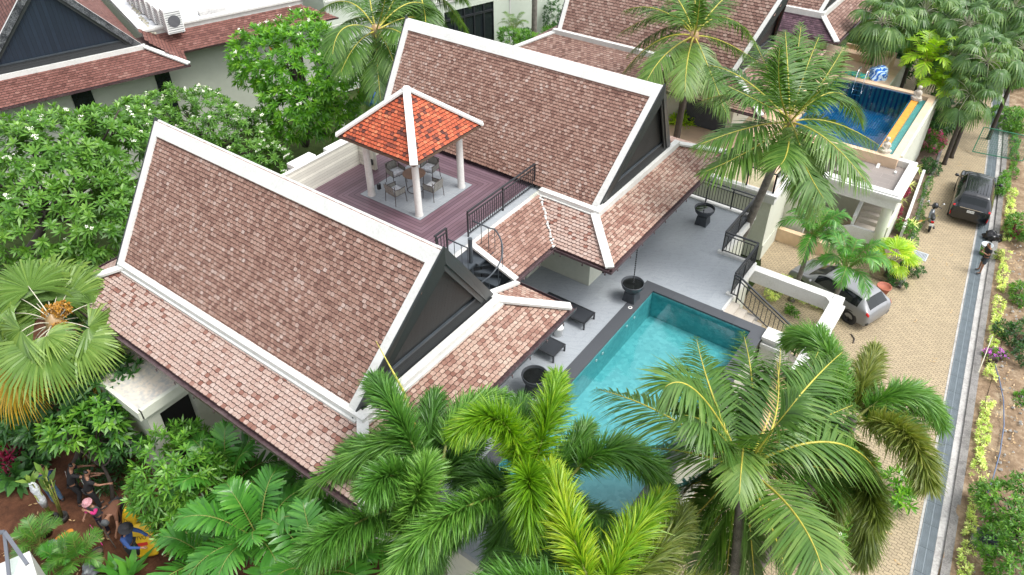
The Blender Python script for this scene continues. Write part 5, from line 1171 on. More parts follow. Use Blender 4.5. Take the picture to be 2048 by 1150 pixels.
palm_px(pc, C, [((885, 0), (938, 70), 4.6, False, dict(tint=.6, arch=.9)), ((860, 20), (890, 90), 4.2, False, dict(tint=.5, arch=.5)), ((825, 20), (830, 80), 4.2, False, dict(tint=.4, arch=.3)), ((800, 5), (775, 50), 4.2, False, dict(tint=.4, arch=.6)), ((850, 30), (850, 85), 4.2, True, dict(tint=.4, arch=.3)), ((780, -30), (720, -10), 4.4, False, dict(tint=.4, arch=.6)), ((890, -30), (930, 5), 4.4, False, dict(tint=.5, arch=.8))], L_coco, rachis_y, rr=.045, **cs)
# foxtail palms along the bottom
fs = dict(kind='fox', n=1500, Lmax=.74, wd=.028, droop=.30, pet=.14, rr=.04)
C = P(868, 985, 7.6); b = np.array([C[0]+.2, C[1]-.2, 1.8])
pc = palm('foxtail_palm', C, b, 'foxtail palm with plumed dark green fronds in front of the south roof corner', .15, .10)
palm_px(pc, C, [((770, 885), (612, 985), 3.6, False, dict(tint=.6, arch=1.0, start=(850, 920))), ((800, 840), (748, 760), 3.0, False, dict(tint=.4, arch=.6)), ((715, 1045), (618, 1105), 3.4, True, dict(tint=.35, arch=.5)), ((830, 1010), (855, 925), 2.2, True, dict(tint=.7, arch=.8, start=(795, 1100))),
    ((760, 910), (690, 905), 3.0, False, dict(tint=.35, arch=.5)), ((920, 900), (950, 870), 2.4, False, dict(tint=.25, arch=.5)), ((870, 1060), (850, 1150), 2.8, False, dict(tint=.3, arch=.2)), ((860, 870), (872, 790), 2.8, False, dict(tint=.3, arch=.6)), ((800, 950), (740, 980), 2.6, True, dict(tint=.4, arch=.6))], L_fox, rachis_g, **fs)
crownshaft(pc, C, bark, .15, .9)
C = P(1052, 985, 7.8); b = np.array([C[0]+.1, C[1]-.3, 1.8])
pc = palm('foxtail_palm', C, b, 'foxtail palm with bright green plumes beside the round stone bowl and pool', .15, .10)
palm_px(pc, C, [((925, 830), (1010, 795), 3.0, False, dict(tint=.6, arch=.6, start=(885, 930))), ((1010, 850), (918, 862), 2.8, True, dict(mat=L_foxy, tint=.42, arch=.7)), ((1092, 850), (1116, 752), 2.8, False, dict(mat=L_foxy, tint=.40, arch=.9)), ((1130, 920), (1172, 852), 2.4, False, dict(tint=.45, arch=.5)),
    ((960, 950), (898, 935), 2.6, False, dict(tint=.2, arch=.3)), ((900, 1030), (792, 1145), 3.6, True, dict(tint=.62, arch=.8)), ((1230, 900), (1335, 970), 3.4, False, dict(tint=.5, arch=.9, start=(1130, 970))), ((1058, 960), (1060, 1075), 2.0, True, dict(mat=L_foxy, tint=.3, arch=.9)),
    ((1120, 1010), (1220, 1040), 2.8, False, dict(tint=.25, arch=.2)), ((1010, 1060), (985, 1150), 2.8, False, dict(tint=.3, arch=.1)), ((1040, 870), (1045, 800), 2.6, False, dict(tint=.35, arch=.7)), ((975, 1000), (900, 1080), 2.8, False, dict(tint=.25, arch=.2)), ((1080, 1060), (1075, 1150), 2.8, False, dict(tint=.25, arch=.1))], L_fox, rachis_g, **fs)
crownshaft(pc, C, bark, .15, .9)
C = P(1195, 1215, 8.2); b = np.array([C[0], C[1]-.3, 1.8])
pc = palm('foxtail_palm', C, b, 'foxtail palm with yellow-green young plumes at the middle of the bottom edge', .15, .10)
palm_px(pc, C, [((1135, 1040), (1098, 935), 3.0, False, dict(mat=L_foxy, tint=.68, arch=.7)), ((1260, 1080), (1330, 992), 3.0, False, dict(mat=L_foxy, tint=.55, arch=.7)), ((1310, 1110), (1368, 1020), 3.2, False, dict(mat=L_foxo, tint=.5, arch=.5)), ((1100, 1120), (1000, 1130), 2.8, False, dict(tint=.3, arch=.4)),
    ((1060, 1170), (960, 1190), 2.8, True, dict(tint=.4, arch=.4)), ((1200, 1120), (1200, 1060), 2.6, False, dict(tint=.3, arch=.3)), ((1340, 1190), (1450, 1180), 3.0, False, dict(mat=L_foxo, tint=.5, arch=.4)), ((1160, 1130), (1180, 1075), 2.6, False, dict(tint=.2, arch=.2))], L_fox, rachis_g, **fs)
C = P(1700, 850, 7.2); b = P(1560, 1075, 3.0); b = np.array([b[0], b[1], 0])
b = np.array([C[0]-1.0, C[1]-1.0, 0])
pc = palm('foxtail_palm', C, b, 'foxtail palm with arching and brownish hanging plumes above the paved road', .16, .11)
palm_px(pc, C, [((1645, 690), (1575, 682), 3.2, False, dict(tint=.6, arch=.8)), ((1668, 740), (1640, 660), 3.2, False, dict(tint=.5, arch=.9)), ((1725, 770), (1752, 700), 2.6, False, dict(mat=L_foxo, tint=.6, arch=.4)), ((1810, 785), (1885, 850), 3.2, False, dict(tint=.55, arch=1.1)),
    ((1800, 860), (1855, 965), 3.2, True, dict(tint=.6, mat=L_foxo, arch=.8)), ((1725, 945), (1755, 1035), 2.9, True, dict(mat=L_foxo, tint=.35, arch=.3)), ((1680, 960), (1632, 1085), 3.0, True, dict(mat=L_foxo, tint=.5, arch=.2)), ((1735, 1020), (1722, 1118), 3.6, False, dict(mat=L_foxo, tint=.35, arch=.1)),
    ((1640, 790), (1600, 760), 2.8, False, dict(tint=.4, arch=.6)), ((1650, 870), (1600, 900), 2.6, False, dict(tint=.3, arch=.3)), ((1780, 830), (1840, 880), 2.8, False, dict(tint=.45, arch=.6))], L_fox, rachis_g, **fs)
crownshaft(pc, C, bark, .16, .9)
m_ = MB(); q0 = C+np.array([0, 0, .2]); q1 = on_ray(C, (1752, 672), 3.2, False); m_.tube([q0, (q0+q1)/2, q1], [.05, .045, .008], 7); W(m_, 'spear_leaf', rachis_g, pc, True)
# pale bare frond spear over the south roof
m_ = MB(); q0 = P(845, 900, 7.9); q1 = P(752, 682, 9.6); m_.tube([q0, (q0+q1)/2+np.array([.05, .1, .12]), q1], [.05, .035, .006], 7); tag(m_.build('spear_leaf', rachis_y), 'long bare yellow-green palm spear leaf rising across the dark south gable', 'spear leaf')
# big fan palm on the left
C = P(112, 650, 7.2); b = np.array([C[0]+.1, C[1]-.2, 1.8])
fp = palm('fan_palm', C, b, 'large fan palm with round pleated leaves and orange fruit left of the villa', .2, .16, barkm=bark_dark)
FL = [((95, 600), (112, 470), 1.75, 1.6, .55, {}), ((45, 600), (-20, 560), 1.6, 1.6, .5, {}), ((160, 598), (235, 530), 1.6, 1.7, .6, {}), ((172, 640), (262, 610), 1.6, 1.6, .6, {}), ((176, 655), (255, 690), 1.5, 1.55, .55, {}), ((155, 682), (215, 735), 1.3, 1.6, .6, {}),
      ((92, 672), (130, 700), 1.1, 1.1, .7, {}), ((42, 660), (10, 720), 1.6, 1.5, .55, {}), ((85, 692), (40, 800), 1.3, 1.9, .45, {}), ((165, 738), (195, 800), 1.9, 1.1, .5, dict(mat=L_fanold, droop=.5)), ((30, 625), (-40, 650), 1.7, 1.5, .4, {}), ((60, 580), (20, 500), 1.7, 1.5, .45, {}),
      ((140, 585), (165, 500), 1.7, 1.6, .5, {}), ((20, 700), (-30, 780), 1.8, 1.6, .4, {}), ((120, 720), (120, 800), 1.7, 1.5, .35, {}), ((185, 610), (250, 560), 1.5, 1.4, .35, {}), ((110, 600), (140, 540), 1.2, 1.3, .3, {}), ((30, 750), (0, 830), 2.1, 1.2, .4, dict(mat=L_fanold, droop=.5)), ((100, 612), (58, 520), 1.3, 1.6, .5, {}), ((132, 605), (185, 510), 1.4, 1.7, .62, {}), ((70, 640), (-20, 615), 1.3, 1.5, .45, {}), ((128, 692), (150, 775), 1.3, 1.5, .4, {}), ((62, 685), (70, 775), 1.4, 1.6, .5, {}), ((95, 590), (95, 485), 1.9, 1.8, .5, {}), ((60, 600), (30, 505), 1.9, 1.8, .5, {})]
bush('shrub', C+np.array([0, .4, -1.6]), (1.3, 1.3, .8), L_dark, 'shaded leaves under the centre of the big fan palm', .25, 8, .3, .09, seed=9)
for i, (h, t, D, R_, ti, o_) in enumerate(FL):
    H = on_ray(C, h, D*.8, i in (4, 5, 6, 7, 8)); Tp = on_ray(H, t, R_*.95, i in (5, 6, 8))
    oo = dict(o_); mt = oo.pop('mat', L_fan); fan_leaf(fp, C, H, Tp, mt, R_*.92, 56, 230, i+300, ti, oo.pop('droop', .22), rag=.06, nrmv=nrm(np.array([0, 0, .75])+nrm(CAMP-H)*.7))
P_, N_ = lump_points([(C+np.array([.3, 0, .1]), (.2, .2, .16)), (C+np.array([-.4, .1, .25]), (.22, .22, .18)), (C+np.array([.05, .3, .45]), (.25, .25, .2))], .09, 5); rosettes(P_, N_, 5, .08, .05, L_orange, fp, 'fruit_bunch', 5, (30, 90), .1)
crownshaft(fp, C, L_straw, .3, .9, 'leaf_bases')
# ------------------------------------------------------------------ frangipani-like trees
leafy_tree('flowering_tree', P(60, 500, 1.8), [(P(90, 330, 6.9), (3.0, 2.6, 2.1)), (P(215, 300, 7.0), (2.2, 2.2, 1.8)), (P(200, 440, 5.6), (2.3, 2.0, 1.8)), (P(60, 440, 5.8), (2.6, 2.4, 1.8)), (P(-30, 330, 6.6), (2.2, 2.2, 1.8)), (P(270, 250, 6.4), (1.2, 1.4, 1.2))], L_frang, 'big dark green tree with white flowers, left of the villa above the fan palm', .37, 13, .34, .10, seed=21, flowers=L_white, nf=100, tr=.2)
leafy_tree('flowering_tree', P(420, 330, 1.8), [(P(400, 240, 5.2), (2.3, 2.0, 1.5)), (P(480, 270, 4.6), (1.8, 1.8, 1.4)), (P(340, 225, 5.2), (1.6, 1.5, 1.3)), (P(520, 330, 3.8), (1.5, 1.5, 1.2))], L_frang, 'low tree with many small white flowers behind the middle of the south ridge', .34, 12, .27, .075, seed=22, flowers=L_white, nf=100, tr=.15)
leafy_tree('flowering_tree', P(610, 290, 1.8), [(P(600, 130, 7.0), (2.6, 2.4, 2.0)), (P(530, 120, 6.9), (1.9, 1.9, 1.8)), (P(665, 160, 6.4), (1.9, 1.9, 1.8)), (P(600, 215, 5.2), (2.2, 2.0, 1.7)), (P(660, 225, 4.8), (1.5, 1.5, 1.3)), (P(600, 80, 7.6), (1.8, 1.8, 1.4))], L_frang2, 'bright green tree with white flowers and a few orange leaves, left of the gazebo', .38, 13, .36, .10, seed=23, flowers=L_white, nf=70, orange=9, tr=.2)
# garden trees bottom left
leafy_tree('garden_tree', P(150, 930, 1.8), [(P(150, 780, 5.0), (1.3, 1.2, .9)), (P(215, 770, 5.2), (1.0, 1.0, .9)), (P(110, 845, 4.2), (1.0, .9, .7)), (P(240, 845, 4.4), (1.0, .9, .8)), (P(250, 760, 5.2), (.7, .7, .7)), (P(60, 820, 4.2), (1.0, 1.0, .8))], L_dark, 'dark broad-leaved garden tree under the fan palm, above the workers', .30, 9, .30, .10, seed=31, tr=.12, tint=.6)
leafy_tree('garden_tree', P(225, 1000, 1.8), [(P(200, 830, 5.2), (.7, .7, .5)), (P(130, 860, 5.0), (.6, .6, .4)), (P(218, 875, 4.4), (.55, .55, .4))], L_mid, 'loose green young tree with pale tips over the two workers in black', .32, 9, .30, .09, seed=32, tr=.06)
leafy_tree('garden_tree', P(350, 1050, 1.8), [(P(350, 930, 4.8), (1.3, 1.2, .9)), (P(315, 980, 4.2), (.8, .8, .6)), (P(400, 960, 4.2), (1.1, 1.0, .8)), (P(372, 1030, 3.5), (1.0, .9, .7)), (P(385, 900, 4.6), (.7, .7, .6))], L_mid, 'bright green leafy tree beside the yellow sacks, below the villa wall', .25, 9, .26, .065, seed=33, tr=.1)
# broad-leaved palms bottom left to middle
for i, (px, z, n_, L_, lab) in enumerate([((460, 985), 3.6, 11, 1.9, 'glossy areca palm with long broad leaflets under the roof gutter'), ((520, 1085), 4.6, 12, 2.1, 'glossy areca palm at the bottom edge, left of the foxtail palms'), ((590, 1040), 3.4, 9, 1.7, 'small areca palm tucked below the south gutter end'), ((430, 1130), 3.4, 9, 1.8, 'areca palm at the bottom edge, nearest the yellow sacks'), ((640, 1150), 4.6, 10, 1.9, 'dark areca palm at the bottom edge beneath the plumes'), ((720, 1120), 3.8, 9, 1.9, 'deep shaded areca palm beneath the dark foxtail palm')]):
    C = P(*px, z); r = empty('areca_palm', (C[0], C[1], 1.8), 0, lab, 'palm tree'); trunk(r, [(C[0], C[1], 1.8), (C[0]+.05, C[1], z*.6), C], .07, .05, petiole_m)
    palm_auto(r, C, n_, L_, L_areca, rachis_g, seed=40+i, el=(72, 0), arch=.26, kind='broad', n=24, Lmax=.62, wd=.085, droop=.35, pet=.18, rr=.02, tint=.5)
# young palms by the silver car
for i, (px, z, pb, lab) in enumerate([((1625, 478), 3.5, (1602, 560), 'small bright palm with curved fronds over the bonnet of the silver car'), ((1690, 545), 3.0, (1660, 590), 'small palm with drooping fronds over the roof of the silver car')]):
    C = P(*px, z); b = np.array([C[0]-.15, C[1]-.1, 0]); r = empty('young_palm', b, 0, lab, 'palm tree'); trunk(r, [b, (b+C)/2, C], .13, .07, bark); crownshaft(r, C, coconut_m, .08, .9)
    palm_auto(r, C, 13, 1.75, L_fox if False else L_areca, rachis_g, seed=60+i, el=(70, -18), arch=.38, n=40, Lmax=.55, wd=.05, droop=.5, pet=.14, rr=.022, tint=.62)
# fan palm in a pot by the planter corner
C = P(1785, 520, .9); r = empty('potted_fan_palm', (C[0], C[1]-.2, 0), 0, 'small bright fan palm in the kerb bed behind the silver car', 'palm tree'); trunk(r, [(C[0], C[1]-.2, 0), (C[0], C[1], .5), C], .14, .10, bark_dark)
fan_auto(r, C, 13, .55, .75, L_yell, 71, (80, 5), 22, .15, 170)
# broad fan palms in the top right corner
for i, (px, z, n_, R_) in enumerate([((1765, 45), 7.0, 30, .85), ((1850, 25), 7.2, 30, .85), ((1935, 50), 7.0, 32, .85), ((2025, 20), 7.4, 32, .9), ((1975, 125), 6.2, 32, .8), ((1905, 110), 5.6, 26, .75), ((1805, -25), 7.4, 26, .85), ((1940, 190), 4.6, 26, .7), ((1900, -25), 7.6, 28, .9), ((2050, 100), 6.0, 28, .85)]):
    C = P(*px, z); b = (C[0], C[1]+.3, 0); r = empty('broad_fan_palm', b, 0, ['broad fan palm left of the top right grove, hanging over the pool deck', 'broad fan palm at the top of the grove, between its neighbours, above the golden palms', 'broad fan palm in the middle of the top right grove', 'palest broad fan palm in the top right corner', 'broad fan palm hanging over the far end of the road drain', 'broad fan palm directly behind the golden palms', 'broad fan palm at the top edge behind the small tiled roof', 'lowest broad fan palm of the grove, beside the road', 'broad fan palm cut by the top edge above the grove middle', 'broad fan palm at the right edge above the verge shrubs'][i], 'palm tree', 'broad fan palms in the top right grove')
    trunk(r, [b, (C[0], C[1]+.2, z*.5), C], .12, .1, bark_dark); fan_auto(r, C, n_, 1.25, R_, L_lic, 80+i, (80, -60), 18, .55, 230, split=.45)
# golden feather palms before the grove
for i, (px, z, n_, L_) in enumerate([((1852, 130), 5.0, 14, 1.9), ((1880, 185), 3.8, 12, 1.7), ((1815, 120), 3.6, 9, 1.6)]):
    C = P(*px, z); b = (C[0], C[1]+.1, 0); r = empty('golden_palm', b, 0, ['tallest golden-green feather palm right of the blue pool', 'golden-green feather palm beside the road, lower right of its taller twin', 'small golden-green feather palm nearest the stone bench'][i], 'palm tree'); trunk(r, [b, (C[0], C[1], z*.5), C], .06, .05, petiole_m)
    palm_auto(r, C, n_, L_, L_yell if i < 2 else L_areca, rachis_y, seed=93+i, el=(75, -10), arch=.3, kind='broad', n=20, Lmax=.62, wd=.10, droop=.3, pet=.16, rr=.02, tint=.4)
# dark undergrowth under the grove and beside houses (one mass)
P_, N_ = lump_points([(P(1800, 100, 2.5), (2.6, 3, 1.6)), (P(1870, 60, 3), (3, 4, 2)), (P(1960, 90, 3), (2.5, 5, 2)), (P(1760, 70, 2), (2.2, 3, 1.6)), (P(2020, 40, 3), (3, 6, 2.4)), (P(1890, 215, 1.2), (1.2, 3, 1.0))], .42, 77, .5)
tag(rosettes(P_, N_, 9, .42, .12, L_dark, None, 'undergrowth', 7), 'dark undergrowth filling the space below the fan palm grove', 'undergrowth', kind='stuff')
# vegetation near the far pale house
C = P(1028, 62, 2.2); r = empty('small_palm', (C[0], C[1], 0), 0, 'small feathery palm before the black doors of the far pale house', 'palm tree'); trunk(r, [(C[0], C[1], 0), (C[0], C[1], 1), C], .1, .08); palm_auto(r, C, 14, 1.5, L_coco, rachis_g, seed=3, el=(70, -30), n=34, Lmax=.4, wd=.03, droop=.3, rr=.02)
b = P(1068, 88, 0.5); r = empty('tall_palm', (b[0], b[1], 0), 0, 'tall grey ringed palm trunk crossing the top edge before the pale house', 'palm tree'); trunk(r, [(b[0], b[1], 0), (b[0], b[1], 5), (b[0], b[1], 10)], .22, .19, bark); 
bush('clipped_shrub', P(1050, 85, .2), (.8, .8, .9), L_dark, 'round dark shrub at the foot of the far palm trunk', .22, seed=1); bush('conical_shrub', P(1105, 75, .2), (.9, .9, 2.6), L_dark, 'tall dark conical shrub against the far pale wall', .25, seed=2); bush('spiky_shrub', P(1102, 82, .2), (.8, .8, .8), L_mid, 'light green spiky shrub beside the neighbouring white roof edge', .25, 8, .4, .06, seed=3)
bush('shrub', P(1045, 100, 3.2), (1.6, 1.0, .9), L_mid, 'bright green shrub top peeping over the north ridge', .28, 9, .3, .07, seed=4)
bush('shrub', P(1368, 290, 2.4), (1.0, 1.0, 1.6), L_yell, 'yellow-green shrub by the mossy palm trunk behind the north gable', .25, 8, .3, .09, seed=5); bush('shrub', P(1405, 285, 2.0), (1.2, 1.2, 1.3), L_yell, 'yellow-green palm-like shrub under the dark awning', .28, 8, .4, .08, seed=6)
bush('terrace_shrub', P(1512, 325, ZT), (.75, .6, .7), L_dark, 'dark green bush on the neighbouring terrace behind the leaning trunk', .15, 7, .13, .05, seed=7); bush('potted_shrub', P(1635, 325, ZT+.3), (.42, .42, .45), L_yell, 'light green shrub in a round pot behind the short glass balustrade', .12, 7, .10, .04, seed=8)
# front garden plants bottom left
grid_sheet('garden_soil', -32, -9.2, -6, 8.6, 1.72, garden_soil, 120, .12, .9)
bush('red_cordyline', P(30, 930, 1.8), (.4, .4, .6), L_red, 'dark red cordyline with magenta tips at the left edge', .22, 9, .42, .07, seed=11)
bush('broad_leaf_plant', P(20, 880, 1.8), (.8, .8, .8), L_mid, 'broad green leaves under the dry fan leaf at the left edge', .35, 6, .55, .22, seed=12); bush('broad_leaf_plant', P(65, 930, 1.8), (.6, .5, .5), L_dark, 'dark broad leaves right of the red cordyline', .3, 6, .45, .2, seed=13)
bush('broad_leaf_plant', P(5, 950, 1.8), (.6, .6, .5), L_dark, 'dark small-leaved clump at the left edge below the cordyline', .2, 7, .2, .08, seed=14)
bush('garden_shrub', P(210, 960, 1.8), (.9, .6, .5), L_dark, 'dark straggly shrub right of the worker in black', .2, 7, .24, .05, seed=15); bush('garden_shrub', P(400, 1080, 1.8), (.9, .8, .7), L_dark, 'dark undergrowth shrub right of the yellow sacks', .25, 7, .28, .07, seed=16)
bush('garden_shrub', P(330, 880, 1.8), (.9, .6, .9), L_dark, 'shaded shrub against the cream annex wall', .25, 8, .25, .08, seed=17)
r = empty('banana_plant', (*P(240, 1165, 1.8)[:2], 1.8), 0, 'clump of long glossy leaves at the bottom edge below the man in blue', 'plant')
C = P(240, 1165, 1.9); rosettes(np.array([C+np.array([dx, dy, .1]) for dx, dy in ((0, 0), (.35, .1), (-.35, .05), (.15, .35))]), np.tile([[0, 0, 1.]], (4, 1)), 9, .95, .2, L_areca, r, 'leaves', 3, (10, 70), .25)
for i, (px, lab) in enumerate([((80, 1090), 'potted feathery palm seedling left of the orange gloves'), ((130, 1130), 'pale-tipped feathery plant at the bottom edge, right of the white parapet'), ((160, 1120), 'feathery palm seedling right of the pale-tipped plant')]):
    C = P(*px, 2.3); r = empty('palm_seedling', (C[0], C[1], 1.8), 0, lab, 'plant'); palm_auto(r, C, 9, .85, L_fox if i != 1 else L_areca, rachis_g, seed=130+i, el=(75, 10), arch=.22, n=26, Lmax=.35, wd=.03, droop=.2, rr=.01)
# ------------------------------------------------------------------ planters by the road
def Pg(px, py, z=0): return tuple(P(px, py, z)[:2])
kerb_pts = [(1700, 590), (1770, 585), (1800, 578), (1812, 560), (1812, 520), (1830, 470), (1842, 420), (1856, 370), (1872, 340), (1885, 300), (1888, 250), (1905, 200), (1920, 160)]
kp = [np.array(Pg(*p)) for p in kerb_pts[2:]]
m_ = MB(); V = []; 
for i, p in enumerate(kp):
    d = nrm(kp[min(i+1, len(kp)-1)]-kp[max(i-1, 0)]); s = np.array([-d[1], d[0]]); s = s if s[0] < 0 else -s
    V += [(*p, 0), (*p, .13), (*(p+s*.16), .13), (*(p+s*.16), 0)]
m_.add(V, [(4*i+a, 4*i+b, 4*i+4+b, 4*i+4+a) for i in range(len(kp)-1) for a, b in ((0, 1), (1, 2), (2, 3))]); tag(m_.build('planter_kerb', concrete_old), kind='structure')
sheet('planter_soil', [tuple(p) for p in kp]+[(-4.5, 57), (-3.5, 47), (-2.75, 38), (-2.75, 33)], .07, bed_mulch)
pw_ = empty('planter_wall', (-2.7, 40, 0), 0, 'low white planter wall between the carport and the ground cover strip', 'wall')
m_ = MB(); m_.prism([(-2.80, 44.0, 0), (-2.80, 44.0, .75), (-2.35, 37.2, .75), (-2.35, 37.2, 0)], (.14, 0, 0)); W(m_, 'wall', white, pw_)
def hedge(pts, wd, h, mat, label, seed, sp=.16, L=.11, wl=.05, group=None, nl=7, cat='hedge', name='hedge', tint=.5, rag=.25):
    pts = np.array(pts, float); r = np.random.default_rng(seed); seg = np.linalg.norm(np.diff(pts, axis=0), axis=1); T_ = np.concatenate([[0], np.cumsum(seg)]); n = int(T_[-1]*(wd+2*h)/sp**2)
    u = r.random(n)*T_[-1]; x = np.interp(u, T_, pts[:, 0]); y = np.interp(u, T_, pts[:, 1]); z = np.interp(u, T_, pts[:, 2]); k = r.random(n)*(wd+2*h)-h
    m = .75+rag*np.sin(u*3+seed)+r.normal(0, .12, n); off = np.clip(k, 0, wd)-wd/2; hz = np.where(k < 0, h+k, np.where(k > wd, h-(k-wd), h))*m
    d = nrm(pts[-1]-pts[0]); s = np.array([d[1], -d[0]]); Pp = np.stack([x+s[0]*off*m, y+s[1]*off*m, z+np.clip(hz, .02, 9)], 1); N_ = np.stack([s[0]*off, s[1]*off, np.full(n, wd*.7)], 1)
    root = empty(name, pts[0], 0, label, cat, group); rosettes(Pp, nrm(N_)+r.normal(0, .3, (n, 3)), nl, L, wl, mat, root, 'foliage', seed, (20, 100), .1, tint); return root
def vrd(y, o, z=.14): return (yat(y)+o, y, z)
for i, (y0, y1, lab) in enumerate([(14.5, 19.6, 'variegated hedge strip at the bottom right, beside the leafy bush'), (19.9, 22.2, 'thin variegated hedge strip left of the grey hose end'), (23.0, 27.2, 'yellow-green variegated hedge strip below the purple flower pot'), (28.6, 29.8, 'short hedge tuft just above the purple flower pot'), (30.2, 34.5, 'variegated hedge strip level with the empty paved road'), (35.2, 38.6, 'variegated hedge strip beside the standing man in black'), (39.8, 45.5, 'variegated hedge strip beside the black car'), (47, 56, 'bright ground cover strip at the far end of the verge')]):
    hedge([vrd(y, 1.42) for y in np.linspace(y0, y1, 5)], .34 if i != 1 else .22, .28, L_var if i != 7 else L_mid, lab, 200+i, group='hedge strips along the verge', rag=.3)
hedge([(-1.62, 36.6, .1), (-1.95, 40.2, .1), (-2.35, 44.5, .1)], .42, .2, L_mid, 'low dark green ground cover strip between the planter wall and kerb', 220, .13, .08, .03, cat='ground cover', name='ground_cover', tint=.3)
for i, (px, z, R_, mt, lab, kw) in enumerate([((1858, 300), .1, (.85, .85, .95), L_mid, 'bougainvillea bush with bright pink flowers at the planter end', dict(flowers=L_pink, nf=55)), ((1862, 345), .1, (.6, .6, .5), L_dark, 'dense dark shrub under the pink bougainvillea', {}), ((1885, 265), .1, (.4, .4, .35), L_dark, 'dark round shrub above the bougainvillea', {}),
      ((1850, 255), .1, (.6, .8, .5), L_mid, 'light green low shrub between the pool wall and the road', {}), ((1830, 290), .1, (.5, .9, .9), L_foxo, 'brownish olive shrub against the pool outer wall', {}), ((1805, 460), .2, (.45, .5, .45), L_mid, 'green shrub with red blossoms in the planter', dict(flowers=L_red, nf=5)),
      ((1790, 430), .4, (.3, .5, .5), L_red, 'dark maroon shrub behind the round white column', {}), ((1800, 395), .5, (.3, .5, .5), L_red, 'maroon shrub higher in the planter, beside the carport', {}), ((1815, 545), .1, (.6, .4, .3), L_dark, 'low dark ground cover at the planter corner', {}), ((1790, 570), .1, (.5, .3, .3), L_dark, 'low dark shrub beside the terracotta pot', {})]):
    bush('shrub', P(*px, z), R_, mt, lab, .15, 7, .13, .045, seed=240+i, **kw)
for i, px in enumerate([(1822, 450), (1818, 490), (1808, 515), (1800, 400), (1815, 370), (1828, 340), (1790, 410)]):
    C = P(*px, .35); r = empty('striped_grass_plant', (C[0], C[1], .1), 0, ['spiky yellow striped plant beside the motorbike', 'spiky yellow striped plant below the one by the motorbike', 'spiky yellow striped plant next to the small fan palm', 'spiky yellow striped plant left of the white planter wall, middle', 'spiky yellow striped plant by the upper planter wall', 'spiky yellow striped plant at the top of the planter, by the carport corner', 'spiky yellow striped plant between the maroon shrubs'][i], 'plant', 'yellow striped plants in the planter')
    rosettes(np.array([C+np.array([dx, dy, 0]) for dx, dy in ((0, 0), (.12, .1), (-.1, .12))]), np.tile([[0, 0, 1.]], (3, 1)), 13, .55, .05, L_var, r, 'leaves', 260+i, (10, 85), .5, .7)
# plants on the verge
for i, (px, R_, mt, lab, kw) in enumerate([((2030, 680), (.7, .9, .5), L_dark, 'small-leaved green patch at the right edge below mid height', {}), ((2035, 600), (.5, .9, .6), L_mid, 'green leafy plant at the right edge beside the dry soil', {}), ((2030, 470), (.8, 1.0, .9), L_mid, 'light green bush at the right edge level with the man', {}), ((2022, 470), (.35, .4, .6), L_red, 'dark red cordyline on the verge behind the man', {}),
      ((2020, 250), (.9, 2.0, .7), L_mid, 'bright green shrub mass beyond the green mesh fence', {}), ((2035, 160), (1.2, 2.5, .8), L_mid, 'bright green ground shrubs at the far right under the grove', {}), ((2000, 380), (.4, 1.2, .5), L_mid, 'sparse shrub on the verge right of the black car', {}), ((1988, 712), (.3, .3, .25), L_mid, 'flowering pot plant with purple blossoms on the verge', dict(flowers=L_purple, nf=26)),
      ((2040, 800), (.3, .5, .2), L_mid, 'small weeds at the right edge', {}), ((1990, 520), (.2, .3, .3), L_foxo, 'thin olive weed beside the hedge', {})]):
    bush('verge_plant', P(*px, .15), R_, mt, lab, .16, 7, .15, .05, seed=280+i, **kw)
leafy_tree('verge_bush', P(2040, 1080, .15), [(P(2010, 1010, 1.2), (.8, .8, .6)), (P(2050, 990, 1.4), (.7, .7, .6)), (P(2060, 1080, 1.4), (.9, .9, .8)), (P(2000, 1090, 1.0), (.6, .7, .5)), (P(2030, 1140, 1.0), (.8, .6, .6)), (P(1965, 985, .8), (.35, .35, .25))], L_mid, 'bushy green shrub covering the bottom right corner', .15, 7, .15, .05, seed=34, tr=.05, cat='shrub')
for i, px in enumerate([(1700, 1035), (1790, 985), (1650, 1080), (1590, 1100), (1640, 980)]):
    bush('road_shrub', P(*px, .1), (.7, .7, .6), L_frang2, ['green shrub under the brown hanging plumes', 'flowering green shrub between the plumes and the drain', 'green shrub at the road edge below the hanging plumes', 'green shrub at the foot of the coconut palm', 'dark green shrub behind the grey palm trunk'][i], .26, 8, .26, .08, seed=300+i, flowers=L_white if i in (1, 2) else None, nf=5 if i in (1, 2) else 0)
# bed inside the white frame
for i, (px, R_) in enumerate([((1545, 590), (.35, .8, .4)), ((1570, 572), (.5, .3, .35)), ((1620, 605), (.8, .3, .35)), ((1665, 625), (.35, .3, .3)), ((1580, 625), (.22, .22, .2))]):
    bush('bed_shrub', P(*px, .1), R_, L_var if i < 4 else L_mid, ['light green shrub along the path inside the white frame', 'light green shrub in the far corner of the framed bed', 'row of light green shrub behind the silver palm trunk', 'small light shrub in the right corner of the framed bed', 'small green seedling in the middle of the framed bed'][i], .13, 7, .12, .045, seed=320+i)
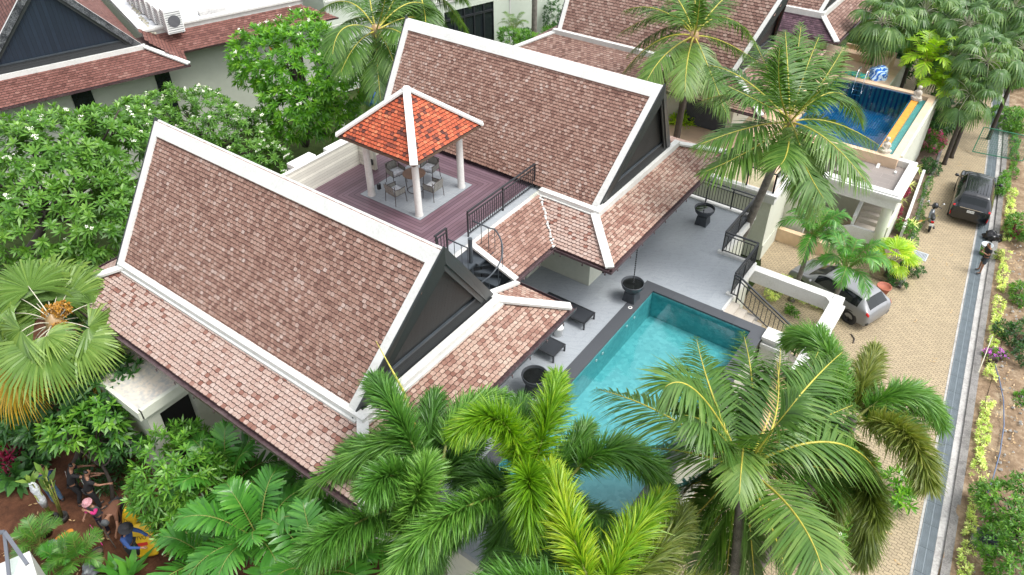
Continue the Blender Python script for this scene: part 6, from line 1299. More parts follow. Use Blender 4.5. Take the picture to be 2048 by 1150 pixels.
# a few fallen leaves
r_ = np.random.default_rng(9); Q = np.array([(yat(y)-abs(r_.normal(0, 2.2))-.3, y, .02) for y in r_.uniform(16, 50, 60)]+[(yat(y)+1.3+abs(r_.normal(0, 1.2)), y, .22) for y in r_.uniform(15, 45, 260)]+[(-21+r_.random()*9, 1+r_.random()*5, 1.85) for _ in range(60)])
tag(rosettes(Q, np.tile([[0, 0, 1.]], (len(Q), 1))+r_.normal(0, .1, (len(Q), 3)), 2, .11, .05, L_straw, None, 'leaf_litter', 4, (80, 92), 0, .8), 'fallen dry leaves scattered on road, soil and verge', 'leaf litter', kind='stuff')
m_ = MB(); r_ = np.random.default_rng(12)
for _ in range(420):
    y = r_.uniform(14, 40); x = yat(y)+1.7+abs(r_.normal(0, 1.6)); s = .02+.05*r_.random()**2; a = r_.random(3)-.5
    m_.add([(x-s, y-s*.7, .2), (x+s, y-s*.6, .2), (x+s*.8, y+s, .2), (x-s*.9, y+s*.8, .2), (x+a[0]*s, y+a[1]*s, .22+s)], [(0, 1, 4), (1, 2, 4), (2, 3, 4), (3, 0, 4)], r_.random())
tag(m_.build('verge_stones', concrete), 'pale stones and rubble bits strewn over the dry verge', 'stones', kind='stuff')
# ------------------------------------------------------------------ vehicles
def cr(pts, t):
    pts = np.asarray(pts, float); n = len(pts); t = np.clip(np.asarray(t, float), 0, n-1-1e-9); i = t.astype(int); f = (t-i)[:, None]
    g = lambda k: pts[np.clip(i+k, 0, n-1)]
    p0, p1, p2, p3 = g(-1), g(0), g(1), g(2)
    m1 = (p2-p0)*.5*.8; m2 = (p3-p1)*.5*.8
    return (2*f**3-3*f**2+1)*p1+(f**3-2*f**2+f)*m1+(-2*f**3+3*f**2)*p2+(f**3-f**2)*m2
def car_surface(st):
    st = np.array(st, float)
    def S(u, v):
        """u along the stations, v 0..8 round the half section"""
        u = np.atleast_1d(u).astype(float); v = np.atleast_1d(v).astype(float); a = cr(st, u); x, wl, wb, wr, zb, ze, zr = a.T; wm = np.maximum(wl, wb)+.012
        sec = np.stack([np.stack([0*x, zb], 1), np.stack([wl*.88, zb], 1), np.stack([wl*.99, zb+.10], 1), np.stack([wm, (zb+ze)/2+.05], 1), np.stack([wb, ze], 1), np.stack([(wb*.5+wr*.5)+.02, ze*.48+zr*.52], 1), np.stack([wr, zr-.05], 1), np.stack([wr*.78, zr-.005], 1), np.stack([0*x, zr+.02], 1)], 1)
        out = np.zeros((len(u), 3))
        for k in range(len(u)): out[k, 1:] = cr(sec[k], [v[k]])[0]
        out[:, 0] = x; return out
    return S
def car_patch(S, u0, u1, v0, v1, off, mat, name, parent, sides=(1,), nu=10, nv=8, corner=None, tmat=None):
    m_ = MB()
    for s in sides:
        U, Vv = np.meshgrid(np.linspace(u0, u1, nu+1), np.linspace(v0, v1, nv+1), indexing='ij')
        if corner is not None: U = corner(U, Vv)
        p = S(U.ravel(), Vv.ravel()).reshape(nu+1, nv+1, 3); du = np.gradient(p, axis=0); dv = np.gradient(p, axis=1); n = nrm(np.cross(du, dv)); c = p.mean((0, 1))
        sgn = 1 if (n.mean((0, 1))@np.array([0, c[1], c[2]-.7])) > 0 else -1
        q = p+n*off*sgn; q = q.reshape(-1, 3)*np.array([1, s, 1])
        m_.add(q, [((i*(nv+1)+j), ((i+1)*(nv+1)+j), ((i+1)*(nv+1)+j+1), (i*(nv+1)+j+1)) for i in range(nu) for j in range(nv)])
    return m_.build(name, mat, parent, True)
tyre = plain('tyre_rubber', (.012, .012, .013), .8, 0, .1); alloy = plain('alloy_rim', (.35, .36, .38), .3, .8, .05); rim_dark = plain('dark_rim', (.05, .05, .055), .35, .6, .05)
red_l = plain('red_light', (.45, .010, .012), .2, 0, .05); car_glass = plain('car_glass', (.006, .009, .010), .06, 0, .1, spec=.45); plate_m = plain('plate_white', (.7, .7, .68), .5, 0, .05)
trim_b = plain('black_plastic', (.018, .019, .02), .5, 0, .1)
def text(s_, size, loc, rot, mat, parent, name='lettering', ext=.001):
    cu = bpy.data.curves.new(name, 'FONT'); cu.body = s_; cu.size = size; cu.align_x = 'CENTER'; cu.align_y = 'CENTER'; cu.extrude = ext; cu.materials.append(mat)
    t_ = bpy.data.objects.new(name, cu); COL.objects.link(t_); bpy.context.view_layer.update()
    me = bpy.data.meshes.new_from_object(t_.evaluated_get(bpy.context.evaluated_depsgraph_get())); bpy.data.objects.remove(t_); me.name = name
    if not me.materials: me.materials.append(mat)
    o = bpy.data.objects.new(name, me); link(o, parent); o.location = loc; o.rotation_euler = rot; return o
def wheel(parent, x, y, r, wd, rim, s):
    m_ = MB(); prof = [(r*.62, -wd/2), (r*.93, -wd/2), (r, -wd/2+.03), (r, wd/2-.03), (r*.93, wd/2), (r*.62, wd/2), (r*.62, -wd/2)]
    m_.lathe(prof, (0, 0, 0), 28, axis='y'); w_ = m_.build('wheel', tyre, parent, True); w_.location = (x, y, r)
    m_ = MB(); m_.lathe([(r*.64, s*.03), (r*.60, s*.05), (r*.60, s*.01), (0, s*.01)], (0, 0, 0), 24, axis='y')
    for k in range(5):
        a = k*2*pi/5; 
        for da in (-.13, .13): m_.bar((cos(a)*.05, s*wd*.30, sin(a)*.05), (cos(a+da)*r*.60, s*wd*.36, sin(a+da)*r*.60), .035, .02, (0, 1, 0))
    m_.lathe([(0, s*wd*.40), (.05, s*wd*.38), (.06, s*.02)], (0, 0, 0), 12, axis='y'); m_.build('rim', rim, w_)
    return w_
def car(name, loc, rz, st, paint, label, wheels, r, rim, win, plate, body_lower=None):
    root = empty(name, loc, rz, label, 'car'); S = car_surface(st); nu, nv = 60, 32
    U, Vv = np.meshgrid(np.linspace(0, len(st)-1, nu+1), np.linspace(0, 8, nv+1), indexing='ij'); p = S(U.ravel(), Vv.ravel()).reshape(nu+1, nv+1, 3)
    q = np.concatenate([p, (p*np.array([1, -1, 1]))[:, ::-1][:, 1:]], 1); m_ = MB(); k = q.shape[1]
    f = [(i*k+j, (i+1)*k+j, (i+1)*k+j+1, i*k+j+1) for i in range(nu) for j in range(k-1)]; f += [tuple(range(k)), tuple(range(nu*k, nu*k+k))[::-1]]
    m_.add(q.reshape(-1, 3), f); b = m_.build('body', paint, root, True)
    wd = max(a[1] for a in st)
    for x in wheels:
        for s in (-1, 1):
            wheel(root, x, s*(wd-.10), r, .23, rim, s)
            m_ = MB(); m_.lathe([(r*.9, s*.0), (r+.055, s*.0), (r+.06, -s*.03)], (0, 0, 0), 28, axis='y'); o = m_.build('wheel_arch', trim_b, root); o.location = (x, s*(wd+.012), r+.01)
    return root, S
black_paint = plain('black_car_paint', (.006, .008, .011), .25, .0, .05, 2, coat=.45); silver_paint = plain('silver_car_paint', (.22, .225, .235), .40, .25, .04, 2, coat=.4)
st = [(-2.38, .80, .80, .68, .45, .80, .86), (-2.34, .88, .86, .70, .36, 1.02, 1.08), (-2.24, .90, .88, .69, .30, 1.10, 1.24), (-1.98, .92, .90, .64, .28, 1.12, 1.66), (-1.6, .93, .91, .60, .28, 1.12, 1.76), (-.5, .93, .92, .60, .28, 1.10, 1.80), (.35, .93, .92, .60, .28, 1.09, 1.75), (.75, .93, .91, .60, .28, 1.08, 1.52), (1.2, .93, .90, .74, .28, 1.06, 1.15), (1.9, .92, .87, .72, .30, 1.0, 1.08), (2.25, .88, .80, .62, .34, .88, .95), (2.38, .78, .70, .5, .42, .72, .78)]
suv, S = car('parked_car', (.06, 42.75, 0), radians(93.8), st, black_paint, 'shiny black estate car with wet roof parked on the paved road over the drain', (-1.45, 1.42), .38, rim_dark, None, None)
wn = dict(sides=(1, -1))
car_patch(S, 3.35, 4.55, 4.15, 5.85, .006, car_glass, 'window', suv, **wn); car_patch(S, 4.65, 5.45, 4.15, 5.85, .006, car_glass, 'window', suv, **wn); car_patch(S, 5.55, 6.6, 4.15, 5.85, .006, car_glass, 'window', suv, **wn)
car_patch(S, 2.1, 2.75, 6.7, 8, .008, car_glass, 'rear_window', suv, **wn); car_patch(S, 6.25, 7.85, 6.55, 8, .008, car_glass, 'windscreen', suv, **wn)
car_patch(S, 1.05, 1.75, 4.0, 5.3, .010, red_l, 'tail_light', suv, (1,)); car_patch(S, 1.05, 1.75, 4.0, 5.3, .010, red_l, 'tail_light', suv, (-1,))
car_patch(S, .5, 1.0, 2.2, 3.0, .012, red_l, 'reflector', suv, (1,)); car_patch(S, .5, 1.0, 2.2, 3.0, .012, red_l, 'reflector', suv, (-1,))
car_patch(S, 2.9, 3.25, 6.4, 8, .02, black_paint, 'spoiler', suv, **wn)
for s in (-1, 1):
    m_ = MB(); m_.tube([(.95, s*.92, 1.12), (.97, s*1.02, 1.14)], .03, 6); m_.lathe([(0, -.10), (.07, -.09), (.085, 0), (.07, .09), (0, .10)], (.97, s*1.08, 1.16), 10, axis='y'); m_.build('mirror', black_paint, suv, True)
    m_ = MB(); m_.tube([(-1.7, s*.60, 1.80), (-.5, s*.62, 1.85), (.3, s*.60, 1.79)], .018, 6); m_.build('roof_rail', trim_b, suv, True)
m_ = MB()
for yy in np.linspace(-.42, .42, 7): m_.bar((-1.75, yy, 1.775), (-.6, yy, 1.822), .02, .012)
m_.build('roof_ribs', trim_b, suv)
m_ = MB(); m_.tube([(-1.6, 0, 1.78), (-1.68, 0, 1.86)], .02, 6); m_.build('antenna', trim_b, suv)
m_ = MB(); m_.box((-2.415, -.17, .86), (-2.40, .17, 1.0)); pl = m_.build('number_plate', plate_m, suv); m_ = MB(); m_.box((-2.41, -.2, .84), (-2.36, .2, 1.02)); m_.build('plate_recess', trim_b, suv)
text('2กธ 815', .085, (-2.418, 0, .93), (pi/2, 0, -pi/2), trim_b, pl)
m_ = MB(); m_.bar((-2.39, -.55, 1.08), (-2.39, .55, 1.08), .02, .03); m_.build('chrome_strip', chrome, suv)
st2 = [(-2.15, .74, .74, .6, .42, .72, .78), (-2.10, .84, .82, .64, .34, .90, .96), (-1.98, .88, .86, .66, .28, 1.0, 1.10), (-1.6, .90, .88, .60, .26, 1.02, 1.42), (-1.2, .90, .88, .60, .26, 1.0, 1.50), (-.3, .90, .88, .61, .26, .98, 1.53), (.35, .90, .88, .60, .26, .97, 1.48), (.85, .90, .87, .62, .26, .96, 1.24), (1.25, .90, .86, .70, .26, .94, 1.0), (1.75, .88, .83, .68, .28, .86, .90), (2.05, .84, .76, .58, .32, .74, .80), (2.15, .74, .66, .46, .40, .62, .66)]
sil, S = car('parked_car', (-3.55, 30.26, 0), radians(160), st2, silver_paint, 'silver hatchback parked beside the white frame, partly under two small palms', (-1.30, 1.32), .34, rim_dark, None, None)
car_patch(S, 3.25, 4.7, 4.15, 5.85, .006, car_glass, 'window', sil, **wn); car_patch(S, 4.8, 6.7, 4.15, 5.85, .006, car_glass, 'window', sil, **wn)
car_patch(S, 1.95, 2.9, 6.5, 8, .008, car_glass, 'rear_window', sil, **wn); car_patch(S, 6.2, 7.85, 6.5, 8, .008, car_glass, 'windscreen', sil, **wn)
car_patch(S, .9, 2.0, 3.7, 4.6, .010, red_l, 'tail_light', sil, (1,)); car_patch(S, .9, 2.0, 3.7, 4.6, .010, red_l, 'tail_light', sil, (-1,))
car_patch(S, .1, 1.2, .9, 2.3, .012, trim_b, 'bumper', sil, **wn)
for s in (-1, 1):
    m_ = MB(); m_.tube([(.85, s*.88, 1.0), (.86, s*.97, 1.02)], .025, 6); m_.lathe([(0, -.09), (.06, -.08), (.075, 0), (.06, .08), (0, .09)], (.86, s*1.02, 1.03), 10, axis='y'); m_.build('mirror', silver_paint, sil, True)
# ------------------------------------------------------------------ motor scooter
mb_ = empty('motor_scooter', (-1.33, 39.35, 0), radians(100), 'small black and grey motor scooter parked at the planter kerb', 'motorbike')
for x in (-.60, .62):
    m_ = MB(); m_.lathe([(.20, -.045), (.27, -.04), (.285, 0), (.27, .04), (.20, .045), (.20, -.045)], (0, 0, 0), 24, axis='y'); w_ = m_.build('wheel', tyre, mb_, True); w_.location = (x, 0, .285)
    m_ = MB(); m_.lathe([(.20, .02), (.04, .03), (.04, -.03), (.20, -.02)], (0, 0, 0), 14, axis='y'); m_.build('rim', rim_dark, w_)
gp = plain('scooter_grey', (.14, .16, .18), .3, 0, .1, coat=.6)
m_ = MB(); m_.tube([(.55, 0, .72), (.45, 0, .42), (.25, 0, .30), (-.05, 0, .34), (-.25, 0, .52), (-.62, 0, .66)], [.10, .13, .13, .13, .15, .07], 12); m_.build('body', gp, mb_, True)
m_ = MB(); m_.tube([(.10, 0, .70), (-.15, 0, .72), (-.45, 0, .76), (-.62, 0, .78)], [.06, .12, .12, .07], 12); m_.build('seat', trim_b, mb_, True)
m_ = MB(); m_.tube([(.40, -.34, .96), (.46, -.15, .99), (.48, 0, .97), (.46, .15, .99), (.40, .34, .96)], .022, 8); m_.tube([(.48, 0, .97), (.60, 0, .35)], .04, 8); m_.build('handlebar', blackmetal, mb_, True)
for s in (-1, 1):
    m_ = MB(); m_.tube([(.45, s*.22, .98), (.44, s*.34, 1.16)], .008, 6); m_.lathe([(0, -.02), (.06, -.015), (.065, .01), (0, .02)], (.43, s*.36, 1.19), 12, axis='x'); m_.build('mirror', chrome, mb_, True)
m_ = MB(); m_.lathe([(0, .26), (.10, .24), (.145, .14), (.15, .04), (.13, -.02)], (.33, 0, .98), 20); m_.build('helmet', black_paint, mb_, True)
m_ = MB(); m_.lathe([(0, -.08), (.06, -.06), (.07, .04), (0, .06)], (.58, 0, .84), 12, axis='x'); m_.build('headlight', plate_m, mb_, True)
m_ = MB(); m_.box((-.80, -.11, .45), (-.78, .11, .60)); m_.build('number_plate', plate_m, mb_); m_ = MB(); m_.box((-.76, -.07, .64), (-.70, .07, .72)); m_.build('tail_light', red_l, mb_)
m_ = MB(); m_.tube([(-.1, -.14, .22), (-.45, -.17, .25), (-.72, -.17, .33)], [.03, .05, .045], 8); m_.build('exhaust', rim_dark, mb_, True)
br_ = empty('broom', (-1.62, 39.0, .1), 0, 'straw broom leaning by the motor scooter on the kerb', 'broom'); m_ = MB(); m_.tube([(-1.1, 39.15, .85), (-1.7, 38.95, .35)], .014, 6); W(m_, 'handle', rachis_y, br_)
m_ = MB(); m_.prism([(-1.68, 38.90, .38), (-1.68, 39.02, .38), (-2.02, 39.10, .1), (-1.90, 38.72, .1)], (0, 0, .05)); W(m_, 'bristles', plain('broom_straw', (.50, .25, .08), .9, 0, .3, 30), br_)
# road fittings
dg = empty('drain_cover', (-1.13, 36.25, 0), 0, 'square steel drain cover set in the pavers at the planter corner', 'drain cover')
m_ = MB(); m_.box((-1.52, 35.88, .002), (-.76, 36.6, .02)); W(m_, 'frame', plain('pale_steel', (.48, .52, .56), .45, .3, .1), dg)
m_ = MB()
for i in range(11):
    for j in range(10): m_.box((-1.46+i*.061, 35.93+j*.062, .021), (-1.425+i*.061, 35.965+j*.062, .024))
tag(W(m_, 'openings', trim_b, dg), kind='stuff')
pt = empty('terracotta_pot', (*P(1765, 583, .1)[:2], .0), 0, 'terracotta pot at the kerb end behind the silver car', 'pot')
m_ = MB(); m_.lathe([(.0, 0), (.2, 0), (.3, .36), (.33, .38), (.33, .44), (.29, .44), (.27, .36), (0, .35)], n=24); m_.build('pot', plain('terracotta', (.32, .10, .06), .7), pt, True)
# bin, bag, hose, pots, panel on the verge
gb = empty('green_bin', (*P(1975, 490, .6)[:2], .06), 0, 'green plastic bin with a grey basket on top behind the standing man', 'bin')
m_ = MB(); m_.lathe([(0, 0), (.20, 0), (.25, .42), (.24, .42), (.19, .02)], n=20); m_.build('bin', plain('green_plastic', (.12, .30, .04), .5), gb, True)
m_ = MB(); m_.lathe([(.22, .43), (.26, .56), (.27, .58), (.25, .58), (.21, .46), (0, .45)], n=20); m_.build('basket', plain('grey_plastic', (.45, .50, .52), .5), gb, True)
blob_mesh(tuple(P(1984, 478, .1)), (.42, .26, .34), plain('black_bin_bag', (.010, .010, .011), .22, 0, .1), 'bin_bag', 9, label='shiny black bin bag lying above the green bin by the drain', cat='bin bag')
m_ = MB(); hp = [(1968, 1005, .3), (1985, 960, .3), (2000, 905, .3), (2008, 850, .3), (2007, 800, .3), (1998, 755, .3), (1990, 730, .35)]; m_.tube(np.array([P(*q) for q in hp]), .022, 8); tag(m_.build('hose', plain('blue_grey_hose', (.09, .12, .20), .5), smooth=True), 'blue-grey hose running along the dry verge', 'hose')
pt = empty('plastic_pot', (*P(1982, 728, .15)[:2], .15), 0, 'dark brown tipped pot under the purple flowers on the verge', 'pot'); m_ = MB(); m_.lathe([(.0, 0), (.14, 0), (.2, .26), (.18, .26), (.13, .02)], n=20); m_.build('pot', plain('brown_pot', (.05, .03, .025), .7), pt, True)
m_ = MB(); m_.tube([P(1957, 745, .3), P(1985, 672, .9)], .02, 6); tag(m_.build('stake', petiole_m), 'pale garden stake leaning beside the purple flowers', 'stake')
m_ = MB(); m_.bar(P(1995, 715, .3), P(2015, 702, .45), .07, .05); tag(m_.build('timber_piece', bark_dark), 'short dark timber piece beside the purple flower pot', 'timber')
bx = empty('utility_box', (*P(1965, 1075, .1)[:2], .0), 0, 'low concrete pit with dark lid beside the corner bush', 'box'); c = P(1965, 1075, .4)
m_ = MB(); m_.box((c[0]-.3, c[1]-.35, 0), (c[0]+.45, c[1]+.35, .38)); W(m_, 'pit', concrete_old, bx); m_ = MB(); m_.box((c[0]-.1, c[1]-.15, .38), (c[0]+.4, c[1]+.3, .55)); W(m_, 'lid', plain('dark_blue_lid', (.03, .04, .06), .5), bx)
gf = empty('mesh_fence_panel', (*P(1945, 303, .3)[:2], .15), 0, 'green wire mesh panel standing across the drain at the far verge', 'fence'); green = plain('green_wire', (.02, .16, .08), .5)
c0, c1, c2, c3 = P(1945, 303, .2), P(2045, 322, .2), P(2072, 276, 1.5), P(1968, 254, 1.5); m_ = MB(); m_.tube([c0, c1], .03, 6); m_.tube([c1, c2], .03, 6); m_.tube([c2, c3], .03, 6); m_.tube([c3, c0], .03, 6); W(m_, 'frame', green, gf)
m_ = MB()
for k in range(1, 22): m_.tube([c0+(c1-c0)*k/22, c3+(c2-c3)*k/22], .006, 4)
for k in range(1, 12): m_.tube([c0+(c3-c0)*k/12, c1+(c2-c1)*k/12], .006, 4)
W(m_, 'mesh', green, gf)
# plant pot on neighbour deck
r = empty('bromeliad_pot', (-9.35, 47.3, ZT), 0, 'orange-red spiky plant in grey pot on the blue pool deck', 'plant'); m_ = MB(); m_.lathe([(0, 0), (.16, 0), (.22, .4), (.19, .4), (.17, .3), (0, .3)], n=16); m_.build('pot', concrete_old, r, True)
o = rosettes(np.array([[-9.35, 47.3, ZT+.4]]), np.array([[0, 0, 1.]]), 22, .38, .06, L_orange, r, 'leaves', 3, (10, 80), .2)
r = empty('wood_carving', (-9.9, 49.4, ZT), .4, 'reddish carved wooden stool at the neighbouring house corner', 'stool'); m_ = MB(); m_.box((-.3, -.25, .35), (.3, .25, .45)); m_.build('seat', plain('red_wood', (.20, .06, .03), .5), r); m_ = MB()
for x in (-.25, .25):
    for y in (-.2, .2): m_.box((x-.04, y-.04, 0), (x+.04, y+.04, .35))
m_.build('legs', MATS['red_wood'], r)
# pot, tools and plants on the garden soil
ZS = 1.74
def pot(px, r0, h, mat, lab, z=ZS):
    c = P(*px, z); r = empty('plant_pot', (c[0], c[1], z), 0, lab, 'pot'); m_ = MB(); m_.lathe([(0, 0), (r0*.75, 0), (r0, h), (r0*1.06, h), (r0*1.06, h-.03), (r0*.95, h-.03)], n=20); m_.build('pot', mat, r, True)
    m_ = MB(); m_.lathe([(0, h*.8), (r0*.93, h*.8)], n=20); m_.build('soil', bed_mulch, r); return r
bpot = plain('black_plastic_pot', (.02, .018, .016), .5)
pot((95, 1068), .20, .32, plain('clay_pot_dark', (.07, .045, .035), .7), 'round dark clay pot standing on the red soil near the orange gloves'); pot((200, 1112), .15, .25, bpot, 'small black pot with green plant near the bottom of the soil')
for i, (px, tip, wrapd, lab) in enumerate([((110, 1043), (62, 965), True, 'tall potted plant with leaves wrapped in white plastic'), ((128, 1040), (88, 950), False, 'tall potted plant with green and reddish leaves beside the wrapped one')]):
    c = P(*px, ZS); r = empty('wrapped_plant' if wrapd else 'heliconia_plant', (c[0], c[1], ZS), 0, lab, 'plant'); m_ = MB(); m_.lathe([(0, 0), (.16, 0), (.18, .24), (.15, .24), (.13, .18), (0, .18)], tuple(c), 16); W(m_, 'pot', bpot, r, True)
    top = on_ray(c+np.array([0, 0, 1.6]), tip, .6, True); m_ = MB()
    for k in range(6): e = top+np.array([.1*cos(k), .1*sin(k), -.25*(k % 3)]); m_.tube([c+np.array([.05*cos(k*2), .05*sin(k*2), .2]), (c+e)/2, e], .018, 6)
    W(m_, 'stems', rachis_g, r, True)
    if wrapd:
        m_ = MB(); a = c+(top-c)*.42; m_.tube([a, a+(top-a)*.3, a+(top-a)*.5, a+(top-a)*.75, top], [.09, .12, .09, .13, .07], 10); W(m_, 'plastic_wrap', wrap, r, True)
    rosettes(np.array([c+(top-c)*q for q in ((.95, 1.0) if wrapd else (.6, .75, .9, 1.0))]), np.tile(top-c, (2 if wrapd else 4, 1)), 4, .55, .16, L_fan, r, 'leaves', 70+i, (10, 50), .2)
m_ = MB(); c = P(118, 1078, ZS+.03)
for k in range(3): m_.lathe([(0, .0), (.10, .01), (.11, .03), (0, .05)], (c[0]+.02*k, c[1]+.16*k, ZS+.02), 10)
tag(m_.build('work_gloves', plain('orange_glove', (.55, .22, .03), .8)), 'orange and white work gloves lying on the soil below the pots', 'gloves')
m_ = MB(); a, b_ = P(20, 1078, ZS+.05), P(42, 1070, ZS+.08); m_.tube([a, b_], .02, 6); q = P(52, 1065, ZS+.08); m_.prism([b_+np.array([0, -.07, 0]), q+np.array([.1, -.05, 0]), q+np.array([.1, .07, 0]), b_+np.array([0, .07, 0])], (0, 0, .015)); tag(m_.build('trowel', plain('steel_tool', (.35, .33, .32), .4, .5)), 'small shovel with pale blade lying on the red soil', 'tool')
m_ = MB(); pts = [P(*q, ZS+.04) for q in ((180, 1050), (190, 1062), (178, 1068), (195, 1075), (205, 1090))]; m_.tube(np.array(pts), .012, 5); tag(m_.build('pink_cord', L_pink), 'pink cord lying on the soil beside the digging worker', 'cord')
m_ = MB(); m_.tube([P(1702, 668, .02), P(1709, 678, .03), P(1706, 686, .02)], .03, 6); tag(m_.build('fallen_stick', bark_dark), 'curved dark stick lying on the paved road below the silver car', 'stick')
blob_mesh(tuple(P(108, 1100, ZS)), (.3, .25, .18), plain('grey_plastic_bag', (.22, .24, .26), .3, 0, .2), 'plastic_bag', 4, label='crumpled grey plastic bag among the seedlings', cat='bag')
blob_mesh(tuple(P(185, 1140, ZS)), (.25, .25, .22), MATS['grey_plastic_bag'], 'plastic_bag', 6, label='grey plastic bag at the bottom edge right of the seedlings', cat='bag')
# yellow sacks
ysack = NT('yellow_sack'); ysack.setp(.45); _c = ysack.ramp(ysack.noise(4, 3), [(.3, (.55, .33, .012)), (.7, (.72, .46, .02))]); ysack.l(_c, ysack.b.inputs['Base Color']); ysack.bump(ysack.noise(7, 4), .6, .03); ysack = ysack.m
redp = plain('red_print', (.45, .03, .02), .5)
def sack(px, dims, rot, lab, txt):
    c = P(*px, ZS); r = empty('yellow_sack', (c[0], c[1], ZS+dims[2]*.5), 0, lab, 'sack'); r.rotation_euler = rot; m_ = MB(); n = 12; V = []; F_ = []
    for j in range(n+1):
        for i in range(24):
            a = 2*pi*i/24; t = j/n; k = (1-.18*abs(2*t-1)**3); ex = 2/3.2
            cx_, sy_ = abs(cos(a))**ex*np.sign(cos(a)), abs(sin(a))**ex*np.sign(sin(a)); th = dims[1]/2*(sin(pi*(.06+.88*t)))**.5
            V.append((cx_*dims[0]/2*k*(1+.04*sin(7*t+3*a)), sy_*th*(1+.06*sin(9*t+2*a)), (t-.5)*dims[2]))
    F_ = [(j*24+i, j*24+(i+1) % 24, (j+1)*24+(i+1) % 24, (j+1)*24+i) for j in range(n) for i in range(24)]+[tuple(range(24))[::-1], tuple(range(n*24, n*24+24))]
    m_.add(V, F_); m_.build('bag', ysack, r, True)
    text(txt, .16, (0, -dims[1]/2-.012, dims[2]*.12), (pi/2, 0, 0), trim_b, r); m_ = MB(); m_.box((-.16, -dims[1]/2-.012, -.12), (.16, -dims[1]/2-.004, -.02)); m_.build('print_patch', redp, r)
    return r
sack((272, 1060), (.55, .28, .95), (radians(-12), radians(8), radians(20)), 'yellow printed sack standing behind the bending man', 'TVO'); sack((300, 1098), (.75, .34, 1.0), (radians(-35), radians(-10), radians(40)), 'yellow printed sack leaning open in front of the man in blue', 'TVO')
# white parapet corner bottom left
cp = empty('balcony_corner', (*P(20, 1150, 4.5)[:2], 1.8), 0, 'white parapet corner with grey glass balustrade at the bottom left', 'balcony'); a, b_ = P(59, 1102, 4.6), P(74, 1152, 4.6)
d = nrm((b_-a)); s_ = np.array([-1., .0, 0]); s_ = nrm(P(0, 1127, 4.6)-a)
m_ = MB(); m_.prism([a, a+s_*2.5, a+s_*2.5+d*2.5, a+d*2.5], (0, 0, -2.8)); W(m_, 'parapet', white, cp)
greym = plain('grey_aluminium', (.10, .11, .13), .4, .2, .05); a2 = P(44, 1113, 5.0); b2 = P(9, 1064, 5.5)
m_ = MB(); m_.bar(P(9, 1064, 5.6), P(44, 1113, 5.6)+np.array([0, 0, -.35]), .09, .06); m_.bar(P(9, 1064, 5.6), P(-40, 1068, 5.6), .09, .06); W(m_, 'rail', greym, cp); m_ = MB(); m_.bar(P(9, 1066, 5.57), P(19, 1160, 4.95), .08, .06); W(m_, 'post', greym, cp)
m_ = MB(); m_.add([P(9, 1070, 5.5), P(40, 1112, 5.2), P(24, 1160, 4.9), P(19, 1160, 4.95)], [(0, 1, 2, 3)]); W(m_, 'glass_pane', gls, cp)
blob_mesh(tuple(P(742, 205, 3)), (.5, .5, .5), plain('blue_tarpaulin', (.01, .10, .35), .5), 'tarpaulin', 2, label='blue tarpaulin heap below the hanging coconut fronds behind the gazebo', cat='tarpaulin')
# ------------------------------------------------------------------ people
skin_m = plain('skin', (.26, .13, .08), .55, 0, .08); hair_m = plain('black_hair', (.010, .009, .009), .5, 0, .2)
def skinobj(name, verts, edges, rad, mat, parent, root=0, sub=2):
    me = bpy.data.meshes.new(name); me.from_pydata([tuple(v) for v in verts], edges, []); me.materials.append(mat); me.update()
    o = bpy.data.objects.new(name, me); link(o, parent); o.modifiers.new('skin', 'SKIN')
    for i, r in enumerate(rad):
        d = me.skin_vertices[0].data[i]; d.radius = (r, r) if np.isscalar(r) else r; d.use_root = (i == root)
    o.modifiers['skin'].use_smooth_shade = True
    s = o.modifiers.new('sub', 'SUBSURF'); s.levels = sub; s.render_levels = sub; return o
class Fig:
    def __init__(s): s.v = []; s.e = []; s.r = []
    def a(s, p, r, frm=None):
        s.v.append(p); s.r.append(r)
        if frm is not None: s.e.append((frm, len(s.v)-1))
        return len(s.v)-1
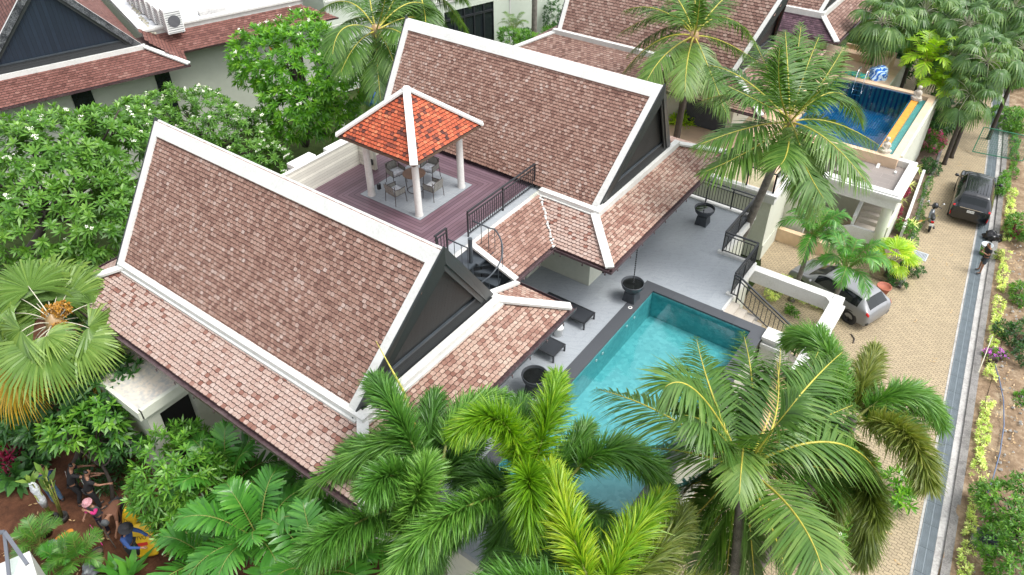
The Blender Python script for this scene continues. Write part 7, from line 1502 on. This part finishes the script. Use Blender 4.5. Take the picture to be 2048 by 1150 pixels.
def person(loc, rz, label, J, shirt, trouser, sleeves='short', legs='long', scale=1.0, hat=None, hair=True, skin=None, shoe=None, back_text=None):
    root = empty('person', loc, rz, label, 'person'); root.scale = (scale,)*3; A = lambda k: np.array(J[k], float); sk = skin or skin_m
    f = Fig(); pel = f.a(A('pelvis'), (.14, .10)); sp = f.a(A('spine'), (.125, .09), pel); ch = f.a(A('chest'), (.15, .10), sp); nk = f.a(A('neck'), .052, ch)
    hd = nrm(A('head')-A('neck')); h0 = f.a(A('neck')+hd*.07, .062, nk); fwd = np.array(J.get('face', (0, 1, 0)), float)
    h1 = f.a(A('neck')+hd*.13+fwd*.012, (.078, .092), h0); h2 = f.a(A('neck')+hd*.20+fwd*.008, (.080, .095), h1); f.a(A('neck')+hd*.255, .055, h2)
    hands = []
    for s in ('l', 'r'):
        sh = f.a(A('sh_'+s), .058, ch); el = f.a(A('el_'+s), .040, sh); wr = f.a(A('wr_'+s), .027, el)
        d = nrm(A('wr_'+s)-A('el_'+s)); side = nrm(np.cross(d, (0.13, .2, 1.0))); pm = f.a(A('wr_'+s)+d*.06, (.040, .018), wr); nrml = np.cross(side, d)
        for k in range(4):
            b = A('wr_'+s)+d*(.085+.004*(k in (1, 2)))+side*(.024*(k-1.5)*.9); ln = (.062, .075, .070, .052)[k]
            i1 = f.a(b, .0095, pm); i2 = f.a(b+d*ln*.5-nrml*.008, .0085, i1); f.a(b+d*ln*.85-nrml*.032, .007, i2)
        tb_ = f.a(A('wr_'+s)+d*.045-side*.035, .011, pm); f.a(A('wr_'+s)+d*.08-side*.055-nrml*.012, .009, tb_)
        hp = f.a(A('hp_'+s), .085, pel); kn = f.a(A('kn_'+s), .055, hp); an = f.a(A('an_'+s), .036, kn); to = nrm(np.array(J.get('toe_'+s, (0, 1, 0)), float)); t1 = f.a(A('an_'+s)+to*.08-np.array([0, 0, .045]), (.04, .03), an); f.a(A('an_'+s)+to*.16-np.array([0, 0, .052]), (.036, .022), t1)
    body = skinobj('body', f.v, f.e, f.r, sk, root, pel)
    if True:
        g = Fig(); p0 = g.a(A('pelvis')-(A('spine')-A('pelvis'))*.25, (.178, .138)); s0 = g.a(A('spine'), (.168, .130), p0); c0 = g.a(A('chest'), (.185, .135), s0); g.a(A('chest')+(A('neck')-A('chest'))*.55, .075, c0)
        for s in ('l', 'r'):
            a1 = g.a(A('sh_'+s), .075, c0); k = .62 if sleeves == 'short' else 1.0; e = A('sh_'+s)+(A('el_'+s)-A('sh_'+s))*k; a2 = g.a(e, .060 if sleeves == 'short' else .052, a1)
            if sleeves == 'long': g.a(A('el_'+s)+(A('wr_'+s)-A('el_'+s))*.93, .038, a2)
        skinobj('shirt', g.v, g.e, g.r, shirt, root, p0)
    g = Fig(); p0 = g.a(A('pelvis')+(A('spine')-A('pelvis'))*.35, (.158, .122))
    for s in ('l', 'r'):
        a1 = g.a(A('hp_'+s), .10, p0); a2 = g.a(A('kn_'+s) if legs == 'long' else A('hp_'+s)+(A('kn_'+s)-A('hp_'+s))*.92, .075 if legs == 'long' else .095, a1)
        if legs == 'long': g.a(A('kn_'+s)+(A('an_'+s)-A('kn_'+s))*.93, .058, a2)
    skinobj('trousers' if legs == 'long' else 'shorts', g.v, g.e, g.r, trouser, root, p0)
    for s in ('l', 'r'):
        to = nrm(np.array(J.get('toe_'+s, (0, 1, 0)), float)); g = Fig(); a1 = g.a(A('an_'+s)-to*.04-np.array([0, 0, .035]), .045); a2 = g.a(A('an_'+s)+to*.07-np.array([0, 0, .045]), (.05, .04), a1); g.a(A('an_'+s)+to*.19-np.array([0, 0, .052]), (.042, .028), a2); skinobj('shoe', g.v, g.e, g.r, shoe or trim_b, root, 0)
    hc = A('neck')+hd*.185
    if hair:
        g = Fig(); a1 = g.a(hc-fwd*.025-hd*.03, (.088, .090)); a2 = g.a(hc-fwd*.012+hd*.035, (.088, .092), a1); g.a(hc+hd*.07, .055, a2); skinobj('hair', g.v, g.e, g.r, hair_m, root, 0)
    # face: nose, eyes, mouth, ears
    sd_ = nrm(np.cross(hd, fwd)); m_ = MB()
    nb_ = hc+fwd*.098-hd*.02; m_.prism([nb_-sd_*.012, nb_+sd_*.012, nb_+hd*.035+fwd*-.004], fwd*.016); m_.build('nose', sk, root)
    m_ = MB()
    for q in (-1, 1): c = hc+fwd*.092+sd_*q*.03+hd*.012; m_.bar(c-sd_*.010, c+sd_*.010, .008, .008)
    m_.build('eyes', trim_b, root)
    m_ = MB(); c = hc+fwd*.093-hd*.055; m_.bar(c-sd_*.02, c+sd_*.02, .006, .007); m_.build('mouth', redp, root)
    for q in (-1, 1): m_ = MB(); c = hc+sd_*q*.085-hd*.01; m_.bar(c-hd*.025, c+hd*.025, .012, .03); m_.build('ear', sk, root)
    if hat is not None:
        mt, br, hh = hat; m_ = MB(); R = Vector(hd).to_track_quat('Z', 'Y').to_matrix(); prof = [(br, .035), (br*.99, .045), (.112, .06), (.108, .06+hh*.7), (.08, .06+hh), (0, .065+hh)]
        m_.lathe(prof, (0, 0, 0), 24); m_.v = [np.array([R @ Vector(p) for p in m_.v[0]])+hc]; m_.build('hat', mt, root, True)
    if back_text:
        up = nrm(A('chest')-A('spine')); bk = -nrm(np.cross(np.cross(up, np.array(J.get('front', (0, 1, 0)), float)), up)); c = A('chest')*.72+A('spine')*.28+bk*.139
        R = Matrix((Vector(np.cross(up, bk)), Vector(up), Vector(bk))).transposed().to_euler(); text(back_text, .12, tuple(c+up*.07), R, plate_m, root); text('--------', .05, tuple(c-up*.01), R, plate_m, root) if False else None
    return root
def pose(lean=0, hipback=0, **kw):
    """standing figure looking along +y; lean tips the upper body forward (radians)"""
    c, s = cos(lean), sin(lean); p = np.array([0, -hipback, .93])
    R = lambda x, y, z: (p[0]+x, p[1]+y*c+z*s, p[2]+z*c-y*s)
    J = dict(pelvis=tuple(p), spine=R(0, 0, .19), chest=R(0, .0, .42), neck=R(0, 0, .545), head=R(0, .02, .75), sh_l=R(-.175, 0, .47), sh_r=R(.175, 0, .47), el_l=R(-.24, .02, .20), el_r=R(.24, .02, .20), wr_l=R(-.24, .12, -.03), wr_r=R(.24, .12, -.03),
             hp_l=(-.09, -hipback, .88), hp_r=(.09, -hipback, .88), kn_l=(-.11, .03-hipback*.4, .49), kn_r=(.11, .03-hipback*.4, .49), an_l=(-.12, 0, .085), an_r=(.12, 0, .085), face=tuple(nrm(np.array([0, c, -s]))))
    J['front'] = (0, c, -s); J.update(kw); return J
black_c = plain('black_cotton', (.012, .012, .014), .85, 0, .2); navy_c = plain('navy_cotton', (.012, .03, .085), .85, 0, .2); jean = plain('blue_denim', (.075, .14, .23), .85, 0, .25, 20); pink_c = plain('magenta_cotton', (.40, .02, .13), .85); grey_c = plain('grey_vest', (.055, .06, .06), .85); brown_c = plain('brown_cotton', (.13, .055, .03), .85); blue_c = plain('blue_sweater', (.02, .055, .18), .85, 0, .2)
darkshort = plain('charcoal_shorts', (.035, .042, .055), .85); hatpink = plain('pink_pattern_hat', (.40, .20, .22), .85, 0, .4, 30)
# man on the kerb by the road, looking at a phone
c = P(1957, 543, .08)
pm = person((c[0]+.05, c[1]+.05, .06), radians(125), 'man in black shirt and dark shorts on the kerb, looking at a phone', pose(.10, 0, el_l=(-.23, .10, 1.14), wr_l=(-.07, .30, 1.22), el_r=(.23, .10, 1.14), wr_r=(.07, .30, 1.22), head=(0, .16, 1.66), face=(0, .86, -.5), an_l=(-.17, .10, .085), an_r=(.16, -.02, .085), kn_l=(-.14, .09, .50)), black_c, darkshort, legs='short', shoe=trim_b)
ph = MB(); ph.box((-.04, .37, 1.24), (.04, .385, 1.38)); o = tag(ph.build('phone', trim_b), 'phone held by the man standing on the kerb', 'phone'); o.location = pm.location; o.rotation_euler = pm.rotation_euler
g = ZS-.02
def at_px(px): c = P(*px, ZS); return (c[0], c[1], g)
person(at_px((118, 1004)), radians(60), 'person in navy top and blue jeans standing on the soil, facing the shrubs', pose(.28, .05, el_l=(-.24, .30, 1.15), wr_l=(-.10, .45, 1.10), el_r=(.24, .30, 1.15), wr_r=(.12, .46, 1.08)), navy_c, jean, scale=.98)
person(at_px((168, 1000)), radians(-18), 'man in black shirt with white lettering, farther of the two under the tree', pose(.30, .08, el_l=(-.28, .35, 1.15), wr_l=(-.2, .55, 1.10), el_r=(.30, .36, 1.2), wr_r=(.35, .62, 1.15), an_l=(-.16, .15, .085), an_r=(.15, -.15, .085)), black_c, black_c, back_text='Pām', scale=1.02)
person(at_px((200, 1014)), radians(-8), 'man in black shirt with white lettering, nearer one, behind the magenta sleeves', pose(.22, .05, el_l=(-.28, .28, 1.18), wr_l=(-.15, .48, 1.10), el_r=(.30, .2, 1.2), wr_r=(.36, .44, 1.1)), black_c, black_c, back_text='Pām', scale=1.02)
pk = person(at_px((214, 1062)), radians(195), 'worker in magenta sleeves, grey vest and pink hat, arm raised to the face', pose(.12, 0, el_l=(-.30, .22, 1.40), wr_l=(-.05, .26, 1.50), el_r=(.28, .05, 1.14), wr_r=(.26, .26, 1.0)), grey_c, plain('dark_trousers', (.015, .012, .03), .85), hat=(hatpink, .16, .09), hair=True, scale=.96)
for s, e, w_ in ((-1, (-.30, .22, 1.40), (-.05, .26, 1.50)), (1, (.28, .05, 1.14), (.26, .26, 1.0))):
    a = np.array([s*.175, .055, 1.395]); e = np.array(e, float); w_ = np.array(w_, float); f = Fig(); i0 = f.a(a, .079); i1 = f.a(e, .058, i0); f.a(e+(w_-e)*.6, .045, i1); skinobj('sleeve', f.v, f.e, f.r, pink_c, pk, 0)
m_ = MB(); a = P(196, 1042, ZS+.95); b_ = P(232, 1096, ZS+.02); m_.tube([a, (a+b_)/2, b_], [.018, .02, .014], 7); tag(m_.build('digging_stick', bark_dark), 'long dark digging stick held by the worker in the pink hat', 'stick')
person(at_px((248, 1048)), radians(215), 'bent over person in brown shirt and grey cap beside the yellow sacks', pose(1.45, .18, el_l=(-.22, .50, .66), wr_l=(-.15, .62, .42), el_r=(.22, .50, .66), wr_r=(.15, .62, .42)), brown_c, black_c, hat=(plain('grey_cap', (.07, .075, .08), .85), .12, .08), scale=1.0)
person(at_px((278, 1122)), radians(-62), 'man in blue sweater and black bucket hat holding the near yellow sack', pose(.20, .05, el_l=(-.26, .25, 1.18), wr_l=(-.2, .52, 1.08), el_r=(.26, .22, 1.15), wr_r=(.15, .5, 1.05)), blue_c, black_c, sleeves='long', hat=(black_c, .20, .10), scale=1.02)
